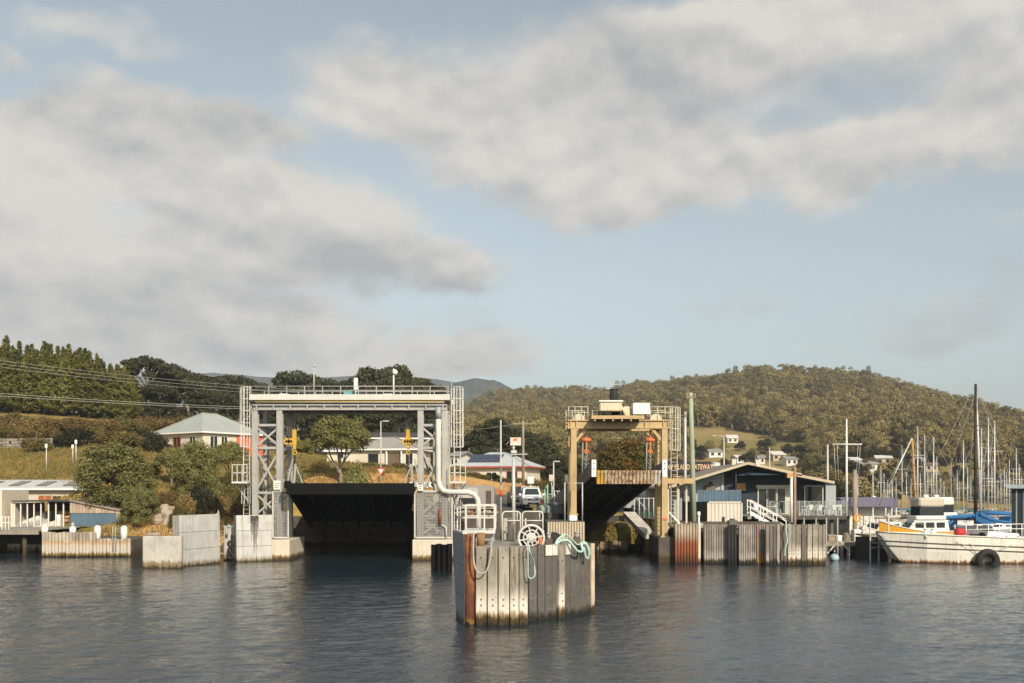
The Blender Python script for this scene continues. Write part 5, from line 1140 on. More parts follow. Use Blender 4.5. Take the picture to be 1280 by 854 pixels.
mb = MB(); mb.box(gx_(47), gx_(57), YO + 2.5, YO + 3.3, 2.0, 3.2, .05); tag(mb.build('crate', mat('green_tarp', (.03, .10, .085), .7), loc=P(52, 655, YO + 2.5)), 'dark green covered crate inside the boat shed', 'crate')
mb = MB(); mb.box(gx_(67), gx_(72.5), YO + .4, YO + .9, 1.965, 2.9, .04); mb.box(gx_(67.5), gx_(72), YO + .42, YO + .88, 2.9, 2.98); tag(mb.build('bait_freezer', GEL, loc=P(70, 661, YO + .5)), 'white upright box behind the shed posts', 'box')
hr = thing('wharf_handrail', 'thin pale handrail at the left edge of the wharf deck', 'railing', (gx_(6), 78, 1.96))
for k in range(4):
    x = PX(0 + k * 4.2, 78) - .1; mb = MB(); mb.bar((x, 78, 1.96), (x, 78, 2.95), .05); mb.build('post', WHITE, hr)
for z in (2.5, 2.95):
    mb = MB(); mb.bar((PX(-8, 78), 78, z), (PX(13, 78), 78, z), .045); mb.build('rail', WHITE, hr)

# stone wall, posts on the hillside
STN = mat('field_stone', (.22, .195, .165), .9, .3, 2.0, bump=.4, vary=.3)
sw = thing('stone_wall', 'low dry stone wall across the grassy slope', 'stone wall', P(40, 560, 128)); r = np.random.default_rng(12)
x = PX(-25, 128)
while x < PX(76, 128):
    zb = h1(x, 128)
    for row in range(4):
        w_ = r.uniform(.35, .7); z0 = zb - .15 + row * .36; mb = MB(); xo = x + r.uniform(-.1, .1); mb.box(xo, xo + w_, 128 + r.uniform(-.08, .08), 128.6, z0, z0 + .34, .05); mb.build('stone', STN, sw)
    x += .56
for px, ty, by, Y, lb in ((58, 555, 590, 106, 'white marker post standing in the dry grass'), (91, 556, 584, 110, 'thin pale post, shorter of the pair below the dark shrub'), (95, 550, 583, 110, 'thin pale post, taller of the pair below the dark shrub')):
    l = at_px(px, Y, .2); b_ = thing('marker_post', lb, 'post', l); mb = MB(); mb.cyl(l, (l[0], l[1], PZ(ty, Y)), .07, .06, 8); mb.build('shaft', LAMPM, b_)
    mb = MB(); mb.box(l[0] - .12, l[0] + .12, Y - .1, Y + .06, PZ(ty + 5, Y), PZ(ty, Y), .02); mb.build('marker', WHITE, b_)
# boulders on the bank
BOUL = mat('pale_boulder', (.33, .27, .215), .9, .25, 1.2, bump=.5, spots=(.2, .13, .07), spot_amt=.5)
def boulder(label, c, s, seed, m_=BOUL, group=None):
    r = np.random.default_rng(seed); mb = MB(); mb.sphere((0, 0, 0), 1, nu=12, nv=8); vs = np.array(mb.v); k = 1 + .22 * np.sin(vs[:, :1] * 3 + seed) + .18 * np.cos(vs[:, 1:2] * 4 + seed * 2) + .15 * np.sin(vs[:, 2:] * 5 + seed) + r.normal(0, .03, (len(vs), 1)); vs = vs * k * np.array(s) + np.array(c)
    mb.v = [tuple(v) for v in vs]; mb.sm = [False] * len(mb.f); return tag(mb.build('boulder', m_, loc=c), label, 'boulder', group)
for i, (px, py, Y, s) in enumerate(((207, 643, 85, 1.1), (200, 650, 84, .8), (215, 652, 84, .9), (212, 636, 86, .8), (190, 672, 80.5, .6), (222, 660, 82, .5))):
    x = PX(px, Y); boulder('%s pale boulder in the orange earth bank, counted from the left' % ordn[sorted(range(6), key=lambda q: (207, 200, 215, 212, 190, 222)[q]).index(i)], (x, Y, h1(x, Y) + .2 * s), (s * .9, s * .8, s * .75), 20 + i, group='boulders in the earth bank')

# ------------------------------------------------------------------ quay, road, retaining walls
def wall_strip(name, label, pts, z0, z1, th, m_, cat='sea wall'):
    mb = MB()
    for a, b in zip(pts[:-1], pts[1:]):
        a, b = Vector((*a, 0)), Vector((*b, 0)); dr = (b - a).normalized(); bk = Vector((-dr.y, dr.x, 0)); mb.prism([a + Vector((0, 0, z0)), b + Vector((0, 0, z0)), b + bk * th + Vector((0, 0, z0)), a + bk * th + Vector((0, 0, z0))], (0, 0, z1 - z0))
    return tag(mb.build(name, m_, loc=(pts[0][0], pts[0][1], 0)), label, cat)
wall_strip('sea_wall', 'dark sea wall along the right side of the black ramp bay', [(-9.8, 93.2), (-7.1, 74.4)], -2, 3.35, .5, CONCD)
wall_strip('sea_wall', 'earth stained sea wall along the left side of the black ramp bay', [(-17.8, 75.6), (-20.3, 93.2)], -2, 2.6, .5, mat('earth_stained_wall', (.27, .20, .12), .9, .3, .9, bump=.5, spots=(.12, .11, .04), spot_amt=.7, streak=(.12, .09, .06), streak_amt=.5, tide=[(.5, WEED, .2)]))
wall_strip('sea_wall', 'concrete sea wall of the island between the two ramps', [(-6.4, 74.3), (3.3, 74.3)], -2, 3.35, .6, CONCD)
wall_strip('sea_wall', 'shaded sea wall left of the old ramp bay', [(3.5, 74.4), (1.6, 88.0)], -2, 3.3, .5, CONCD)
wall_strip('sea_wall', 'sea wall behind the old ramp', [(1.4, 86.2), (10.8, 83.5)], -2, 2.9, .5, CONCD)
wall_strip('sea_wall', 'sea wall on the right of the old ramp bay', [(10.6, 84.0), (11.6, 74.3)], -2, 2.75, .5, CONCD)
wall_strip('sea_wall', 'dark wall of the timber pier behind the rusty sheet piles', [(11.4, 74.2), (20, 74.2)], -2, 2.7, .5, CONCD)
ASPH = mat('asphalt', (.075, .072, .068), .9, .2, .7, bump=.2, spots=(.11, .105, .10), spot_amt=.5, spot_scale=.4)
def drape(name, label, poly_u, nx, ny, lift, m_, kind='structure'):
    """sheet draped on the land between two edge lines (left list, right list of (x,y))"""
    (a0, a1), (b0, b1) = poly_u; vs = []
    for j in range(ny + 1):
        for i in range(nx + 1):
            p0 = Vector(a0).lerp(Vector(a1), i / nx); p1 = Vector(b0).lerp(Vector(b1), i / nx); q = p0.lerp(p1, j / ny); vs.append((q.x, q.y, h1(q.x, q.y) + lift))
    mb = MB(); mb.add(vs, [(j * (nx + 1) + i, j * (nx + 1) + i + 1, (j + 1) * (nx + 1) + i + 1, (j + 1) * (nx + 1) + i) for j in range(ny) for i in range(nx)], True); return tag(mb.build(name, m_), label, kind=kind)
drape('road', 'grey asphalt ferry approach road behind the ramps', (((-30, 94.5), (60, 96)), ((-30, 100), (60, 104))), 60, 10, .06, ASPH)
drape('pavement', 'asphalt vehicle apron on the island between the ramps', (((-6.0, 75.2), (2.9, 75.2)), ((-8.2, 94.4), (1.2, 94.8))), 16, 24, .06, ASPH)
mb = MB()
for k in range(14):
    x = -6 + k * 2.6; mb.bar((x, 97.6, h1(x, 97.6) + .075), (x + 1.3, 97.65, h1(x + 1.3, 97.65) + .075), .12, .006)
tag(mb.build('road_marking', WHITE), 'dashed white centre line on the approach road', kind='structure')

# ------------------------------------------------------------------ houses
def hip_house(name, label, c, wx, wy, rz, z0, ze, zr, ridge, roof_m, wall_m, oh=.55, fascia=None):
    t_ = thing(name, label, 'house', (c[0], c[1], z0)); ORIGIN[t_.name] = Vector((0, 0, 0)); t_.rotation_euler = (0, 0, rz); hz_ = ze - z0; hr_ = zr - z0
    mb = MB(); mb.box(-wx / 2, wx / 2, -wy / 2, wy / 2, -1.2, hz_); mb.build('wall', wall_m, t_)
    X, Y_ = wx / 2 + oh, wy / 2 + oh; rl = ridge / 2; mb = MB()
    v = [(-X, -Y_, hz_), (X, -Y_, hz_), (X, Y_, hz_), (-X, Y_, hz_), (-rl, 0, hr_), (rl, 0, hr_)]; mb.add(v, [(0, 1, 5, 4), (1, 2, 5), (2, 3, 4, 5), (3, 0, 4), (3, 2, 1, 0)]); rf = mb.build('roof', roof_m, t_)
    mb = MB()
    for a, b in ((0, 1), (1, 2), (2, 3), (3, 0)): mb.bar(Vector(v[a]) - Vector((0, 0, .1)), Vector(v[b]) - Vector((0, 0, .1)), .08, .2)
    mb.build('fascia', fascia or WHITE, rf)
    mb = MB()
    for a, b in ((0, 4), (1, 5), (2, 5), (3, 4), (4, 5)): mb.bar(Vector(v[a]) + Vector((0, 0, .04)), Vector(v[b]) + Vector((0, 0, .04)), .16, .06)
    mb.build('ridge_cap', roof_m, rf)
    return t_, rf
def hwin(t_, face, off, z, w_, h_, wx, wy, m_=None, fm=None):
    """window on a face: 's' front (-y), 'e' (+x), 'w' (-x)"""
    m_ = m_ or GLASS; fm = fm or WHITE
    if face == 's': mk = lambda a, b, za, zb, e: (a, b, -wy / 2 - e, -wy / 2 + .05, za, zb)
    elif face == 'e': mk = lambda a, b, za, zb, e: (wx / 2 - .05, wx / 2 + e, a, b, za, zb)
    else: mk = lambda a, b, za, zb, e: (-wx / 2 - e, -wx / 2 + .05, a, b, za, zb)
    mb = MB(); mb.box(*mk(off - w_ / 2, off + w_ / 2, z, z + h_, .02)); wn_ = mb.build('window', m_, t_)
    mb = MB(); f = .07
    for a, b, c, d_ in ((off - w_ / 2 - f, off - w_ / 2, z - f, z + h_ + f), (off + w_ / 2, off + w_ / 2 + f, z - f, z + h_ + f), (off - f / 2, off + f / 2, z, z + h_), (off - w_ / 2, off + w_ / 2, z - f, z), (off - w_ / 2, off + w_ / 2, z + h_, z + h_ + f)): mb.box(*mk(a, b, c, d_, .05))
    mb.build('frame', fm, wn_); return wn_
CREAM = mat('cream_weatherboard', (.58, .52, .43), .75, .06, .8, streak=(.42, .36, .28), streak_amt=.25)
SAGE = mat('sage_roof', (.33, .36, .335), .5, .06, .4, .1)
ORW = mat('burnt_orange_wall', (.58, .13, .045), .7, .08, 1.0)
YH = 146; hc_ = (PX(262, YH), YH); he, hrz = PZ(540, 140), PZ(517, YH)
hA, rfA = hip_house('hillside_house', 'cream hillside house with sage green hip roof and orange veranda', hc_, 10.5, 10.5, R(55), he - 3.4, he, hrz, 2.5, SAGE, CREAM)
hwin(hA, 's', -3.4, 1.0, 1.2, 1.8, 10.5, 10.5); hwin(hA, 's', -1.6, 1.0, 1.0, 1.8, 10.5, 10.5); hwin(hA, 'w', 0.5, 1.3, 1.6, 1.4, 10.5, 10.5, None, ORW); hwin(hA, 'w', -3, 1.3, 1.2, 1.4, 10.5, 10.5)
mb = MB(); mb.box(.6, 5.3, -5.40, -5.2, -.5, 3.3); mb.box(.6, 5.3, -5.8, -5.405, -.5, .5); mb.build('veranda', ORW, hA)
mb = MB(); mb.box(-2.6, -2.0, 2.2, 2.9, 3.9, 5.6); mb.build('chimney', mat('red_brick_chimney', (.36, .11, .05), .9), rfA)
mb = MB(); mb.box(-5.5, 7.0, -5.9, -5.26, -3.2, -.1); mb.build('retaining_wall', mat('sandy_wall', (.48, .32, .17), .9), hA)
GREYR = mat('grey_tile_roof', (.28, .265, .25), .6, .08, .5)
YB = 128; heB = PZ(561, 124)
hB, rfB = hip_house('bungalow', 'cream bungalow with grey hip roof seen through the white gantry', (PX(489, YB), YB), 8.6, 7.5, R(-8), heB - 2.9, heB, PZ(547, YB), 1.2, GREYR, CREAM)
hwin(hB, 's', -1.3, 1.0, 1.15, 1.2, 8.6, 7.5, None, DARK); hwin(hB, 's', 3.3, .9, .9, 1.4, 8.6, 7.5)
mb = MB(); mb.box(.6, 2.2, -3.80, -3.70, 0, 2.4); mb.build('porch_shade_panel', mat('porch_recess_shade', (.13, .09, .06), .8), hB)  # flat dark panel stands for the shade in the porch recess
mb = MB(); mb.bar((.5, -4.1, 0), (.5, -4.1, 2.8), .16); mb.bar((2.4, -4.1, 0), (2.4, -4.1, 2.8), .16); mb.build('porch_post', WHITE, hB)
hB2, _ = hip_house('bungalow_wing', 'low white house wing half hidden by the spreading gum', (PX(437, 133), 133), 5.5, 5, R(5), PZ(582, 133), PZ(563, 130), PZ(553, 133), 2.5, GREYR, CREAM)
hwin(hB2, 's', .9, .9, .8, 1.3, 5.5, 5); hwin(hB2, 's', -1, .9, .8, 1.3, 5.5, 5)
hC0, _ = hip_house('dark_roofed_house', 'long dark roofed house among the pines behind the bungalow', (PX(480, 152), 152), 14, 6, R(3), PZ(560, 150), PZ(547, 148), PZ(541, 152), 10, mat('dark_tile_roof', (.05, .045, .045), .7), mat('dim_wall', (.2, .17, .14), .8))
for q in (-4, -1, 2, 5): hwin(hC0, 's', q, .5, 1.2, .9, 14, 6)
YC = 133; heC = PZ(583, 129)
PALEB = mat('pale_blue_roof', (.44, .475, .49), .5, .05, .4, .15)
REDF = mat('red_fascia', (.36, .07, .05), .6)
hC, rfC = hip_house('solar_house', 'low cream house with pale roof and solar panels', (PX(622, YC), YC), 9.8, 8.2, R(-14), heC - 2.9, heC, PZ(566, YC), 2.0, PALEB, CREAM, .6, REDF)
hwin(hC, 's', 3.0, .8, 1.3, 1.4, 9.8, 8.2, None, REDF); hwin(hC, 's', -2.6, .8, 1.3, 1.3, 9.8, 8.2); hwin(hC, 's', .3, .8, 1.3, 1.3, 9.8, 8.2)
SOL = mat('solar_panel', (.012, .020, .055), .25, .1, 2.0, spec=.6)
slope = Vector((0, 4.7, (PZ(566, YC) - heC))); slope.normalize(); nrm = Vector((0, -slope.z, slope.y))
for i in range(5):
    for j in range(2):
        a = Vector((-3.2 + i * .88 + j * .35 * 0, -4.4, 2.9 + .12)) + slope * (1.05 + j * 1.45); mb = MB(); w_ = Vector((.82, 0, 0)); mb.prism([a + nrm * .05, a + w_ + nrm * .05, a + w_ + slope * 1.38 + nrm * .05, a + slope * 1.38 + nrm * .05], nrm * .05); pn = mb.build('solar_panel', SOL, rfC)
# ------------------------------------------------------------------ old yellow gantry and its ramp
YY_ = 70.0
Y5 = thing('yellow_gantry', 'old cream yellow steel gantry holding the rusty single lane ramp', 'gantry', (PX(773, YY_), YY_, 1.6))
yx = lambda px: PX(px, YY_); yz = lambda py: PZ(py, YY_)
def ib(name, x0, x1, y0, y1, z0, z1, m_=YELST, par=None):
    mb = MB(); mb.box(x0, x1, y0, y1, z0, z1); return mb.build(name, m_, par or Y5)
for dy in (0, 3.0):
    # beam
    mb = MB(); za, zb = yz(536), yz(525); y = YY_ + dy
    mb.box(yx(709.5), yx(835.6), y - .24, y + .24, za, za + .08); mb.box(yx(709.5), yx(835.6), y - .24, y + .24, zb - .08, zb); mb.box(yx(709.8), yx(835.3), y - .12, y + .12, za + .08, zb - .08); mb.build('beam', YELST, Y5)
    for px in (713, 720.5, 829, 834.6, 740, 760, 786, 806): ib('stiffener', yx(px) - .03, yx(px) + .03, y - .22, y - .121, za + .081, zb - .081)
    for px, zb_ in ((717, 643), (830.5, 671)):
        x = yx(px); z0 = PZ(zb_, YY_); mb = MB(); mb.box(x - .20, x + .20, y - .2, y - .13, z0, za); mb.box(x - .20, x + .20, y + .13, y + .2, z0, za); mb.box(x - .05, x + .05, y - .13, y + .13, z0, za); mb.build('leg', YELST, Y5)
        mb = MB(); mb.box(x - .3, x + .3, y - .3, y + .3, z0 - .05, z0 + .06); mb.build('base_plate', YELST, Y5)
        s_ = 1 if px < 770 else -1
        mb = MB(); mb.bar((x + .15 * s_, y, yz(552)), (x + .85 * s_, y, za - .02), .16, .18); mb.build('knee_brace', YELST, Y5)
for px in (717, 830.5): ib('side_beam', yx(px) - .12, yx(px) + .12, YY_ + .25, YY_ + 2.75, yz(535), yz(527))
ib('inner_post', yx(823.5) - .09, yx(823.5) + .09, YY_ + 1.2, YY_ + 1.4, yz(670), yz(537)); ib('inner_post', yx(715) - .07, yx(715) + .07, YY_ + 1.6, YY_ + 1.75, yz(650), yz(537))
# winch platform, proud of the beam
mb = MB(); mb.box(yx(738), yx(801.5), YY_ - 1.35, YY_ + 3.2, yz(525) + .02, yz(522.3) + .06); mb.build('winch_platform', YELST, Y5)
ib('platform_channel', yx(737.5), yx(802), YY_ - 1.40, YY_ - 1.352, yz(525.5), yz(521.8))
for k in range(6): x = yx(742 + k * 11); ib('platform_joist', x - .05, x + .05, YY_ - 1.34, YY_ - .25, yz(528), yz(525) + .018)
CRM = mat('cream_machine_paint', (.52, .47, .35), .6, .1, 1.0, streak=(.28, .2, .1), streak_amt=.5)
zt = yz(522.3) + .06
mb = MB(); mb.box(yx(748.5), yx(776), YY_ - .8, YY_ + .8, zt + .35, yz(503.5), .06); o = mb.build('generator', CRM, Y5)
mb = MB(); mb.box(yx(747.5), yx(777), YY_ - .9, YY_ + .9, yz(503.5), yz(501.8)); mb.build('generator_roof', WHITE, o)
for px in (749.5, 760, 774): ib('machine_foot', yx(px) - .05, yx(px) + .05, YY_ - .7, YY_ + .7, zt, zt + .36, DARK)
mb = MB(); mb.cyl(P(766.5, 519, YY_ + .3), P(766.5, 515, YY_ + .3), .3, None, 14); mb.cyl((yx(752), YY_ - .5, zt + .2), (yx(763), YY_ - .5, zt + .2), .18, None, 12); mb.build('winch_drum', DARK, Y5)
mb = MB(); mb.cyl(P(767.5, 503, YY_ + .4), P(767.5, 487.5, YY_ + .4), .30, None, 16); mb.cyl(P(767.5, 487.5, YY_ + .4), P(767.5, 486.5, YY_ + .4), .33, None, 16); mb.build('exhaust_stack', DARK, Y5)
mb = MB(); mb.box(yx(778), yx(786), YY_ - .6, YY_ + .5, zt, yz(509), .05); mb.build('gearbox', CRM, Y5)
mb = MB(); mb.tube([P(775, 508, YY_ - .7), P(779, 512, YY_ - .7), P(781, 516, YY_ - .7), P(782, 521, YY_ - .7)], .1, 8); mb.build('pipe_bend', CRM, Y5)
mb = MB(); mb.box(yx(790), yx(810.5), YY_ - .7, YY_ + .4, yz(518.8), yz(504.8), .02); o = mb.build('control_cabinet', WHITE, Y5)
for px in (797, 803.5): mb = MB(); mb.box(yx(px) - .012, yx(px) + .012, YY_ - .712, YY_ - .702, yz(518), yz(505.6)); mb.build('door_seam', STEELD, o)
for px in (792, 808): ib('machine_foot', yx(px) - .05, yx(px) + .05, YY_ - .6, YY_ + .3, zt, yz(518.8), STEELD)
for pc in (723.5, 819.5):
    mb = MB(); c = P(pc, 524.6, YY_); n = 12
    pts = [(c.x + .42 * math.cos(math.pi * k / n), YY_ - .18, yz(525) + .42 * math.sin(math.pi * k / n)) for k in range(n + 1)]; mb.prism(pts, (0, .36, 0)); mb.build('sheave_guard', CRM, Y5)
RL = mat('pale_pipe_rail', (.47, .44, .36), .55, .1, 1.0)
for dy in (-.2, 3.2):
    for pa, pb in ((710.5, 734.5), (812, 840)) + (((745, 790),) if dy > 0 else ()):
        for py in (509, 516): mb = MB(); mb.cyl(P(pa, py, YY_) + Vector((0, dy, 0)), P(pb, py, YY_) + Vector((0, dy, 0)), .03, None, 6); mb.build('rail', RL, Y5)
        k = 3
        for i in range(k + 1): a = pa + (pb - pa) * i / k; mb = MB(); mb.cyl((yx(a), YY_ + dy, yz(525)), (yx(a), YY_ + dy, yz(508.7)), .03, None, 6); mb.build('rail_post', RL, Y5)
# caged ladder at the right side
xc, rad = yx(845), .40
for k in range(7):
    a = math.pi * k / 6; q = (xc + math.cos(a) * rad, YY_ + .6 - math.sin(a) * rad); mb = MB(); mb.bar((*q, yz(563)), (*q, yz(508.5)), .045, .02); mb.build('cage_bar', RL, Y5)
for py in (508.7, 522, 536, 550, 563): mb = MB(); mb.tube([(xc + math.cos(math.pi * k / 8) * rad, YY_ + .6 - math.sin(math.pi * k / 8) * rad, yz(py)) for k in range(9)], .028, 6); mb.build('cage_hoop', RL, Y5)
for s_ in (-.22, .22): mb = MB(); mb.bar((xc + s_, YY_ + .8, yz(655)), (xc + s_, YY_ + .8, yz(508)), .05, .04); mb.build('ladder_stile', RL, Y5)
mb = MB()
for z in np.arange(yz(652), yz(510), .3): mb.bar((xc - .22, YY_ + .8, z), (xc + .22, YY_ + .8, z), .028)
mb.build('rungs', RL, Y5)
mb = MB(); mb.box(yx(834), yx(868), YY_ + .3, YY_ + 2.0, yz(604.5), yz(598)); mb.build('side_landing', YELST, Y5)
for px in (838, 851, 861): ib('landing_leg', yx(px) - .06, yx(px) + .06, YY_ + .9, YY_ + 1.02, 2.2, yz(604.6), RL)
mb = MB(); mb.bar(P(836, 640, YY_ + .2), P(852, 657, YY_ + .2), .09); mb.build('stay', WHITE, Y5)
mb = MB(); mb.box(yx(829), yx(833.5), YY_ - .26, YY_ - .21, yz(650), yz(647.5)); tag(mb.build('orange_band', ORANGE, Y5), 'orange band round the leg')
# orange turnbuckles with chains
for pc, side in ((733, 'left'), (813, 'right')):
    hk = thing('hoist_hook', 'orange hoist hook with chain at the %s of the yellow gantry' % side, 'hoist hook', P(pc, 550, YY_ + .3), 'orange hoist hooks'); q = lambda a, b: P(a, b, YY_ + .3)
    mb = MB(); mb.bar(q(pc, 537), q(pc, 566), .10, .12); mb.build('shank', ORANGE, hk)
    mb = MB(); mb.cyl(q(pc - 6, 550), q(pc + 5.5, 550), .17, .15, 12); mb.build('cross_pin', ORANGE, hk)
    mb = MB(); mb.torus(q(pc, 564.5), .13, .05, n=14); mb.build('eye', ORANGE, hk)
    mb = MB()
    for k in range(9): mb.torus(q(pc - .1 * k, 567.5 + k * 2.4), .085, .028, axis='y' if k % 2 else 'x', n=8, m=5)
    mb.build('chain', STEELD, hk)
    mb = MB(); mb.cyl(q(pc - 4.5, 553), q(pc - 5.5, 600), .05, None, 7); mb.build('guide_rod', mat('grey_green_rod', (.22, .27, .25), .6), hk)
# pedestals
pd = thing('gantry_pedestal', 'cream corrugated pedestal under the left leg of the yellow gantry', 'pedestal', P(709, 690, 66))
Yp = 66.0; xa, xb = PX(684, Yp), PX(731, Yp); zt_ = PZ(652.5, Yp)
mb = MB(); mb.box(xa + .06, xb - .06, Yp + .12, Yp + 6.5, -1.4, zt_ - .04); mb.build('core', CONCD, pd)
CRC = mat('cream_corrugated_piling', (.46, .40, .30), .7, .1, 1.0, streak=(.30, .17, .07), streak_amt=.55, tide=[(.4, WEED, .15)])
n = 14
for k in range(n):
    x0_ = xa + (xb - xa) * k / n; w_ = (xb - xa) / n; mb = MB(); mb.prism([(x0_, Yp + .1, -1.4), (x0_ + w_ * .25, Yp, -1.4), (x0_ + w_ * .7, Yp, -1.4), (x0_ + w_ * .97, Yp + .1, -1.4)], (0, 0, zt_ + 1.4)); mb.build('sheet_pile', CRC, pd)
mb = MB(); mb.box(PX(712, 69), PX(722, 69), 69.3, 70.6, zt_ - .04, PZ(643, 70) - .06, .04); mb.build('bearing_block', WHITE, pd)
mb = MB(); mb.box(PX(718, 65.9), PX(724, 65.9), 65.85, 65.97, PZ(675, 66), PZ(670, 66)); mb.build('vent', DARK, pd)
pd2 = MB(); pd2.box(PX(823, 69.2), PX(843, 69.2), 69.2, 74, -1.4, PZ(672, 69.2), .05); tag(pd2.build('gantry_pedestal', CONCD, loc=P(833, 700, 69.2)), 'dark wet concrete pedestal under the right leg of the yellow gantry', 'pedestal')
fnc = thing('pedestal_rail', 'thin grey posts and rail beside the yellow gantry left leg', 'railing', P(706, 650, 67))
for px in (706, 728): mb = MB(); mb.cyl((PX(px, 67), 67, zt_ - .05), (PX(px, 67), 67, PZ(603, 67)), .045, None, 7); mb.build('post', LAMPM, fnc)
mb = MB(); mb.cyl((PX(706, 67), 67, PZ(604, 67)), (PX(728, 67), 67, PZ(604, 67)), .025, None, 6); mb.build('rail', LAMPM, fnc)

# ------------- old ramp
OR = thing('old_ramp', 'raised rusty single lane ramp with yellow edged lip', 'ramp', (6, 89, 1.5))
Y0 = 68.0
LipL, LipR = P(746, 588, Y0), P(827, 588, Y0); hinge_off = Vector((-2.95, 21.5, PZ(588, Y0) * 0))
HL, HR = Vector((LipL.x - 2.95, 89.5, 2.6)), Vector((LipR.x - 2.95, 89.5, 2.6))
RUSTP = bpy.data.materials.new('rusty_lip_paint'); RUSTP.use_nodes = True; t = NT(RUSTP.node_tree); RUSTP.node_tree.nodes.clear()
geo = t.n('ShaderNodeNewGeometry'); pos = geo.outputs['Position']; tcx = t.n('ShaderNodeTexCoord'); sx = t.n('ShaderNodeSeparateXYZ'); t.l.new(tcx.outputs['Generated'], sx.inputs[0])
c1 = t.mix(t.mr(t.noise(t.scale(pos, (4, 4, .8)), 1.5, 6, .65), .38, .62), (.30, .14, .055), (.56, .47, .34)); c1 = t.mix(t.mr(t.noise(pos, 2.4, 6, .65), .55, .66), c1, (.09, .035, .02))
p = t.n('ShaderNodeBsdfPrincipled'); t.put(p.inputs['Base Color'], c1); p.inputs['Roughness'].default_value = .8; o_ = t.n('ShaderNodeOutputMaterial'); t.l.new(p.outputs[0], o_.inputs[0])
YELP = mat('yellow_edge_paint', (.62, .38, .05), .6, .15, 2.0, streak=(.3, .14, .04), streak_amt=.5); PALEP = mat('pale_lip_plate', (.56, .49, .44), .7, .1, 1.5, streak=(.33, .2, .12), streak_amt=.4)
nl = 18
for k in range(nl):
    a = LipL.lerp(LipR, k / nl); b = LipL.lerp(LipR, (k + .93) / nl); m_ = YELP if k in (0, 1) else PALEP if k > 15 else RUSTP
    mb = MB(); dz = PZ(588, Y0) - PZ(605, Y0); w0, w1 = a.lerp(b, .25), a.lerp(b, .75); bk_ = Vector((0, .06, 0)); sl = Vector((0, .38, -dz))
    pr = [a + bk_, w0, w1, b + bk_]; mb.add(pr + [q + sl for q in pr], [(0, 1, 5, 4), (1, 2, 6, 5), (2, 3, 7, 6)]); mb.build('lip_plate', m_, OR)
mb = MB(); d_ = Vector((0, .1, 0)); a, b, c, e = LipL + d_, LipR + d_, HR, HL; low = Vector((0, 0, -.25))
mb.add([a, b, c, e] + [q + low for q in (a, b, c, e)], [(0, 1, 2, 3), (7, 6, 5, 4), (0, 4, 5, 1), (1, 5, 6, 2), (2, 6, 7, 3), (3, 7, 4, 0)]); mb.build('deck', mat('rusty_underside', (.075, .055, .04), .85, .4, .9, spots=(.16, .12, .085), spot_amt=.7, spot_scale=1.1), OR)
for t_ in (.04, .35, .66, .96):
    a, b = LipL.lerp(LipR, t_) + Vector((0, .5, -.25)), HL.lerp(HR, t_) + Vector((0, 0, -.25)); w_ = Vector((.1, 0, 0)); hA_, hB_ = Vector((0, 0, -.35)), Vector((0, 0, -.95))
    mb = MB(); mb.add([a - w_, a + w_, b + w_, b - w_, a - w_ + hA_, a + w_ + hA_, b + w_ + hB_, b - w_ + hB_], [(0, 1, 2, 3), (7, 6, 5, 4), (0, 4, 5, 1), (1, 5, 6, 2), (2, 6, 7, 3), (3, 7, 4, 0)]); mb.build('girder', mat('dark_girder', (.02, .018, .016), .85, .3), OR)
for k in range(8):
    t_ = (k + .6) / 8; mb = MB(); mb.bar(LipL.lerp(HL, t_) + Vector((0, 0, -.42)), LipR.lerp(HR, t_) + Vector((0, 0, -.42)), .1, .3); mb.build('cross_girder', MATS['dark_girder'], OR)
SIDEW = mat('grey_ramp_side', (.17, .155, .14), .8, .2, .8, streak=(.08, .06, .045), streak_amt=.6)
for (a, b, s_) in ((LipL, HL, -1), (LipR, HR, 1)):
    a_ = a + Vector((.1 * s_, .1, 0)); b_ = b + Vector((.1 * s_, 0, 0)); up_ = Vector((0, 0, .62)); dnn = Vector((0, 0, -.55)); mb = MB(); mb.prism([a_ + dnn * .5, b_ + dnn * 2.0, b_ + up_ * 1.3, a_ + up_], Vector((.16 * s_, 0, 0))); mb.build('side_wall', SIDEW, OR)
    mb = MB(); x = a.x + .2 * s_; mb.box(x - .16, x + .16, Y0 - .06, Y0 + .09, a.z - .45, a.z + .72, .015); o = mb.build('end_plate', WHITE, OR)
    mb = MB()
    for z in (.45, .1): mb.cyl((x, Y0 - .075, a.z + z), (x, Y0 - .06, a.z + z), .05, None, 8)
    mb.build('plate_hole', DARK, o)
# bank, footing and shrubs under the old ramp
MOSS = mat('mossy_rubble', (.16, .125, .035), .95, .35, 1.5, bump=.5)
mb = MB(); c = P(768, 672, 82); mb.sphere((0, 0, 0), 1, nu=28, nv=14, z0=0); vs = np.array(mb.v); rr2 = np.random.default_rng(4); k = 1 + .12 * np.sin(vs[:, :1] * 5) + rr2.normal(0, .04, (len(vs), 1)); vs = vs * k * np.array([2.3, 1.6, 1.6]) + np.array([c.x, 82, .7]); mb.v = [tuple(v) for v in vs]; tag(mb.build('earth_mound', MOSS, loc=(c.x, 82, .7)), 'mossy earth mound under the old ramp', kind='structure')
r = np.random.default_rng(14); n = 2600; dr = unit(r.normal(0, 1, (n, 3))); dr[:, 2] = np.abs(dr[:, 2]); pts = np.array([c.x, 82, .7]) + dr * np.array([2.35, 1.65, 1.65]); V = leaves(r, pts, dr, .22, .3, .6, dr + np.array([0, 0, .8]))
o = bpy.data.objects.new('mound_grass', quads_mesh('mound_grass', V, leaf_mat('mound_grass_leaf', (.10, .085, .02), (.26, .19, .05), (.12, .11, .02), .25, 0))); C.objects.link(o); tag(o, 'tawny grass covering the mound under the old ramp', kind='stuff')
ft = thing('old_footing', 'low broken concrete footing at the water under the old ramp', 'footing', P(757, 690, 80))
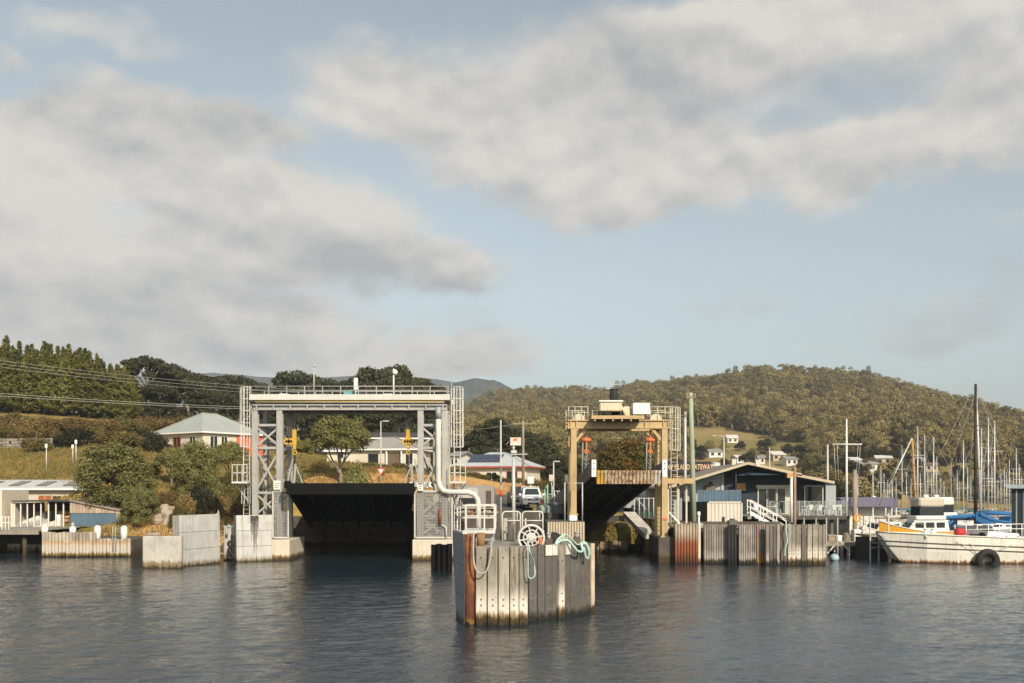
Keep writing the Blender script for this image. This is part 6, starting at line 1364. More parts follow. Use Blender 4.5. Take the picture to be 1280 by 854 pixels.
for k in range(4):
    xa = PX(737 + k * 12, 80); mb = MB(); mb.box(xa, xa + .72, 79.6 + .1 * (k % 2), 81, -1, PZ(676 + (k % 2), 80), .05); mb.build('block', mat('mossy_concrete', (.20, .155, .10), .9, .3, 1.5, bump=.4, tide=[(.35, WEED, .1)]), ft)
mb = MB(); a, b = P(779, 640, 80), P(806, 668, 76); mb.prism([a, b, b + Vector((1.0, .6, 0)), a + Vector((1.0, .6, 0))], (0, 0, -.35)); tag(mb.build('sloping_slab', CONC, loc=a), 'sloping pale concrete slab right of the old ramp', 'slab')

# ------------------------------------------------------------------ vehicles
CARW = mat('white_car_paint', (.72, .72, .70), .3, .03, 2.0, coat=.4)
CARS = mat('silver_car_paint', (.38, .40, .42), .35, .04, 2.0, .3, coat=.4)
TYRE = mat('tyre_rubber', (.02, .02, .02), .8); CHROME = mat('grey_grille', (.10, .10, .10), .4, .1, 3.0, .5); LAMPG = mat('headlamp', (.55, .56, .56), .15, .05, 2.0, spec=.8)
def pickup(name, label, loc, rz, paint, tray=True):
    """four wheel drive utility, front towards -y"""
    t_ = thing(name, label, 'car', loc); ORIGIN[t_.name] = Vector((0, 0, 0)); t_.rotation_euler = (0, 0, rz)
    prof_ = [(-2.45, .42), (-2.5, .70), (-2.42, .98), (-1.15, 1.14), (-1.05, 1.16), (.95, 1.16), (2.5, 1.12), (2.55, .55), (2.5, .42)]
    mb = MB(); W = .87
    cross = [(1.0, 0), (.985, .05), (.93, .10)]
    vs = []; n = len(prof_)
    for sx_ in (-W, -W * .94, W * .94, W): 
        ins = 0 if abs(sx_) < W else .05
        vs += [(sx_, y + (ins if y < 0 else -ins), z - (ins if z > .9 else 0)) for y, z in prof_]
    fs = [tuple(range(n)), tuple(reversed(range(3 * n, 4 * n)))] + [(k * n + i, k * n + (i + 1) % n, (k + 1) * n + (i + 1) % n, (k + 1) * n + i) for k in range(3) for i in range(n)]
    mb.add(vs, fs); mb.build('body', paint, t_)
    # cabin: tapered box with glass
    ya0, ya1, yb0, yb1 = (-1.12, -.38, 1.0, .82) if tray else (-1.12, -.38, 2.45, 2.2)
    zb, zt2 = 1.14, 1.78; wb, wt = .80, .64; mb = MB()
    cv = [(-wb, ya0, zb), (wb, ya0, zb), (wb, yb0, zb), (-wb, yb0, zb), (-wt, ya1, zt2), (wt, ya1, zt2), (wt, yb1, zt2), (-wt, yb1, zt2)]
    mb.add(cv, [(4, 5, 6, 7), (0, 1, 5, 4), (1, 2, 6, 5), (2, 3, 7, 6), (3, 0, 4, 7)]); cb = mb.build('cabin', paint, t_)
    CG = glass_mat('car_glass', (.03, .04, .05), .06)
    def pane(i, j, k, l, nm, f=.08):
        q = [Vector(cv[x_]) for x_ in (i, j, k, l)]; c_ = sum(q, Vector()) / 4; nn = (q[1] - q[0]).cross(q[3] - q[0]).normalized(); mb = MB(); mb.add([v + (c_ - v) * f * 1.6 + nn * .012 for v in q], [(0, 1, 2, 3)]); mb.build(nm, CG, cb)
    pane(0, 1, 5, 4, 'windscreen', .13); pane(1, 2, 6, 5, 'side_window', .10); pane(3, 0, 4, 7, 'side_window', .10); pane(2, 3, 7, 6, 'rear_window')
    mb = MB(); mb.box(-.48, .48, -2.56, -2.44, .78, .92, .03); mb.build('grille', CHROME, t_)
    mb = MB(); mb.box(-.16, .16, -2.585, -2.562, .80, .88); mb.build('badge', LAMPG, t_)
    for s_ in (-1, 1):
        mb = MB(); mb.box(s_ * .70 - .13, s_ * .70 + .13, -2.54, -2.40, .78, .96, .03); mb.build('headlight', LAMPG, t_)
        mb = MB(); mb.box(s_ * .98 - .10, s_ * .98 + .10, -.95, -.85, 1.14, 1.32, .03); mb.build('mirror', paint, t_)
    mb = MB(); mb.box(-.86, .86, -2.66, -2.5, .42, .72, .05); bmp = mb.build('bumper', paint, t_)
    mb = MB(); mb.box(-.45, .45, -2.675, -2.662, .47, .58); mb.build('air_intake', DARK, bmp)
    mb = MB(); mb.box(-.19, .19, -2.69, -2.677, .55, .66); mb.build('number_plate', WHITE, bmp)
    if tray:
        mb = MB(); mb.tube([(-.76, 1.1, 1.1), (-.72, 1.05, 1.86), (.72, 1.05, 1.86), (.76, 1.1, 1.1)], .035, 7); mb.build('ladder_rack', paint, t_)
    for s_ in (-1, 1):
        for yw in (-1.6, 1.5):
            mb = MB(); mb.cyl((s_ * .62, yw, .37), (s_ * .88, yw, .37), .37, None, 20); w_ = mb.build('wheel', TYRE, t_)
            mb = MB(); mb.cyl((s_ * .86, yw, .37), (s_ * .895, yw, .37), .2, None, 14); mb.build('rim', LAMPG, w_)
    return t_
Yv = 81.5; pickup('pickup_truck', 'white pickup truck facing the water on the apron', (PX(664.5, Yv), Yv + 2.4, h1(PX(664.5, Yv), Yv + 2.4) + .06), R(3), CARW)
Yv = 97.5; pickup('parked_car', 'silver wagon parked behind the old ramp, half hidden', (PX(806, Yv), Yv, h1(PX(806, Yv), Yv) + .06), R(-70), CARS, False)
Yv = 86.0; pickup('dark_car', 'dark grey car queued behind the white pickup', (PX(648, Yv), Yv + 3, h1(PX(648, Yv), Yv + 3) + .06), R(4), mat('dark_car_paint', (.05, .05, .055), .35, .05, 2.0), False)
# grey bus seen from behind
VAN = mat('warm_grey_bus_paint', (.27, .255, .235), .5, .06, 1.0, streak=(.2, .18, .16), streak_amt=.3)
bus = thing('grey_bus', 'boxy warm grey bus parked behind the railed platform', 'bus', (PX(596, 77), 79, 3.25))
def rbox(x0, x1, y0, y1, z0, z1, rr_, m_, nm, par):
    n = 5; pr = [(x0, z0)] + [(x0 + rr_ - rr_ * math.cos(a), z1 - rr_ + rr_ * math.sin(a)) for a in np.linspace(0, 1.57, n)] + [(x1 - rr_ + rr_ * math.sin(a), z1 - rr_ + rr_ * math.cos(a)) for a in np.linspace(0, 1.57, n)] + [(x1, z0)]
    mb = MB(); mb.prism([(x, y0, z) for x, z in pr], (0, y1 - y0, 0)); return mb.build(nm, m_, par)
xa, xb = PX(569, 77), PX(617.5, 77); body = rbox(xa, xb, 77, 83, 3.6, PZ(606.5, 77), .38, VAN, 'body', bus)
rbox(xa + .12, xa + 1.75, 76.96, 77.0, 4.15, PZ(609.5, 77), .25, mat('pale_grey_panel', (.40, .385, .36), .45), 'rear_panel', body)
mb = MB(); mb.box(xa + .3, xb - 1.2, 76.93, 76.955, 4.0, 4.45, .01); mb.build('rear_window', GLASS, body)
mb = MB(); mb.box(xb - .62, xb - .22, 76.955, 76.99, 3.7, 5.0, .01); mb.build('rear_door', mat('dark_door_grey', (.06, .055, .05), .5), body)
for x in (xa + .35, xb - .35):
    for y in (78, 82): mb = MB(); mb.cyl((x - .15, y, 3.68), (x + .15, y, 3.68), .42, None, 18); mb.build('wheel', TYRE, bus)
# rubble bank between platform and bus
r = np.random.default_rng(77); RUB = mat('grey_rubble', (.27, .25, .20), .95, .3, 3.0, vary=.3, bump=.4)
rub = thing('rubble_pile', 'pile of grey stones behind the railed platform', 'rubble', (PX(598, 74.5), 74.5, 3.2)); proto = None
for k in range(110):
    px = r.uniform(570, 622); Yk = r.uniform(74.6, 76.4); top = PZ(645 + abs(px - 600) * .16, Yk); z = 3.2 + r.random() ** .7 * max(.05, (top - 3.3)) * (1 - abs(Yk - 75.5) * .5); s = r.uniform(.12, .26)
    if proto is None:
        mb = MB(); mb.sphere((0, 0, 0), 1, nu=6, nv=4); vs = np.array(mb.v) * (1 + r.normal(0, .14, (len(mb.v), 1))); mb.v = [tuple(v) for v in vs]; mb.sm = [False] * len(mb.f); ORIGIN[rub.name] = Vector((0, 0, 0)); proto = mb.build('stone', RUB, rub); st = proto
    else: st = share(proto, 'stone', rub)
    st.location = Vector((PX(px, Yk), Yk, z)) - Vector(rub.location); st.rotation_euler = (r.uniform(0, 6), r.uniform(0, 6), r.uniform(0, 6)); st.scale = (s * 1.2, s, s * .8)
# water tanks
TANK = mat('slate_tank', (.10, .115, .115), .6, .1, 1.0); TANKL = mat('pale_green_tank', (.30, .34, .31), .6, .08, 1.0)
def tank(label, px, Y, rad_, z0, z1, m_):
    x = PX(px, Y); t_ = thing('water_tank', label, 'tank', (x, Y, z0), 'water tanks on the island'); pts = []; rs = []; n = int((z1 - z0) / .1)
    for k in range(n + 1): pts.append((x, Y, z0 + (z1 - z0) * k / n)); rs.append(rad_ * (1 + .018 * (k % 2)))
    mb = MB(); mb.tube(pts, rs, 28); mb.build('shell', m_, t_); mb = MB(); mb.tube([(x, Y, z1), (x, Y, z1 + .12), (x, Y, z1 + .2)], [rad_ * 1.02, rad_ * .6, .1], 28); mb.build('lid', m_, t_)
tank('dark slate ribbed water tank left of the yellow gantry', 694.5, 76.6, .72, 3.2, PZ(631, 76.6), TANK); tank('pale green ribbed water tank beside the white pickup', 680.5, 76.0, .62, 3.2, PZ(634, 76), TANKL)
# teal fence frames, pipe rails and poles on the island
TEAL = mat('pale_teal_frame', (.22, .36, .33), .6, .1, 1.0)
tf = thing('teal_fence', 'pale teal pipe fence frame behind the water tanks', 'fence', P(684, 640, 84))
for px, ty in ((681, 612), (684.5, 606), (690, 607)): mb = MB(); mb.cyl((PX(px, 84), 84, 3.3), (PX(px, 84), 84, PZ(ty, 84)), .06, None, 8); mb.build('post', TEAL, tf)
for a, b in (((681, 612), (684.5, 606)), ((681, 628), (690, 628)), ((690, 607), (697, 631)), ((681, 618), (690, 618))): mb = MB(); mb.cyl(P(*a, 84), P(*b, 84), .045, None, 7); mb.build('brace', TEAL, tf)
mb = MB(); mb.add([P(688, 612, 84.2), P(697, 631, 84.2), P(688, 631, 84.2)], [(0, 1, 2)]); mb.add([P(688, 612, 84.23), P(688, 631, 84.23), P(697, 631, 84.23)], [(0, 1, 2)]); mb.build('panel', mat('blue_grey_panel', (.12, .16, .19), .6), tf)
cr = thing('cream_rail', 'short cream pipe railing right of the teal fence', 'railing', P(698, 630, 80))
for px in (693, 697, 701, 705): mb = MB(); mb.cyl((PX(px, 82), 82, 3.3), (PX(px, 82), 82, PZ(614, 82)), .035, None, 6); mb.build('post', WHITE, cr)
for py in (614, 621): mb = MB(); mb.cyl(P(693, py, 82), P(705, py, 82), .03, None, 6); mb.build('rail', WHITE, cr)
def sign_post(name, label, px, ytop, ybase, Y, wpx, hpx, face_m, shape='box', edge=None, z0=None):
    x = PX(px, Y); zb = h1(x, Y) if z0 is None else z0; t_ = thing(name, label, 'sign', (x, Y, zb)); mb = MB(); mb.cyl((x, Y, zb - .1), (x, Y, PZ(ytop, Y)), .04, None, 8); mb.build('post', LAMPM, t_)
    if shape == 'box':
        mb = MB(); mb.box(PX(px - wpx / 2, Y), PX(px + wpx / 2, Y), Y - .09, Y - .05, PZ(ytop + hpx, Y), PZ(ytop, Y)); mb.build('face', face_m, t_)
    elif shape == 'tri':
        for k, (sc_, m_) in enumerate(((1.0, edge), (.62, face_m))):
            c_ = P(px, ytop + hpx * .38, Y - .08 - .012 * k); mb = MB(); mb.prism([c_ + Vector((-wpx / 2 * sc_ * Y / F, 0, hpx * .38 * sc_ * Y / F)), c_ + Vector((wpx / 2 * sc_ * Y / F, 0, hpx * .38 * sc_ * Y / F)), c_ + Vector((0, 0, -hpx * .62 * sc_ * Y / F))], (0, .01, 0)); mb.build('face' if k else 'border', m_, t_)
    return t_
REDP = mat('red_sign_paint', (.6, .06, .04), .5)
sign_post('give_way_sign', 'white give way triangle with red border by the lamp post', 476, 585.5, 602, 101, 11, 9, WHITE, 'tri', REDP)
sign_post('notice_board', 'small pale notice board above the white pickup', 663.5, 596, 620, 92, 8, 8.5, WHITE); sign_post('notice_board', 'small buff square sign left of the teal fence', 689.5, 593.5, 620, 94, 6.5, 8, mat('buff_sign', (.5, .42, .34), .6))
sign_post('stop_sign', 'round red and white sign beside the white pickup', 677.6, 624.5, 634, 79.5, 4.5, 5, REDP); sign_post('notice_board', 'white tilted board left of the yellow gantry leg', 710, 593.5, 625, 76, 8, 9, WHITE)
ch = thing('chevron_board', 'black and white chevron board behind the right gantry tower', 'road sign', P(536, 610, 99))
mb = MB(); mb.box(PX(512, 99), PX(560, 99), 99, 99.05, PZ(609, 99), PZ(602.5, 99)); mb.build('panel', WHITE, ch)
for k in range(6):
    for j in (0, 1):
        px = 514 + k * 8 + j * 3; q = lambda a, b: P(a, b, 98.99); mb = MB(); mb.prism([q(px + 2, 603), q(px + 4, 603), q(px + 2, 605.7), q(px + 4, 608.5), q(px + 2, 608.5), q(px, 605.7)], (0, .006, 0)); mb.build('chevron', DARK, ch)
for px in (514, 558): mb = MB(); mb.bar((PX(px, 99.1), 99.1, h1(PX(px, 99), 99) - .1), (PX(px, 99.1), 99.1, PZ(603, 99)), .08); mb.build('post', LAMPM, ch)
def lamp(label, px, ytop, Y, arm_px, z0=None, r_=.08):
    x = PX(px, Y); zb = h1(x, Y) - .1 if z0 is None else z0; t_ = thing('street_lamp', label, 'street lamp', (x, Y, zb)); zt2 = PZ(ytop, Y); mb = MB(); mb.cyl((x, Y, zb), (x, Y, zt2), r_, r_ * .7, 10); mb.build('pole', LAMPM, t_)
    xe = PX(px + arm_px, Y); mb = MB(); mb.cyl((x, Y, zt2 - .05), (xe, Y, zt2 + .02), .045, None, 7); mb.build('arm', LAMPM, t_); mb = MB(); d_ = .5 if arm_px > 0 else -.5; mb.box(min(xe, xe + d_), max(xe, xe + d_), Y - .12, Y + .12, zt2 - .05, zt2 + .06, .02); mb.build('lamp_head', LAMPM, t_); return t_
lamp('street lamp standing on the sand bank inside the white gantry', 476, 526.5, 101, 4)
lamp('street lamp on the slope above the blue building', 905, 545, 130, -10, None, .11)
lamp('pole lamp with a round head left of the yellow gantry', 692, 577, 88, .5)
# power poles and lines
POLEG = mat('green_treated_pole', (.27, .31, .22), .85, .12, .8, streak=(.17, .19, .13), streak_amt=.5)
def power_pole(label, px, ytop, Y, m_, r_, lean=0.0, arm=1.2, zb=None):
    x = PX(px, Y); z0 = (h1(x, Y) - .3) if zb is None else zb; zt2 = PZ(ytop, Y); t_ = thing('power_pole', label, 'power pole', (x, Y, z0)); mb = MB(); mb.tube([(x, Y, z0), (x + lean * .5, Y, (z0 + zt2) / 2), (x + lean, Y, zt2)], [r_, r_ * .9, r_ * .75], 12); mb.build('pole', m_, t_)
    mb = MB(); mb.bar((x + lean - arm, Y - .12, zt2 - .35), (x + lean + arm, Y - .12, zt2 - .35), .1, .12); mb.build('cross_arm', TRUNK, t_)
    for k in (-.9, -.35, .35, .9): mb = MB(); mb.cyl((x + lean + arm * k, Y - .12, zt2 - .29), (x + lean + arm * k, Y - .12, zt2 - .08), .05, .04, 7); mb.build('insulator', mat('insulator', (.4, .3, .22), .3), t_)
    return Vector((x + lean, Y, zt2 - .1))
pp1 = power_pole('grey power pole behind the white pickup', 654, 526, 112, TRUNK, .17)
power_pole('leaning green treated pole right of the yellow gantry', 867.5, 491, 74.5, POLEG, .21, -.25, .35, 2.2)
power_pole('slim grey pole beside the caged ladder', 856.5, 515, 84, LAMPM, .14, 0, .1, 2.2)
pl0 = power_pole('power pole standing just outside the left picture edge', -40, 447, 92, TRUNK, .18)
pl1 = power_pole('power pole hidden behind the right gantry tower', 552, 500, 118, TRUNK, .17)
WIRE = mat('pale_wire', (.30, .29, .27), .5, .05)
def wire(a, b, sag, label, r_=.015):
    a, b = Vector(a), Vector(b); pts = [a.lerp(b, k / 16) - Vector((0, 0, sag * 4 * (k / 16) * (1 - k / 16))) for k in range(17)]; mb = MB(); mb.tube(pts, r_, 5); return tag(mb.build('power_line', WIRE, loc=a), label, 'power line', 'power lines on the left')
for k, lb in enumerate(('topmost', 'middle', 'lowest')):
    wire(pl0 + Vector((0, 0, -.3 - k * .28 + .5)), pl1 + Vector((0, 0, .6 - k * .2)), .7 + .1 * k, '%s wire of the upper bundle crossing the cypress row' % lb)
for k, lb in enumerate(('upper', 'lower')):
    wire(pl0 + Vector((0, 0, -3.0 - k * .22)), P(556, 513 + k * 2, 110), .5, '%s wire of the low pair crossing below the cypress tops' % lb, .022)
wire(P(575, 537, 112), pp1 + Vector((-.9, 0, -.2)), .2, 'short wire reaching the grey power pole behind the pickup')
# ------------------------------------------------------------------ right pier: weathered timbers and rusty sheet piles
PT = 2.74
RSP = mat('rust_streaked_piling', (.34, .29, .225), .85, .2, 1.0, bump=.3, vary=.2, streak=(.26, .10, .035), streak_amt=.75, tide=[(1.75, (.21, .066, .024), .55), (.55, (.09, .03, .015), .35), (.1, SLIME, .1)])
GSP = mat('weathered_grey_piling', (.25, .225, .195), .9, .22, 1.5, bump=.35, vary=.25, streak=(.10, .085, .07), streak_amt=.7, tide=[(.75, (.33, .30, .26), .3), (.32, (.04, .032, .02), .14), (.1, SLIME, .06)])
DSP = mat('dark_pier_plank', (.12, .105, .09), .9, .22, 1.5, bump=.35, vary=.2, streak=(.05, .045, .04), streak_amt=.6, tide=[(.35, SLIME, .15)])
ORSP = mat('ochre_rust_piling', (.22, .19, .16), .9, .2, 1.5, vary=.2, streak=(.32, .13, .03), streak_amt=.9, tide=[(.6, (.30, .16, .035), .4), (.1, SLIME, .1)])
PR = thing('timber_pier', 'long weathered timber pier face with rust streaks right of the old ramp', 'pier', (16, 68, 0))
def ppile(px0, px1, Ya, Yb, m_, round_=False, top=PT, name='plank', bolts=False):
    a, b = Vector((PX(px0, Ya), Ya, 0)), Vector((PX(px1, Yb), Yb, 0)); dr = (b - a).normalized(); bk = Vector((-dr.y, dr.x, 0)); L = (b - a).length; zt = top + random.uniform(-.06, .05); mb = MB()
    if round_:
        n = 5; pts = [a + dr * (L / 2 - L / 2 * math.cos(math.pi * k / n)) - bk * (L * .35 * math.sin(math.pi * k / n)) for k in range(n + 1)] + [b + bk * .25, a + bk * .25]
    else: pts = [a + bk * .02, a + dr * .02, b - dr * .02, b + bk * .02, b + bk * .22, a + bk * .22]
    mb.prism([p_ + Vector((0, 0, -1.5)) for p_ in pts], (0, 0, 1.5 + zt)); o = mb.build(name, m_, PR)
    if bolts:
        for zb in (1.0, .76): q = a.lerp(b, .5) + Vector((0, 0, zb)); m2 = MB(); m2.cyl(q + bk * .02, q - bk * .025, .035, .03, 7); m2.build('bolt', BOLT, o)
for k in range(8): ppile(843.5 + k * 3.65, 843.5 + (k + 1) * 3.65 - .35, 68.6, 68.6, RSP, True, PT, 'sheet_pile')
ppile(872.8, 876, 68.5, 68.5, CREAMC, False, PT + .05)
for k in range(10): ppile(880 + k * 3.05, 880 + (k + 1) * 3.05 - .3, 68.2, 68.2, GSP, True, PT - .03, 'sheet_pile')
for k in range(3):
    mb = MB(); x = PX(911.5 + k * 3.9, 67.7); mb.cyl((x, 67.8, -1.2), (x, 67.8, PT - .05), .115, None, 10); mb.build('rubber_fender', RUBBER, PR)
for k in range(8): ppile(923.5 + k * 2.8, 923.5 + (k + 1) * 2.8 - .3, 68, 68, GSP, True, PT - .06, 'sheet_pile')
for k in range(4): ppile(945.8 + k * 2.9, 945.8 + (k + 1) * 2.9 - .3, 67.9, 67.9, ORSP, True, PT - .05, 'sheet_pile')
for k in range(6): ppile(957.6 + k * 4.5, 957.6 + (k + 1) * 4.5 - .5, 67.2 - k * .05, 67.2 - k * .05, DSP if k % 3 else GSP, False, PT - .02)
for k, (a, b) in enumerate(((985, 989.5), (990, 994.5), (995, 1001), (1002, 1008.2), (1009.2, 1015), (1016, 1022), (1023, 1028), (1028.6, 1032))): ppile(a, b, 66.9, 66.85, PLANKW if k != 3 else DSP, False, PT + .02, 'plank', k != 3)
mb = MB(); mb.box(PX(843.5, 69), PX(1031, 67.5), 69.2, 69.7, .6, 1.0); mb.box(PX(843.5, 69), PX(1031, 67.5), 69.2, 69.7, 1.9, 2.3); mb.build('waling', DSP, PR)
x = PX(843.5, 69)
while x < PX(1030, 68.3):
    mb = MB(); mb.box(x, x + .22, 69.0, 73.8, 2.42, 2.5); mb.build('deck_board', DECKT, PR); x += .235
for px in (860, 900, 945, 985, 1022):
    mb = MB(); mb.cyl((PX(px, 72.5), 72.5, -1.5), (PX(px, 72.5), 72.5, 2.41), .18, None, 10); mb.build('bearer_pile', DSP, PR)
rope('pier_rope', 'pale green rope hanging down the pier planks', [(983, 655, 66.7), (982.5, 664, 66.6), (984, 676, 66.6), (981.5, 686, 66.6), (981, 695, 66.6)], .05, ROPE)
b_ = thing('mooring_bollard', 'white topped bollard on the pier above the rusty sheet piles', 'bollard', P(874, 656, 69.5)); x = PX(873.5, 69.6)
mb = MB(); mb.cyl((x, 69.6, 2.5), (x, 69.6, 3.5), .07, None, 8); mb.cyl((x, 69.6, 3.2), (x, 69.6, 3.55), .11, .1, 10); mb.build('post', WHITE, b_); mb = MB(); mb.box(x - .3, x + .3, 69.3, 69.9, 2.5, 2.72, .03); mb.build('base', mat('pale_green_base', (.25, .30, .27), .7), b_)
x = PX(916.5, 69.4); mb = MB(); mb.box(x - .32, x + .32, 69.3, 69.9, 2.5, 2.95, .04); mb.cyl((x, 69.6, 2.95), (x, 69.6, 3.06), .2, .18, 12); tag(mb.build('capstan', DSP, loc=(x, 69.6, 2.5)), 'squat dark capstan on the pier above the black fenders', 'capstan')

# ------------------------------------------------------------------ containers
def container(name, label, px0, px1, px_side, yt, yb, Y, m_, side_m, L=6.0):
    x0_, x1_ = PX(px0, Y), PX(px1, Y); z0, z1 = PZ(yb, Y), PZ(yt, Y); t_ = thing(name, label, 'container', (x0_, Y, z0)); sk = PX(px_side, Y + 2.4) - x0_
    mb = MB(); mb.box(x0_ + .03, x1_ - .03, Y + .05, Y + 2.4, z0, z1 - .02); mb.build('body', side_m, t_)
    mb = MB(); mb.sheet((x0_ + .06, Y + .01, z0 + .1), (x1_ - .06, Y + .01, z0 + .1), z1 - z0 - .18, .025, .28, 4); mb.build('front_sheet', m_, t_)
    mb = MB(); mb.bar((x0_, Y, z0 + .06), (x1_, Y, z0 + .06), .1, .12); mb.bar((x0_, Y, z1 - .05), (x1_, Y, z1 - .05), .1, .1); mb.bar((x0_ + .05, Y, z0), (x0_ + .05, Y, z1), .1); mb.bar((x1_ - .05, Y, z0), (x1_ - .05, Y, z1), .1); mb.build('frame', m_, t_)
    return t_, x0_, x1_, z0, z1
CONT = mat('cream_container_paint', (.54, .50, .44), .6, .06, .8, streak=(.34, .26, .18), streak_amt=.4); CONTB = mat('blue_grey_sheeting', (.095, .15, .21), .55, .1, .8, streak=(.06, .09, .13), streak_amt=.4)
c1_, x0_, x1_, z0, z1 = container('shipping_container', 'cream corrugated container on the pier in front of the blue building', 884, 928, 858, 627, 657.5, 76.0, CONT, mat('shaded_container_end', (.030, .033, .03), .7, .2, .7))  # body and end near black: side shade put into the colour
# its end wall runs back to the left, shade put into its near-black colour
a, b = Vector((x0_, 76.06, z0)), Vector((PX(858, 77.5), 79.5, z0)); mb = MB(); mb.prism([a, b, b + Vector((0, 0, z1 - z0 - .04)), a + Vector((0, 0, z1 - z0 - .04))], (.3, .3, 0)); mb.build('end_wall', MATS['shaded_container_end'], c1_)
mb = MB(); mb.box(PX(903, 76), PX(905.5, 76), 75.9, 75.965, PZ(655, 76), PZ(646, 76)); mb.build('vent_pipe', DARK, c1_)
sc_ = thing('blue_screen', 'blue grey corrugated screen above the cream container', 'screen', P(900, 627, 79.5)); n = 14
for k in range(n):
    a = 872 + (927 - 872) * k / n; mb = MB(); mb.sheet((PX(a, 79.5), 79.5 + .03 * (k % 2), PZ(630, 79.5)), (PX(a + 3.8, 79.5), 79.5 + .03 * (k % 2), PZ(630, 79.5)), 1.12, .018, .12, 4); mb.build('panel', CONTB, sc_)
mb = MB(); mb.box(PX(872, 79.6), PX(928, 79.6), 79.6, 79.7, 2.3, PZ(629.5, 79.6)); mb.build('frame', DARK, sc_)

# ------------------------------------------------------------------ the blue waterfront building
YQ = 85.0; bx = lambda px: PX(px, YQ); bz = lambda py: PZ(py, YQ)
NAVY = mat('navy_cladding', (.012, .022, .034), .7, .2, .8); PGREY = mat('lit_wall_and_grey_panel', (.30, .335, .35), .75, .06, .8); TRIMW = mat('pale_trim', (.52, .49, .43), .6, .06)
BB = thing('blue_building', 'low gabled navy building with glass doors and deck by the marina', 'building', (bx(940), YQ, 2.4))
zD = 2.98
gable = [(842, 608.5), (935, 582), (1044, 604)]
mb = MB(); mb.prism([(bx(905), YQ, 1.0), (bx(1044), YQ, 1.0), (bx(1044), YQ, bz(605)), (bx(935), YQ, bz(582)), (bx(905), YQ, bz(590.5))], (0, 11, 0)); mb.build('wall', NAVY, BB)
mb = MB(); mb.prism([(bx(842), YQ - .06, 1.2), (bx(905) - .01, YQ - .06, 1.2), (bx(905) - .01, YQ - .06, bz(591)), (bx(842), YQ - .06, bz(609))], (0, 9, 0)); mb.build('side_wall', PGREY, BB)  # left part of the front wall, sunlight put into its paler colour
ROOFD = mat('brown_grey_roof', (.20, .175, .145), .7, .12, .6, streak=(.1, .085, .07), streak_amt=.4); FAS = mat('tan_fascia', (.42, .35, .26), .7, .08)
for a, b in (((833, 611), (935, 580)), ((935, 580), (1002, 594.5)), ((996, 595), (1043, 604.2))):
    A_, B_ = P(a[0], a[1], YQ - 2.3), P(b[0], b[1], YQ - 2.3); up_ = Vector((0, 0, .14)); mb = MB(); mb.prism([A_, B_, B_ + up_, A_ + up_], (0, 15, 0)); mb.build('roof', ROOFD, BB)
    mb = MB(); mb.prism([A_ + Vector((0, -.05, -.05)), B_ + Vector((0, -.05, -.05)), B_ + Vector((0, -.05, .17)), A_ + Vector((0, -.05, .17))], (0, .046, 0)); mb.build('fascia', FAS, BB)
mb = MB(); mb.box(bx(934) - .12, bx(936) + .12, YQ - 3.5, YQ - 3.2, bz(584), bz(576.5)); mb.build('finial', TRIMW, BB)
mb = MB(); mb.box(bx(918.5), bx(923.5), YQ + 1, YQ + 1.5, bz(585), bz(573.5)); mb.build('flue', TRIMW, BB)
# doors and windows
for a, b in ((948, 957.8), (959.8, 969.5), (971.6, 981)):
    mb = MB(); mb.box(bx(a), bx(b), YQ - .05, YQ - .01, zD + .1, bz(611)); dr_ = mb.build('glass_door', GLASS, BB); mb = MB(); f = .09
    for q in ((bx(a) - f, bx(a), zD, bz(611) + f), (bx(b), bx(b) + f, zD, bz(611) + f), (bx(a), bx(b), bz(611), bz(611) + f), (bx(a), bx(b), zD + .02, zD + .1)): mb.box(q[0], q[1], YQ - .1, YQ - .01, q[2], q[3])
    mb.build('door_frame', TRIMW, dr_)
mb = MB(); mb.box(bx(945), bx(989), YQ - .07, YQ - .012, bz(611) + .1, bz(606.5)); mb.build('lintel', TRIMW, BB); mb = MB(); mb.box(bx(982.5), bx(990), YQ - .08, YQ - .012, zD, bz(611) + .09); mb.build('door_side_panel', TRIMW, BB)
mb = MB(); mb.box(bx(1006), bx(1028), YQ - .05, YQ - .01, bz(633), bz(608)); wn_ = mb.build('window', GLASS, BB); mb = MB()
for q in ((1005, 1006.2, 634, 607), (1027.6, 1029, 634, 607), (1006, 1028, 634, 632.8), (1006, 1028, 608, 606.8)): mb.box(bx(q[0]), bx(q[1]), YQ - .09, YQ - .012, bz(q[2]), bz(q[3]))
mb.build('window_frame', TRIMW, wn_)
mb = MB(); mb.box(bx(1030.5), bx(1043.2), YQ - .35, YQ - .012, zD, bz(607)); mb.build('grey_panel', PGREY, BB)
for px, w_ in ((853, 5), (862, 4)): mb = MB(); mb.box(bx(px), bx(px + w_), YQ - .12, YQ - .07, bz(630), bz(617)); mb.build('window', GLASS, BB)
mb = MB(); mb.box(bx(881), bx(893), YQ - .5, YQ - .07, bz(613), bz(606), .03); mb.cyl((bx(888), YQ - .3, bz(606)), (bx(888), YQ - .3, bz(602.5)), .2, .1, 10); mb.build('extractor_unit', mat('brown_unit', (.12, .095, .07), .7), BB)
mb = MB(); mb.box(bx(920), bx(931), YQ - .4, YQ - .012, bz(613.5), bz(604), .02); mb.build('timber_box', mat('orange_ply', (.40, .22, .09), .7), BB)
for px in (902, 919.5): mb = MB(); mb.bar((bx(px), YQ - .15, bz(596 if px < 910 else 592)), (bx(px), YQ - .15, bz(616)), .09); mb.build('pipe', TRIMW, BB)
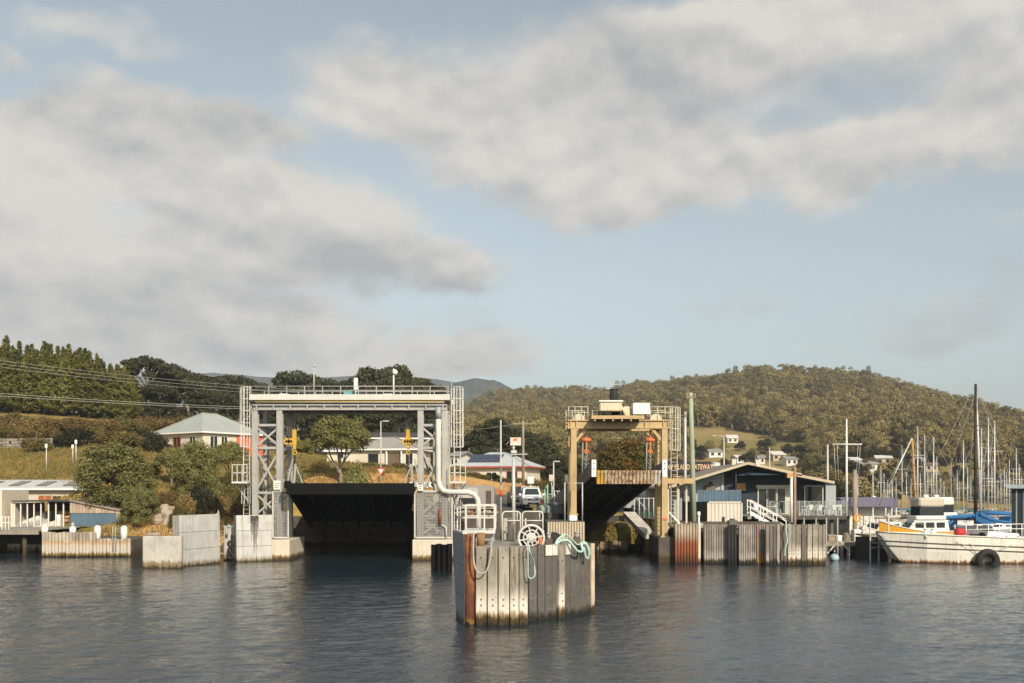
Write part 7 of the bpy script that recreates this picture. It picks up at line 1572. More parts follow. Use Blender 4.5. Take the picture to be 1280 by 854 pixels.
# shade sail
mb = MB(); A_, B_, C_ = P(921, 594.5, 82.5), P(984, 593.5, 83), P(943, 587.5, 84.7); mid = (A_ + B_ + C_) / 3 + Vector((0, 0, .05))
mb.add([A_, B_, C_, mid], [(0, 1, 3), (1, 2, 3), (2, 0, 3)]); tag(mb.build('shade_sail', mat('dark_blue_canvas', (.03, .06, .10), .8), loc=A_), 'dark blue shade sail stretched over the glass doors', 'shade sail')
# deck
DK = thing('waterfront_deck', 'raised dark edged deck with glass balustrade in front of the building', 'deck', P(1000, 645, 80)); Yd = 79.6; dx = lambda px: PX(px, Yd)
x = dx(931)
while x < dx(1061): mb = MB(); mb.box(x, x + .24, Yd + .06, YQ - .02, zD - .08, zD - .01); mb.build('deck_board', DECKT, DK); x += .25
mb = MB(); mb.box(dx(930.5), dx(1062), Yd - .06, Yd + .05, zD - .28, zD); mb.build('edge_beam', mat('dark_deck_edge', (.06, .055, .05), .8), DK)
for px in (934, 952, 970, 988, 1006, 1024, 1042, 1059):
    mb = MB(); mb.cyl((dx(px), Yd + .5, -1.5), (dx(px), Yd + .5, zD - .29), .14, None, 9); mb.build('deck_pile', DSP, DK)
for k in range(9):
    px = 962 + k * 12.3; mb = MB(); mb.bar((dx(px), Yd, zD), (dx(px), Yd, zD + 1.15), .06); mb.build('post', STEEL, DK)
    if k < 8: mb = MB(); mb.box(dx(px + .7), dx(px + 11.6), Yd - .008, Yd + .008, zD + .1, zD + 1.12); mb.build('glass_panel', clear_glass(), DK)
mb = MB(); mb.bar((dx(962), Yd, zD + 1.17), (dx(1061), Yd, zD + 1.17), .06, .04); mb.build('rail', STEELD, DK)
mb = MB(); mb.box(bx(925), bx(1060), YQ - .4, YQ - .1, 0, zD - .1); mb.build('under_deck_shade', DARK, DK)  # near-black sheet stands for the shade beneath the deck
# stairs
ST = thing('outdoor_stair', 'white railed stair running down from the deck to the pier', 'stair', P(965, 660, 78.4)); Ys = 78.4
for yy_ in (Ys, Ys + 1.0):
    a, b = P(938, 641, Ys), P(987, 668, Ys); o_ = Vector((0, yy_ - Ys, 0)); mb = MB(); mb.bar(a + o_, b + o_, .06, .26); mb.build('stringer', WHITE, ST)
    for dz_, w_ in ((1.0, .07), (.5, .05)): mb = MB(); mb.bar(a + o_ + Vector((0, 0, dz_)), b + o_ + Vector((0, 0, dz_)), w_); mb.build('handrail', WHITE, ST)
    for k in range(4): q = a.lerp(b, k / 3) + o_; mb = MB(); mb.bar(q, q + Vector((0, 0, 1.02)), .06); mb.build('baluster', WHITE, ST)
for k in range(9): q = P(938, 641, Ys).lerp(P(987, 668, Ys), (k + .5) / 9); mb = MB(); mb.box(q.x - .14, q.x + .14, Ys + .03, Ys + .97, q.z, q.z + .04); mb.build('tread', DECKT, ST)
mb = MB(); mb.box(dx(930), PX(939, Ys), Ys - .05, Yd - .07, zD - .2, zD - .01); mb.build('landing', DECKT, ST)
# tables and chairs on the deck
def chair_proto():
    t_ = thing('deck_chair', 'white deck chair', 'chair', (0, 0, 0), 'white chairs on the deck')
    for x in (-.2, .2):
        for y in (-.2, .2): mb = MB(); mb.bar((x, y, 0), (x * .9, y * .9, .45), .04); mb.build('leg', WHITE, t_)
    mb = MB(); mb.box(-.23, .23, -.23, .23, .44, .48, .01); mb.build('seat', WHITE, t_); mb = MB(); mb.prism([(-.22, .2, .48), (.22, .2, .48), (.2, .29, .88), (-.2, .29, .88)], (0, .03, 0)); mb.build('backrest', WHITE, t_); return t_
def table_proto():
    t_ = thing('deck_table', 'pale round deck table', 'table', (0, 0, 0), 'tables on the deck'); mb = MB(); mb.cyl((0, 0, .70), (0, 0, .74), .45, None, 20); mb.build('table_top', WHITE, t_); mb = MB(); mb.cyl((0, 0, 0), (0, 0, .70), .04, None, 8); mb.cyl((0, 0, 0), (0, 0, .03), .28, .22, 14); mb.build('pedestal', STEEL, t_); return t_
cp, tp = chair_proto(), table_proto()
spots = [(947, 82), (956, 81.4), (972, 81.8), (1004, 81.5), (1012, 82.5), (1022, 81.2), (1032, 82), (1041, 81.3), (1049, 82.4), (1017, 83.3)]
for i, (px, Y) in enumerate(spots):
    lb = 'white chair on the deck, %s from the stair' % ordn[i] if i < 7 else 'white chair at the far right end of the deck, %s from the stair' % ordn[i]
    l = (PX(px, Y), Y, zD - .01)
    if i == 0: cp.location = l; cp.rotation_euler = (0, 0, .4); cp['label'] = lb
    else: copy_tree(cp, None, l, random.uniform(0, 6.28), None, lb)
for i, (px, Y) in enumerate(((964, 81.6), (1008, 81.9), (1027, 81.8), (1045, 81.9))):
    lb = 'round pale table on the deck, %s from the stair' % ordn[i]; l = (PX(px, Y), Y, zD - .01)
    if i == 0: tp.location = l; tp['label'] = lb
    else: copy_tree(tp, None, l, 0, None, lb)
mb = MB(); mb.box(dx(1006), dx(1015), 82.6, 83.4, zD - .01, zD + .75, .06); tag(mb.build('covered_barbecue', mat('black_cover', (.03, .03, .035), .7), loc=(dx(1010), 83, zD)), 'dark covered barbecue on the deck below the window', 'barbecue')
# posts in front of the building
def post(name, label, px, yt, Y, r_, m_, zb=-1.5, cap=None):
    x = PX(px, Y); t_ = thing(name, label, 'post', (x, Y, max(0, zb))); mb = MB(); mb.cyl((x, Y, zb), (x, Y, PZ(yt, Y)), r_, r_ * .92, 10); mb.build('shaft', m_, t_)
    mb = MB(); mb.cyl((x, Y, PZ(yt, Y)), (x, Y, PZ(yt, Y) + .06), r_ * 1.1, r_ * .5, 10); mb.build('cap', cap or m_, t_); return t_
post('mooring_pile', 'tall brown pile rising beside the deck rail above the pier', 993.5, 583, 77.5, .12, mat('brown_pile', (.26, .17, .11), .85, .2, 1.0, streak=(.12, .08, .05), streak_amt=.5))
post('deck_post', 'white post carrying the orange beam end of the building roof', 989.2, 597, 78.2, .11, WHITE, zb=2.5)
mb = MB(); mb.box(PX(983.5, 82.5), PX(993, 82.5), 82.3, 82.9, PZ(597.5, 82.5), PZ(591.5, 82.5)); tag(mb.build('beam_end', mat('orange_timber', (.45, .24, .11), .7), loc=P(988, 597, 82.5)), 'orange timber beam end under the building eave', 'beam')
post('mooring_pile', 'brown pile at the right end of the deck', 1068.5, 588, 79.0, .19, mat('grey_brown_pile', (.27, .22, .17), .85, .2, 1.0, streak=(.14, .1, .07), streak_amt=.5))
for px, lb in ((1005, 'first'), (1020, 'second'), (1033, 'third'), (1047, 'fourth')): post('jetty_stake', '%s thin stake from the left standing behind the pier end' % lb, px, 648, 74, .06, STEELD)
fp = thing('flagpole', 'white flagpole with yardarm beside the deck', 'flagpole', P(1058, 645, 84)); x = PX(1058.2, 84)
mb = MB(); mb.cyl((x, 84, zD - .3), (x, 84, PZ(524, 84)), .12, .06, 10); mb.build('mast', WHITE, fp); mb = MB(); mb.cyl((PX(1040, 84), 83.9, PZ(555.5, 84)), (PX(1077, 84), 83.9, PZ(555.5, 84)), .045, None, 7); mb.build('yardarm', WHITE, fp)
mb = MB()
for a in (1042, 1046, 1072, 1075): mb.cyl((PX(a, 84), 83.9, PZ(555.5, 84)), (PX(a + (1058 - a) * .15, 84), 83.9, PZ(600, 84)), .012, None, 4)
mb.build('halyards', WHITE, fp)

# white service building with the gateway sign behind the yellow gantry
SB = thing('service_building', 'white flat service building behind the yellow gantry right leg', 'building', P(860, 640, 96)); sx_ = lambda px: PX(px, 96)
mb = MB(); mb.box(sx_(806), sx_(908), 96, 104, 1.8, PZ(592.5, 96)); mb.build('wall', mat('off_white_wall', (.52, .51, .48), .7, .06, .6, streak=(.36, .34, .31), streak_amt=.3), SB)
mb = MB(); mb.box(sx_(805), sx_(909), 95.7, 104.2, PZ(592.5, 96), PZ(591, 96)); mb.build('roof', STEELD, SB)
for a, b in ((848, 853), (857, 861), (866, 871)): mb = MB(); mb.box(sx_(a), sx_(b), 95.96, 95.995, PZ(622, 96), PZ(603, 96)); mb.build('window', GLASS, SB)
mb = MB(); mb.box(sx_(840), sx_(868), 95.4, 95.99, PZ(597, 96), PZ(593, 96)); mb.build('awning', mat('wood_awning', (.33, .24, .15), .8), SB)
SGN = thing('gateway_sign', 'long dark sign board with cream capital letters above the white service building', 'sign', P(858, 592, 95)); Yn = 95.0
mb = MB(); mb.box(PX(825.5, Yn), PX(889, Yn), Yn, Yn + .08, PZ(591.5, Yn), PZ(577, Yn)); mb.build('board', mat('sign_black', (.018, .016, .016), .7), SGN)
fc = bpy.data.curves.new('lettering', 'FONT'); fc.body = 'BRUNY ISLAND GATEWAY'; fc.align_x = 'CENTER'; fc.align_y = 'CENTER'; fc.size = .72; fc.extrude = .02; fc.offset = .012
fc.materials.append(mat('cream_letter', (.58, .40, .25), .6)); ft_ = bpy.data.objects.new('lettering_curve', fc); C.objects.link(ft_); bpy.context.view_layer.update()
lm = bpy.data.meshes.new_from_object(ft_.evaluated_get(bpy.context.evaluated_depsgraph_get())); bpy.data.objects.remove(ft_); fo = bpy.data.objects.new('lettering', lm); C.objects.link(fo); fo.parent = SGN; fo.rotation_euler = (R(90), 0, 0); fo.location = Vector((PX(857, Yn), Yn - .03, PZ(584.2, Yn) - .0)) - Vector(SGN.location); fo.scale = (.60, .98, 1)
for px in (832, 860, 886): mb = MB(); mb.bar((PX(px, 95.2), 95.2, PZ(594, 95)), (PX(px, 95.2), 95.2, PZ(578, 95)), .1); mb.build('support', DARK, SGN)
mb = MB(); c = P(895, 584, 97); mb.cyl((c.x, 97, PZ(591, 97)), (c.x, 97, PZ(579, 97)), .42, None, 16); mb.cyl((c.x, 97, PZ(579, 97)), (c.x, 97, PZ(578, 97)), .45, .3, 16); tag(mb.build('roof_tank', mat('pale_tank', (.5, .5, .49), .5), loc=c), 'pale round tank right of the dark sign board', 'tank')
# green mesh fence below the old ramp, right
gf = thing('mesh_fence', 'dark green mesh fence with pale posts right of the old ramp', 'fence', P(806, 650, 84))
for k in range(5): px = 793 + k * 6; mb = MB(); mb.cyl((PX(px, 84.4), 84.4, 2.4), (PX(px, 84.4), 84.4, PZ(622, 84.4)), .045, None, 7); mb.build('post', LAMPM, gf)
mb = MB(); mb.box(PX(792, 84.5), PX(822, 84.5), 84.5, 84.53, 2.5, PZ(640, 84.5)); mb.build('mesh', mat('green_shade_mesh', (.02, .055, .045), .8), gf)
mb = MB(); mb.bar(P(795, 622, 84.4), P(808, 637, 84.4), .05); mb.bar(P(793, 623, 84.4), P(820, 623, 84.4), .05); mb.build('rail', LAMPM, gf)

# ------------------------------------------------------------------ jetty and floating clutter
JT = thing('low_jetty', 'low timber jetty with dark underside right of the pier', 'jetty', P(1070, 690, 77)); Yj = 76.0
x = PX(1031, Yj)
while x < PX(1112, Yj): mb = MB(); mb.box(x, x + .2, Yj, Yj + 4.5, 1.0, 1.07); mb.build('deck_board', DECKT, JT); x += .212
mb = MB(); mb.box(PX(1031, Yj), PX(1112, Yj), Yj - .1, Yj - .004, .78, 1.08); mb.build('edge_beam', mat('jetty_edge', (.24, .2, .155), .9, .2), JT)
for px in (1034, 1050, 1066, 1082, 1096, 1110):
    mb = MB(); mb.cyl((PX(px, Yj), Yj + .3, -1.5), (PX(px, Yj), Yj + .3, 1.0), .12, None, 8); mb.build('pile', DSP, JT)
for a, b in (((1034, 692), (1048, 676)), ((1050, 676), (1062, 690))): mb = MB(); mb.bar(P(*a, Yj - .05), P(*b, Yj - .05), .1); mb.build('brace', TRIMW, JT)
DJ = thing('dark_pontoon', 'landing stage with shade coloured black beneath it, beside the white workboat bow', 'landing stage', P(1098, 690, 72)); Yk = 72.0
mb = MB(); mb.box(PX(1087, Yk), PX(1113, Yk), Yk, Yk + 3, PZ(671.5, Yk), PZ(669, Yk)); mb.build('deck', DECKT, DJ); mb = MB(); mb.box(PX(1087, Yk), PX(1112, Yk), Yk + .2, Yk + 3, -1, PZ(673, Yk)); mb.build('frame', DARK, DJ)  # solid near-black block stands for the shade below the stage
for py in (678, 684): mb = MB(); mb.box(PX(1088, Yk), PX(1111, Yk), Yk - .02, Yk + .16, PZ(py + 1.4, Yk), PZ(py, Yk)); mb.build('rail_board', DECKT, DJ)
for px in (1088, 1098.5, 1111): mb = MB(); mb.bar((PX(px, Yk), Yk + .05, -1), (PX(px, Yk), Yk + .05, PZ(645, Yk) if px != 1098.5 else PZ(669, Yk)), .09); mb.build('post', LAMPM, DJ)
bu = MB(); c = P(1043, 688, 71); bu.sphere((c.x, 71, .22), .33, .33, .30, 16, 12); bu.tube([(c.x, 71, .62), (c.x, 71, .75)], [.06, .05], 8); tag(bu.build('mooring_buoy', mat('pale_blue_buoy', (.30, .42, .48), .45, .05), loc=c), 'pale blue ball buoy floating right of the pier', 'buoy')
db = MB(); c = P(1082, 690, 74); db.cyl((c.x, 74, -.4), (c.x, 74, .95), .26, None, 14); db.torus((c.x, 74, .6), .26, .025, axis='z', n=16, m=5); tag(db.build('green_drum', mat('pale_green_drum', (.22, .34, .29), .6), loc=c), 'pale green drum floating beside the jetty', 'drum')
lr = MB(); c = P(1071.5, 648, 78); lr.torus((c.x, 78, c.z), .24, .08, n=18, m=8); tag(lr.build('life_ring', mat('orange_ring', (.75, .25, .02), .5), loc=c), 'orange life ring hung at the deck end', 'life ring')
r = np.random.default_rng(55)
cl_lab = ['brown fish crate at the left of the jetty', 'white tub behind the brown crate on the jetty', 'grey net heap in the middle of the jetty', 'white crate right of the net heap on the jetty', 'timber box at the right end of the jetty', 'pale bin below the life ring on the jetty']
for i, (px, w_, h_, m_) in enumerate(((1038, 9, .5, TAN), (1047, 7, .45, WHITE), (1057, 12, .7, mat('net_heap', (.16, .14, .10), .95, .4, 5.0)), (1070, 8, .9, WHITE), (1090, 9, .5, TAN), (1079, 6, 1.1, TRIMW))):
    x = PX(px, 78); ww = w_ * 78 / F / 2; t_ = thing('jetty_crate', cl_lab[i], 'crate', (x, 78, 1.07), 'crates on the jetty'); mb = MB()
    if i == 2: mb.sphere((x, 78, 1.05), ww, .6, h_, 12, 8, 0)
    else: mb.box(x - ww, x + ww, 77.6, 78.4, 1.07, 1.07 + h_, .03)
    mb.build('body', m_, t_)
    if i != 2: mb = MB(); mb.box(x - ww - .03, x + ww + .03, 77.56, 78.44, 1.07 + h_ * .8, 1.075 + h_ * .93); mb.build('rim', m_, t_)

# ------------------------------------------------------------------ white workboat
WB = thing('workboat', 'long white steel workboat with rust streaks moored at the right', 'workboat', P(1190, 704, 68)); Yb = 68.0; cy = Yb + 2.4
HULLW = mat('chalky_white_hull', (.60, .585, .53), .6, .07, .7, streak=(.38, .26, .14), streak_amt=.45, spots=(.50, .46, .38), spot_amt=.4, tide=[(.22, (.32, .17, .07), .07), (.12, (.05, .03, .02), .05)])
st = []
for k, t_ in enumerate((0, .04, .10, .18, .30, .5, .75, 1.0)):
    xt = PX(1112, Yb) + 15.5 * t_; foot = max(0, 1 - t_ / .09); hb2 = 2.4 * min(1, (.10 + t_ / .26)) if t_ < .24 else 2.4
    zt = PZ(666.5, Yb) - .55 * min(1, t_ * 1.1); zk = -.6 if foot <= 0 else -.6 + foot * 2.4
    st.append((xt, hb2, zt, zk))
def rib(xt, hb2, zt, zk): return [(xt, cy - hb2, zt), (xt, cy - hb2 * .99, zt * .55 + zk * .45), (xt + .0, cy - hb2 * .93, zk + .35), (xt, cy, zk), (xt, cy + hb2 * .93, zk + .35), (xt, cy + hb2 * .99, zt * .55 + zk * .45), (xt, cy + hb2, zt)]
vs = [v for s_ in st for v in rib(*s_)]; mb = MB(); n = len(st); mb.add(vs, [(i * 7 + j, i * 7 + j + 1, (i + 1) * 7 + j + 1, (i + 1) * 7 + j) for i in range(n - 1) for j in range(6)]); mb.add(vs[:7], [tuple(range(7))]); mb.build('hull', HULLW, WB)
mb = MB(); dv = []
for s_ in st: dv += [(s_[0], cy - s_[1] * .98, s_[2] - .12), (s_[0], cy + s_[1] * .98, s_[2] - .12)]
mb.add(dv, [(2 * i, 2 * i + 1, 2 * i + 3, 2 * i + 2) for i in range(n - 1)]); mb.build('deck', mat('grey_boat_deck', (.33, .33, .32), .8, .15, 1.5), WB)
for fr, w_ in ((.0, .09), (.30, .07), (.46, .07)):
    mb = MB()
    pts = [(s_[0], cy - s_[1] - .03, s_[2] - fr * 2.0) for s_ in st]
    mb.tube(pts, w_ / 2, 6); mb.build('rubbing_strake', HULLW if fr == 0 else mat('dark_strake', (.09, .085, .075), .7), WB)
for px in (1157, 1166): 
    x = PX(px, Yb + .6); zz_ = PZ(666.5, Yb) - .4; mb = MB(); mb.cyl((x, Yb + .6, zz_), (x, Yb + .6, zz_ + .62), .1, None, 12); mb.cyl((x, Yb + .6, zz_ + .62), (x, Yb + .6, zz_ + .7), .15, .13, 12); mb.cyl((x - .24, Yb + .6, zz_ + .42), (x + .24, Yb + .6, zz_ + .42), .05, None, 8); mb.build('bitt', WHITE, WB)
xh0, xh1 = PX(1237, Yb), PX(1278, Yb); zz_ = PZ(676, Yb)
mb = MB(); mb.prism([(xh0, Yb + .5, zz_ - .1), (xh0 + .15, Yb + .5, PZ(664.5, Yb)), (xh1, Yb + .5, PZ(667.5, Yb)), (xh1 + .2, Yb + .5, zz_ - .1)], (0, 3.2, 0)); hb_ = mb.build('hatch_house', WHITE, WB)
for k in range(3): x = xh0 + .6 + k * .8; mb = MB(); mb.cyl((x, Yb + .485, PZ(671, Yb)), (x, Yb + .499, PZ(671, Yb)), .05, None, 10); mb.build('vent', DARK, hb_)
for a, b, rr2_ in ((1213, 1226, .2), (1226, 1236, .30)): mb = MB(); mb.cyl((PX(a, Yb + 1), Yb + 1.0, PZ(672, Yb)), (PX(b, Yb + 1), Yb + 1.2, PZ(672.5, Yb)), rr2_, None, 16); mb.build('roller', RUBBER, WB)
for k in range(7):
    px = 1196 + k * 14; x = PX(px, Yb + 4); mb = MB(); mb.cyl((x, Yb + 4.3, 1.4), (x, Yb + 4.3, PZ(656, Yb + 4)), .03, None, 6); mb.build('rail_post', WHITE, WB)
for py in (656, 662): mb = MB(); mb.cyl(P(1196, py, Yb + 4.3), P(1282, py - 1, Yb + 4.3), .028, None, 6); mb.build('rail', WHITE, WB)
rd = MB(); c = P(1199, 666, 71); rd.cyl((c.x - .25, 71, c.z), (c.x + .3, 71, c.z), .3, None, 16); rd.torus((c.x, 71, c.z), .3, .03, axis='x', n=16, m=5); tag(rd.build('red_drum', mat('glossy_red', (.55, .03, .03), .35), loc=c), 'bright red drum lying on the workboat deck', 'drum')
ty = thing('tyre_fender', 'black tyre fender hanging at the workboat waterline', 'tyre', P(1234, 700, 67.4)); c = P(1234.5, 701, Yb - .32)
mb = MB(); mb.torus((c.x, Yb - .32, c.z), .57, .25, n=32, m=12); mb.build('tyre', RUBBER, ty)
for a in ((1195, 677), (1212, 679), (1267, 680)): mb = MB(); mb.cyl(P(*a, Yb - .06), (c.x + (0.3 if a[0] > 1240 else -.3), Yb - .3, c.z + .5), .02, None, 6); mb.build('lanyard', TRIMW, ty)

# ------------------------------------------------------------------ motor cruiser with yellow hull
def cruiser(name, label, px, Y, L, rz, H_, hull_m, bimini=None):
    x = PX(px, Y); t_ = thing(name, label, 'motor boat', (x, Y, 0)); ORIGIN[t_.name] = Vector((0, 0, 0)); t_.rotation_euler = (0, 0, rz); mb, rg = hull_mb(L, L * .33, H_, -.25, sheer=.9); mb.build('hull', hull_m, t_); deck_mb(rg).build('deck', GEL, t_)
    mb = MB(); mb.tube([q[0] for q in rg], .05, 6); mb.tube([q[-1] for q in rg], .05, 6); mb.build('gunwale', GEL, t_)
    z0 = H_ - .3; cw = L * .12
    mb = MB(); v = [(-L * .32, -cw, z0), (L * .22, -cw, z0), (L * .22, cw, z0), (-L * .32, cw, z0), (-L * .30, -cw * .88, z0 + 1.0), (L * .10, -cw * .85, z0 + 1.0), (L * .10, cw * .85, z0 + 1.0), (-L * .30, cw * .88, z0 + 1.0)]
    mb.add(v, [(4, 5, 6, 7), (0, 1, 5, 4), (1, 2, 6, 5), (2, 3, 7, 6), (3, 0, 4, 7)]); cb = mb.build('cabin', GEL, t_)
    for k in range(3):
        for s_ in (-1, 1): mb = MB(); xa = -L * .26 + k * L * .13; mb.box(xa, xa + L * .10, s_ * cw * .965 - .02, s_ * cw * .965 + .02, z0 + .35, z0 + .8); mb.build('window', GLASS, cb)
    mb = MB(); mb.add([(L * .205, -cw * .9, z0 + .15), (L * .205, cw * .9, z0 + .15), (L * .115, cw * .8, z0 + .9), (L * .115, -cw * .8, z0 + .9)], [(0, 1, 2, 3)]); mb.build('windscreen', GLASS, cb)
    if bimini:
        mb = MB(); mb.box(-L * .26, L * .06, -cw, cw, z0 + 2.1, z0 + 2.85, .12); mb.build('canopy', bimini, t_); mb = MB(); mb.box(-L * .25, L * .05, -cw * .95, cw * .95, z0 + 1.35, z0 + 2.1); mb.build('clear_curtain', GLASS, t_); mb = MB(); mb.box(-L * .28, L * .10, -cw * 1.02, cw * 1.02, z0 + 1.0, z0 + 1.36, .08); mb.build('flybridge', GEL, t_); mb = MB(); mb.sphere((-L * .08, 0, z0 + 2.95), .25, .25, .16); mb.build('radome', WHITE, t_)
    for s_ in (0, -1):
        mb = MB(); pts = [(q[s_][0], q[s_][1] * .95, q[s_][2] + .55) for q in rg[4:]]; mb.tube(pts, .022, 5); 
        for q in rg[4:]: mb.cyl((q[s_][0], q[s_][1] * .95, q[s_][2]), (q[s_][0], q[s_][1] * .95, q[s_][2] + .55), .018, None, 5)
        mb.build('pulpit_rail', STEEL, t_)
    return t_
YHULL = mat('amber_yellow_hull', (.68, .33, .02), .4, .06, 1.0, tide=[(.4, (.35, .18, .06), .1)])
cruiser('motor_cruiser', 'amber yellow hulled cruiser with beige flybridge canopy', 1149, 84, 7.0, math.pi + .08, 1.85, YHULL, mat('beige_canvas', (.46, .42, .35), .8, .08))
cruiser('motor_launch', 'small white launch between jetty and yellow cruiser', 1100, 92, 6.5, math.pi + .5, 1.4, GEL)
cruiser('motor_launch', 'white motor launch behind the deck end', 1086, 112, 7.5, math.pi + .2, 1.6, GEL, mat('white_canvas', (.6, .6, .58), .8))
cruiser('wheelhouse_boat', 'white wheelhouse boat behind the yellow cruiser canopy', 1178, 98, 9.0, .3, 1.8, GEL, GEL)
cruiser('motor_launch', 'white launch near the blue sail cover', 1206, 88, 7.0, math.pi, 1.2, GEL)

# ------------------------------------------------------------------ yachts
SCB = mat('blue_sail_cover', (.02, .12, .30), .8, .12, 3.0); SCG = mat('green_sail_cover', (.02, .14, .09), .8, .12, 3.0); SCW = mat('cream_sail_cover', (.45, .42, .36), .8, .1, 3.0); SCN = mat('navy_sail_cover', (.02, .035, .07), .8, .1, 3.0)
MASTW = mat('pale_aluminium_mast', (.50, .495, .47), .45, .06, 1.0, .3, vary=.12); MASTO = mat('varnished_mast', (.42, .22, .07), .5, .15, 1.0); MASTD = mat('black_mast', (.025, .022, .02), .6, .3, 1.0, spots=(.12, .07, .04), spot_amt=.5)
NAVYH = mat('navy_hull', (.02, .035, .07), .35, .05); GREENH = mat('green_hull', (.03, .10, .08), .4, .05)
def yacht_proto(L, mh, hull_m, cover, mast_m, lean=0.0, wires=True, mr_=.085):
    t_ = thing('sailing_yacht', 'sailing yacht', 'sailing boat', (0, 0, 0), 'yachts berthed in the marina'); H_ = .10 * L + .15
    mb, rg = hull_mb(L, L * .3, H_, -.2, sheer=.5, stern=.6); mb.build('hull', hull_m, t_); deck_mb(rg).build('deck', GEL, t_)
    cw = L * .085; z0 = H_ - .24; mb = MB(); v = [(-L * .18, -cw, z0), (L * .2, -cw * .7, z0), (L * .2, cw * .7, z0), (-L * .18, cw, z0), (-L * .17, -cw * .85, z0 + .55), (L * .15, -cw * .55, z0 + .5), (L * .15, cw * .55, z0 + .5), (-L * .17, cw * .85, z0 + .55)]
    mb.add(v, [(4, 5, 6, 7), (0, 1, 5, 4), (1, 2, 6, 5), (2, 3, 7, 6), (3, 0, 4, 7)]); cb = mb.build('cabin', GEL, t_)
    mb = MB()
    for s_ in (-1, 1):
        for k in range(3): mb.box(-L * .13 + k * L * .09, -L * .13 + k * L * .09 + L * .06, s_ * cw * .9 - .03, s_ * cw * .9 + .03, z0 + .2, z0 + .38)
    tag(mb.build('portlights', GLASS, cb), kind='stuff')
    xm = L * .08; top = Vector((xm + lean, 0, mh)); mb = MB(); mb.tube([(xm, 0, z0), (xm + lean * .5, 0, mh * .5), top], [mr_, mr_ * .95, mr_ * .7], 8); mb.build('mast', mast_m, t_)
    for f in (.48, .74): 
        q = Vector((xm + lean * f, 0, mh * f)); mb = MB(); mb.bar(q + Vector((0, -L * .085, 0)), q + Vector((0, L * .085, 0)), .05); mb.build('spreader', mast_m, t_)
    zb = z0 + 1.25; mb = MB(); mb.cyl((xm, 0, zb), (-L * .36, 0, zb + .05), .06, None, 7); mb.build('boom', mast_m, t_)
    mb = MB(); mb.tube([(xm - .05, 0, zb + .32), (xm - L * .15, 0, zb + .24), (-L * .2, 0, zb + .16), (-L * .36, 0, zb + .1)], [.24, .2, .16, .08], 8); mb.build('sail_cover', cover, t_)
    mb = MB(); mb.prism([(-L * .2, -cw * 1.05, z0 + .5), (-L * .08, -cw * 1.05, z0 + .5), (-L * .10, -cw * .95, z0 + 1.15), (-L * .2, -cw * .95, z0 + 1.2)], (0, cw * 2, 0)); mb.build('spray_dodger', cover, t_)
    mb = MB(); mb.tube([(-L * .47, -cw * .9, H_), (-L * .47, -cw * .9, H_ + .9), (-L * .47, cw * .9, H_ + .9), (-L * .47, cw * .9, H_)], .025, 5); mb.build('stern_rail', STEEL, t_)
    if wires:
        mb = MB(); bow, stern = Vector((L * .48, 0, H_ + .3)), Vector((-L * .48, 0, H_))
        for a in (bow, stern): mb.cyl(a, top, .014, None, 4)
        for s_ in (-1, 1): mb.cyl((xm - .1, s_ * L * .14, H_), top.lerp(Vector((xm, 0, 0)), .05), .012, None, 4)
        mb.build('rigging', STEEL, t_)
        mb = MB()
        for s_ in (0, -1): mb.tube([(q[s_][0], q[s_][1] * .94, q[s_][2] + .5) for q in rg[1:]], .014, 4)
        mb.build('lifelines', STEEL, t_)
    return t_
protos = [('white hulled', 'blue', yacht_proto(9.5, 12, GEL, SCB, MASTW)), ('white hulled', 'cream', yacht_proto(10.5, 13, GEL, SCW, MASTW)), ('navy hulled', 'navy', yacht_proto(9, 11.5, NAVYH, SCN, MASTW)), ('white hulled', 'green', yacht_proto(8.5, 11, GEL, SCG, MASTW)), ('timber masted white', 'cream', yacht_proto(9.5, 11.5, GEL, SCW, MASTO))]
hts = [12, 13, 11.5, 11, 11.5]
used = [False] * 5
masts = [(1073, 592, 150, 1), (1079, 600, 165, 0), (1093, 580, 125, 1), (1101, 583, 130, 3), (1104, 592, 150, 0), (1110, 600, 170, 2), (1116, 598, 140, 1), (1121, 596, 185, 0), (1127, 557, 108, 1), (1133, 590, 160, 3), (1137, 598, 175, 1), (1147, 533, 106, 0), (1155, 544, 112, 1), (1151, 592, 150, 2),
         (1160, 586, 175, 0), (1164, 592, 190, 1), (1166, 546, 116, 3), (1171, 570, 140, 1), (1176, 598, 200, 2), (1182, 602, 180, 1), (1189, 578, 122, 4), (1196, 588, 150, 0), (1204, 550, 118, 1), (1209, 584, 155, 3), (1213, 596, 190, 1), (1226, 535, 110, 1), (1235, 545, 120, 0), (1236, 522, 112, 1), (1243, 526, 104, 1),
         (1251, 592, 160, 3), (1256, 584, 170, 1), (1259, 590, 145, 0), (1262, 575, 135, 2), (1268, 588, 175, 1), (1274, 580, 150, 0), (1277, 596, 190, 3), (1085, 604, 190, 1), (1143, 596, 200, 1), (1230, 590, 180, 2), (1220, 598, 165, 0), (1097, 604, 195, 2), (1246, 600, 195, 1), (1200, 602, 200, 0), (1187, 590, 165, 1), (1270, 560, 128, 1), (1113, 606, 205, 0), (1158, 604, 210, 1), (1240, 582, 140, 0), (1291, 570, 140, 1), (1300, 590, 160, 0)]
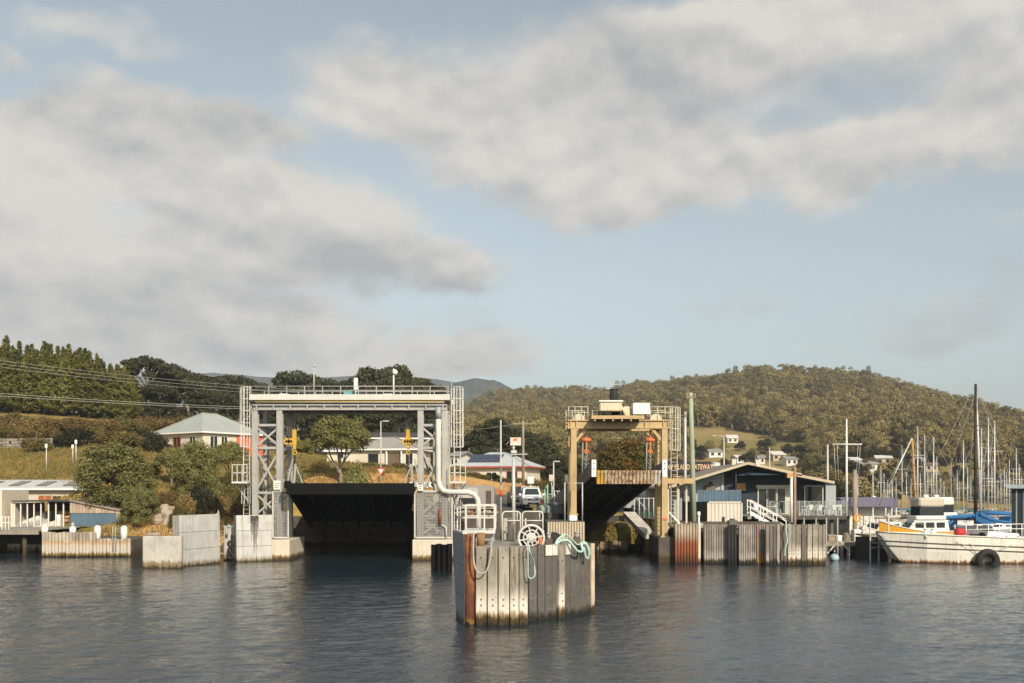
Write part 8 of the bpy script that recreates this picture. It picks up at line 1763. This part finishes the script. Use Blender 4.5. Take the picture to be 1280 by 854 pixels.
for i, (px, ty_, Y, k) in enumerate(masts):
    hm = PZ(ty_, Y); hc2, cc, pr = protos[k]; rank = sorted(q for q in masts if q[3] == k).index((px, ty_, int(Y), k)); nm = '%s marina yacht with %s sail cover, %s such from the left' % (hc2, cc, (ordn + ['twenty-first', 'twenty-second', 'twenty-third', 'twenty-fourth', 'twenty-fifth'])[rank])
    s = hm / hts[k]; rz = random.choice((-1.57, 1.57, 0.0, 3.14)) + random.uniform(-.25, .25); x = PX(px, Y); ofs = Vector((.08 * 9.5 * s, 0, 0)); ofs.rotate(Matrix.Rotation(rz, 3, 'Z')); l = (x - ofs.x, Y - ofs.y, 0)
    if not used[k]: used[k] = True; pr.location = l; pr.rotation_euler = (0, 0, rz); pr.scale = (max(.8, min(1.15, s)), max(.8, min(1.15, s)), s); pr['label'] = nm; pr['group'] = '%s yachts with %s covers' % (hc2, cc)
    else:
        o = copy_tree(pr, None, l, rz, (max(.8, min(1.15, s)), max(.8, min(1.15, s)), s), nm); o['group'] = '%s yachts with %s covers' % (hc2, cc)
# three that stand out
y1 = yacht_proto(13, PZ(490, 100), GEL, SCB, MASTW, .55, True, .13); y1.location = (PX(1252.5, 100) - 1, 100, 0); y1.rotation_euler = (0, 0, math.pi); tag(y1, 'yacht with the tallest white mast in the marina', 'sailing boat')
y2 = yacht_proto(12, PZ(480, 90), NAVYH, SCB, MASTD, .0, True, .17); y2.location = (PX(1219.5, 90) - .96, 90, 0); y2.rotation_euler = (0, R(0), 0); tag(y2, 'yacht with tall black mast behind the workboat', 'sailing boat')
c = P(1222, 652, 89); mb = MB(); mb.tube(cat_pts([(c.x + .1, 89, PZ(641, 89)), (c.x + .5, 89, PZ(645, 89)), (c.x + 1.6, 89, PZ(651, 89)), (c.x + 3.2, 89, PZ(654, 89))], 5), [.30 - .012 * k for k in range(16)], 10); mb.prism([P(1220, 640, 88.9), P(1225, 641, 88.9), P(1245, 653, 88.9), P(1245, 656, 88.9), P(1220, 656, 88.9)], (0, .2, 0)); mb.build('sail_bag', SCB, y2)
o = [q for q in y2.children if q.name.startswith('sail_bag')][0]; o.location = -Vector(y2.location)
y3 = yacht_proto(10, PZ(548, 100), GREENH, SCW, MASTO, -.55, True, .13); y3.location = (PX(1147, 100) - .8, 100, 0); tag(y3, 'yacht with a leaning varnished orange mast', 'sailing boat')
gf_ = MB(); gf_.cyl(P(1140, 548, 99), P(1099, 632, 99), .07, .05, 7); tag(gf_.build('loose_gaff', MASTW, loc=P(1140, 548, 99)), 'long pale spar slanting down beside the orange mast', 'spar')

# dark shed at the right picture edge
DS = thing('dark_shed', 'dark navy shed with pale blue roof at the right picture edge', 'shed', (PX(1264.5, 80), 80, 0)); x0_ = PX(1264.5, 80); DS.rotation_euler = (0, 0, -R(27))
mb = MB(); mb.box(x0_, x0_ + 5, 80, 85, 1.3, PZ(611, 80)); mb.build('wall', NAVY, DS); mb = MB(); mb.prism([(x0_ - .35, 79.6, PZ(610, 80)), (x0_ + 5.5, 79.6, PZ(612, 80)), (x0_ + 5.5, 79.6, PZ(609.5, 80)), (x0_ - .55, 79.6, PZ(605.5, 80))], (0, 5.8, 0)); mb.build('roof', mat('pale_blue_sheet_roof', (.33, .39, .45), .5), DS)
for k in range(3): x = x0_ + .35 + k * .55; mb = MB(); mb.box(x - .05, x + .05, 79.95, 79.998, 1.4, PZ(613, 80)); mb.build('batten', STEELD, DS)
mb = MB(); mb.box(x0_ + .75, x0_ + 1.6, 79.96, 79.996, 1.6, 4.3); mb.build('door', mat('dark_shed_door', (.05, .05, .055), .6), DS)
mb = MB(); mb.box(x0_ - .4, x0_ + 6, 79.4, 86, 1.1, 1.29); mb.build('floor', DECKT, DS)
for k in range(4): mb = MB(); mb.cyl((x0_ + k * 1.6, 79.8, -1.5), (x0_ + k * 1.6, 79.8, 1.1), .14, None, 8); mb.build('pile', DSP, DS)

# ------------------------------------------------------------------ far shore: houses, sheds, trees
def ground_Y(px, py, Y):
    yy = np.linspace(Y * .6, Y * 1.6, 400); xx_ = (px - 640) / F * yy; py_ = HZ - (H(xx_, yy) - HC) * F / yy
    return float(yy[np.argmin(np.abs(py_ - py) + np.abs(yy - Y) / Y * 4)])
def gable_house(name, label, px, ybase, Y, wpx, hpx, roof_px, wall_m, roof_m, rz=0.0, depth=6, zoff=None, nwin=2):
    Y = ground_Y(px, ybase, Y); w_ = wpx * Y / F; h_ = max(2.3, hpx * Y / F); rh = roof_px * Y / F; x = PX(px, Y); zg = h1(x, Y); z0 = zg; t_ = thing(name, label, 'house', (x, Y, z0), 'houses on the far shore'); ORIGIN[t_.name] = Vector((0, 0, 0)); t_.rotation_euler = (0, 0, rz)
    mb = MB(); mb.box(-w_ / 2, w_ / 2, 0, depth, min(-.5, zg - z0 - 1), h_); mb.add([(-w_ / 2, 0, h_), (-w_ / 2, depth, h_), (-w_ / 2, depth / 2, h_ + rh), (w_ / 2, 0, h_), (w_ / 2, depth, h_), (w_ / 2, depth / 2, h_ + rh)], [(0, 1, 2), (5, 4, 3)]); mb.build('wall', wall_m, t_)
    e = .4; mb = MB(); mb.prism([(-w_ / 2 - e, -e, h_ - .1), (-w_ / 2 - e, depth / 2, h_ + rh + .05), (-w_ / 2 - e, depth + e, h_ - .1), (-w_ / 2 - e, depth + e, h_ + .05), (-w_ / 2 - e, depth / 2, h_ + rh + .25), (-w_ / 2 - e, -e, h_ + .05)], (w_ + 2 * e, 0, 0)); mb.build('roof', roof_m, t_)
    for k in range(nwin): xa = -w_ / 2 + w_ * (k + .28) / nwin; mb = MB(); mb.box(xa, xa + w_ / nwin * .42, -.06, .03, h_ * .35, h_ * .8); mb.build('window', GLASS, t_)
    return t_
WW = mat('far_white_wall', (.62, .60, .55), .7, .05, .3); WT = mat('far_tan_wall', (.42, .33, .24), .8, .1, .3); WBn = mat('far_brown_wall', (.22, .16, .12), .8, .1, .3); RG = mat('far_grey_roof', (.25, .25, .25), .6, .1, .3); RR = mat('far_red_brown_roof', (.16, .09, .065), .7, .1, .3); RWt = mat('far_pale_roof', (.55, .54, .51), .6, .05, .3); WOr = mat('far_orange_wall', (.55, .27, .08), .7, .08, .3)
fh = [(916, 554, 400, 13, 4, 4, WW, RWt, 'white cottage on the tawny paddock above the blue building'), (974, 576, 330, 16, 6, 4, WT, RWt, 'tan house with pale roof below the paddock'), (950, 580, 300, 12, 5, 2.5, WW, RG, 'small white house behind the roof ridge of the blue building'), (990, 582, 290, 14, 5, 3, WW, RG, 'white house right of the tan house'),
      (868, 574, 280, 26, 5, 3, WBn, RG, 'long brown low house behind the gateway sign'), (895, 572, 300, 18, 4, 3, WW, RG, 'low white house behind the street lamp'), (848, 566, 300, 12, 5, 3, WW, RWt, 'white house seen beside the caged ladder of the yellow gantry'), (928, 580, 280, 14, 4, 3, WW, RWt, 'pale house left of the building flue'),
      (1055, 600, 235, 42, 8, 4, WW, RWt, 'long white building below the wooded hill'), (1085, 590, 270, 26, 6, 4, WW, RG, 'white house above the long white building'), (1105, 582, 300, 18, 5, 3, WT, RWt, 'tan house at the bare hill clearing'), (1068, 585, 300, 20, 5, 3, WW, RWt, 'white house with pale roof at the foot of the wood'),
      (1050, 622, 170, 66, 14, 10, WBn, RR, 'long brown building with red brown roof behind the deck'), (1080, 622, 166, 18, 18, 4, WT, RG, 'tan two storey block at the end of the brown building'), (1184, 575, 320, 22, 5, 3, WOr, RG, 'orange walled house on the far shore'), (1220, 578, 310, 18, 5, 3, WBn, RG, 'brown house on the far shore behind the black mast'),
      (1268, 575, 320, 24, 5, 3, WBn, RG, 'long brown house at the right end of the far shore'), (1150, 583, 310, 16, 5, 3, WW, RG, 'white house behind the tall masts on the far shore'), (1165, 590, 290, 14, 5, 3, WT, RR, 'tan house lower on the far shore'),
      (578, 520, 640, 10, 3, 3, WW, RWt, 'white farmhouse on the far green slope'), (655, 498, 1000, 12, 2, 3, WW, RWt, 'tiny white house high on the far wooded ridge'), (620, 508, 880, 22, 2, 3, WW, RWt, 'long pale house in the far ridge clearing'), (568, 590, 200, 10, 6, 4, WW, RG, 'white house far behind the right gantry tower'), (725, 590, 150, 16, 8, 4, WW, RG, 'white cottage hidden behind the yellow gantry left leg')]
for i, (px, yb, Y, w_, h_, rh, wm_, rm_, lb) in enumerate(fh): gable_house('far_house', lb, px, yb, Y, w_, h_, rh, wm_, rm_, [0, .2, -.25, .1][i % 4], 7 if Y < 500 else 12, None, 2 if w_ < 30 else 6)
aw = thing('marina_pavilion', 'long pontoon pavilion with purple grey awning left of the yellow cruiser', 'pavilion', P(1090, 650, 108)); Ya = 108.0
mb = MB(); mb.box(PX(1050, Ya), PX(1123, Ya), Ya, Ya + 4, PZ(634, Ya), PZ(622, Ya), .05); mb.build('awning', mat('purple_grey_awning', (.13, .125, .19), .75, .08), aw); mb = MB(); mb.box(PX(1060, Ya), PX(1122, Ya), Ya + 1.5, Ya + 3.8, .5, PZ(634, Ya)); mb.build('wall', WW, aw)
for px in (1052, 1072, 1092, 1108, 1121): mb = MB(); mb.bar((PX(px, Ya), Ya + .2, .3), (PX(px, Ya), Ya + .2, PZ(634, Ya)), .1); mb.build('post', WHITE, aw)
mb = MB(); mb.box(PX(1048, Ya), PX(1126, Ya), Ya - .3, Ya + 4.3, .1, .5); mb.build('float', CONC, aw)
post('grey_pole', 'slim grey pole behind the roof right of the gable', 1034.5, 556, 120, .13, LAMPM, zb=1.0); post('grey_pole', 'thin pole standing on the paddock edge behind the gable', 962, 560, 150, .1, LAMPM, zb=2.0)

# trees along the far shore (dark mass) and scattered on the paddocks
r = np.random.default_rng(66)
def band(n, u0, u1, y0, y1): return r.uniform(u0, u1, n), r.uniform(y0, y1, n)
U, Yb2 = [], []
for (n, a, b, y0, y1) in ((260, 1060, 1330, 246, 300), (110, 985, 1075, 205, 290), (60, 850, 1000, 150, 225), (60, 690, 850, 150, 290), (60, 1060, 1320, 300, 340), (150, 1030, 1330, 150, 250), (40, 640, 760, 230, 300)):
    a_, b_ = band(n, a, b, y0, y1); U.append(a_); Yb2.append(b_)
U = np.concatenate(U); Yb2 = np.concatenate(Yb2); X2 = (U - 640) / F * Yb2; Z2 = H(X2, Yb2); kp = Z2 > .35
for px, yb, Y, w_, *_ in fh: kp &= ~((np.abs(U - px) < w_ * .6) & (Yb2 < Y + 2) & (Yb2 > Y - 40) & (Y > 180))
for k in range(3):
    rr3 = np.random.default_rng(140 + k); cl = dome_clumps(rr3, 22, 2.8, 2.6, 3.0, .6, 1.3, .4) + [(rr3.uniform(-2, 2), rr3.uniform(-2, 2), rr3.uniform(.5, 2.5), rr3.uniform(.7, 1.1)) for _ in range(8)]
    tree_proto('scrub%d' % k, quads_mesh('scrub_crown', clump_crown(rr3, cl, 7, .42, .8, .7), (L_GUMD, L_GUM, L_GUMD)[k]), trunk_mb(rr3, 4, .15, 4, 1.6), TRUNKD)
scatter('shore_trees', 'dark scrubby trees massed along the far shore', ['scrub0', 'scrub1', 'scrub2'], X2[kp], Yb2[kp], Z2[kp] - .3, r.uniform(.45, 1.0, kp.sum()), 67)
padt = [(876, 567, 380), (888, 560, 400), (905, 575, 330), (934, 570, 350), (940, 563, 380), (860, 560, 400), (955, 556, 410), (962, 553, 430), (985, 560, 390), (1002, 566, 370), (1010, 575, 330), (845, 575, 300), (1030, 585, 280), (905, 556, 410), (925, 553, 420), (1120, 560, 380), (1135, 570, 350)]
for i, (px, yy_, Y) in enumerate(padt):
    x = PX(px, Y); s = random.uniform(.8, 1.4); plant('scrub%d' % (i % 3), 'paddock_tree', '%s rounded tree from the left scattered on the tawny paddock' % ordn[sorted(padt).index((px, yy_, Y))], 'tree', (x, Y, h1(x, Y) - .3), s * 1.1, None, 'trees scattered on the paddock', s)

# ------------------------------------------------------------------ haze
hz = MB(); hz.box(-2600, 2700, -100, 3600, -7, 370); hz = hz.build('haze', None); tag(hz, 'pale sea haze over harbour and hills', kind='stuff')
hm_ = bpy.data.materials.new('haze_air'); hm_.use_nodes = True; t = NT(hm_.node_tree); hm_.node_tree.nodes.clear()
pv = t.n('ShaderNodeVolumePrincipled'); pv.inputs['Color'].default_value = (.80, .88, 1.0, 1); pv.inputs['Density'].default_value = .00018; pv.inputs['Anisotropy'].default_value = .1
o_ = t.n('ShaderNodeOutputMaterial'); t.l.new(pv.outputs[0], o_.inputs['Volume']); hz.data.materials.append(hm_)
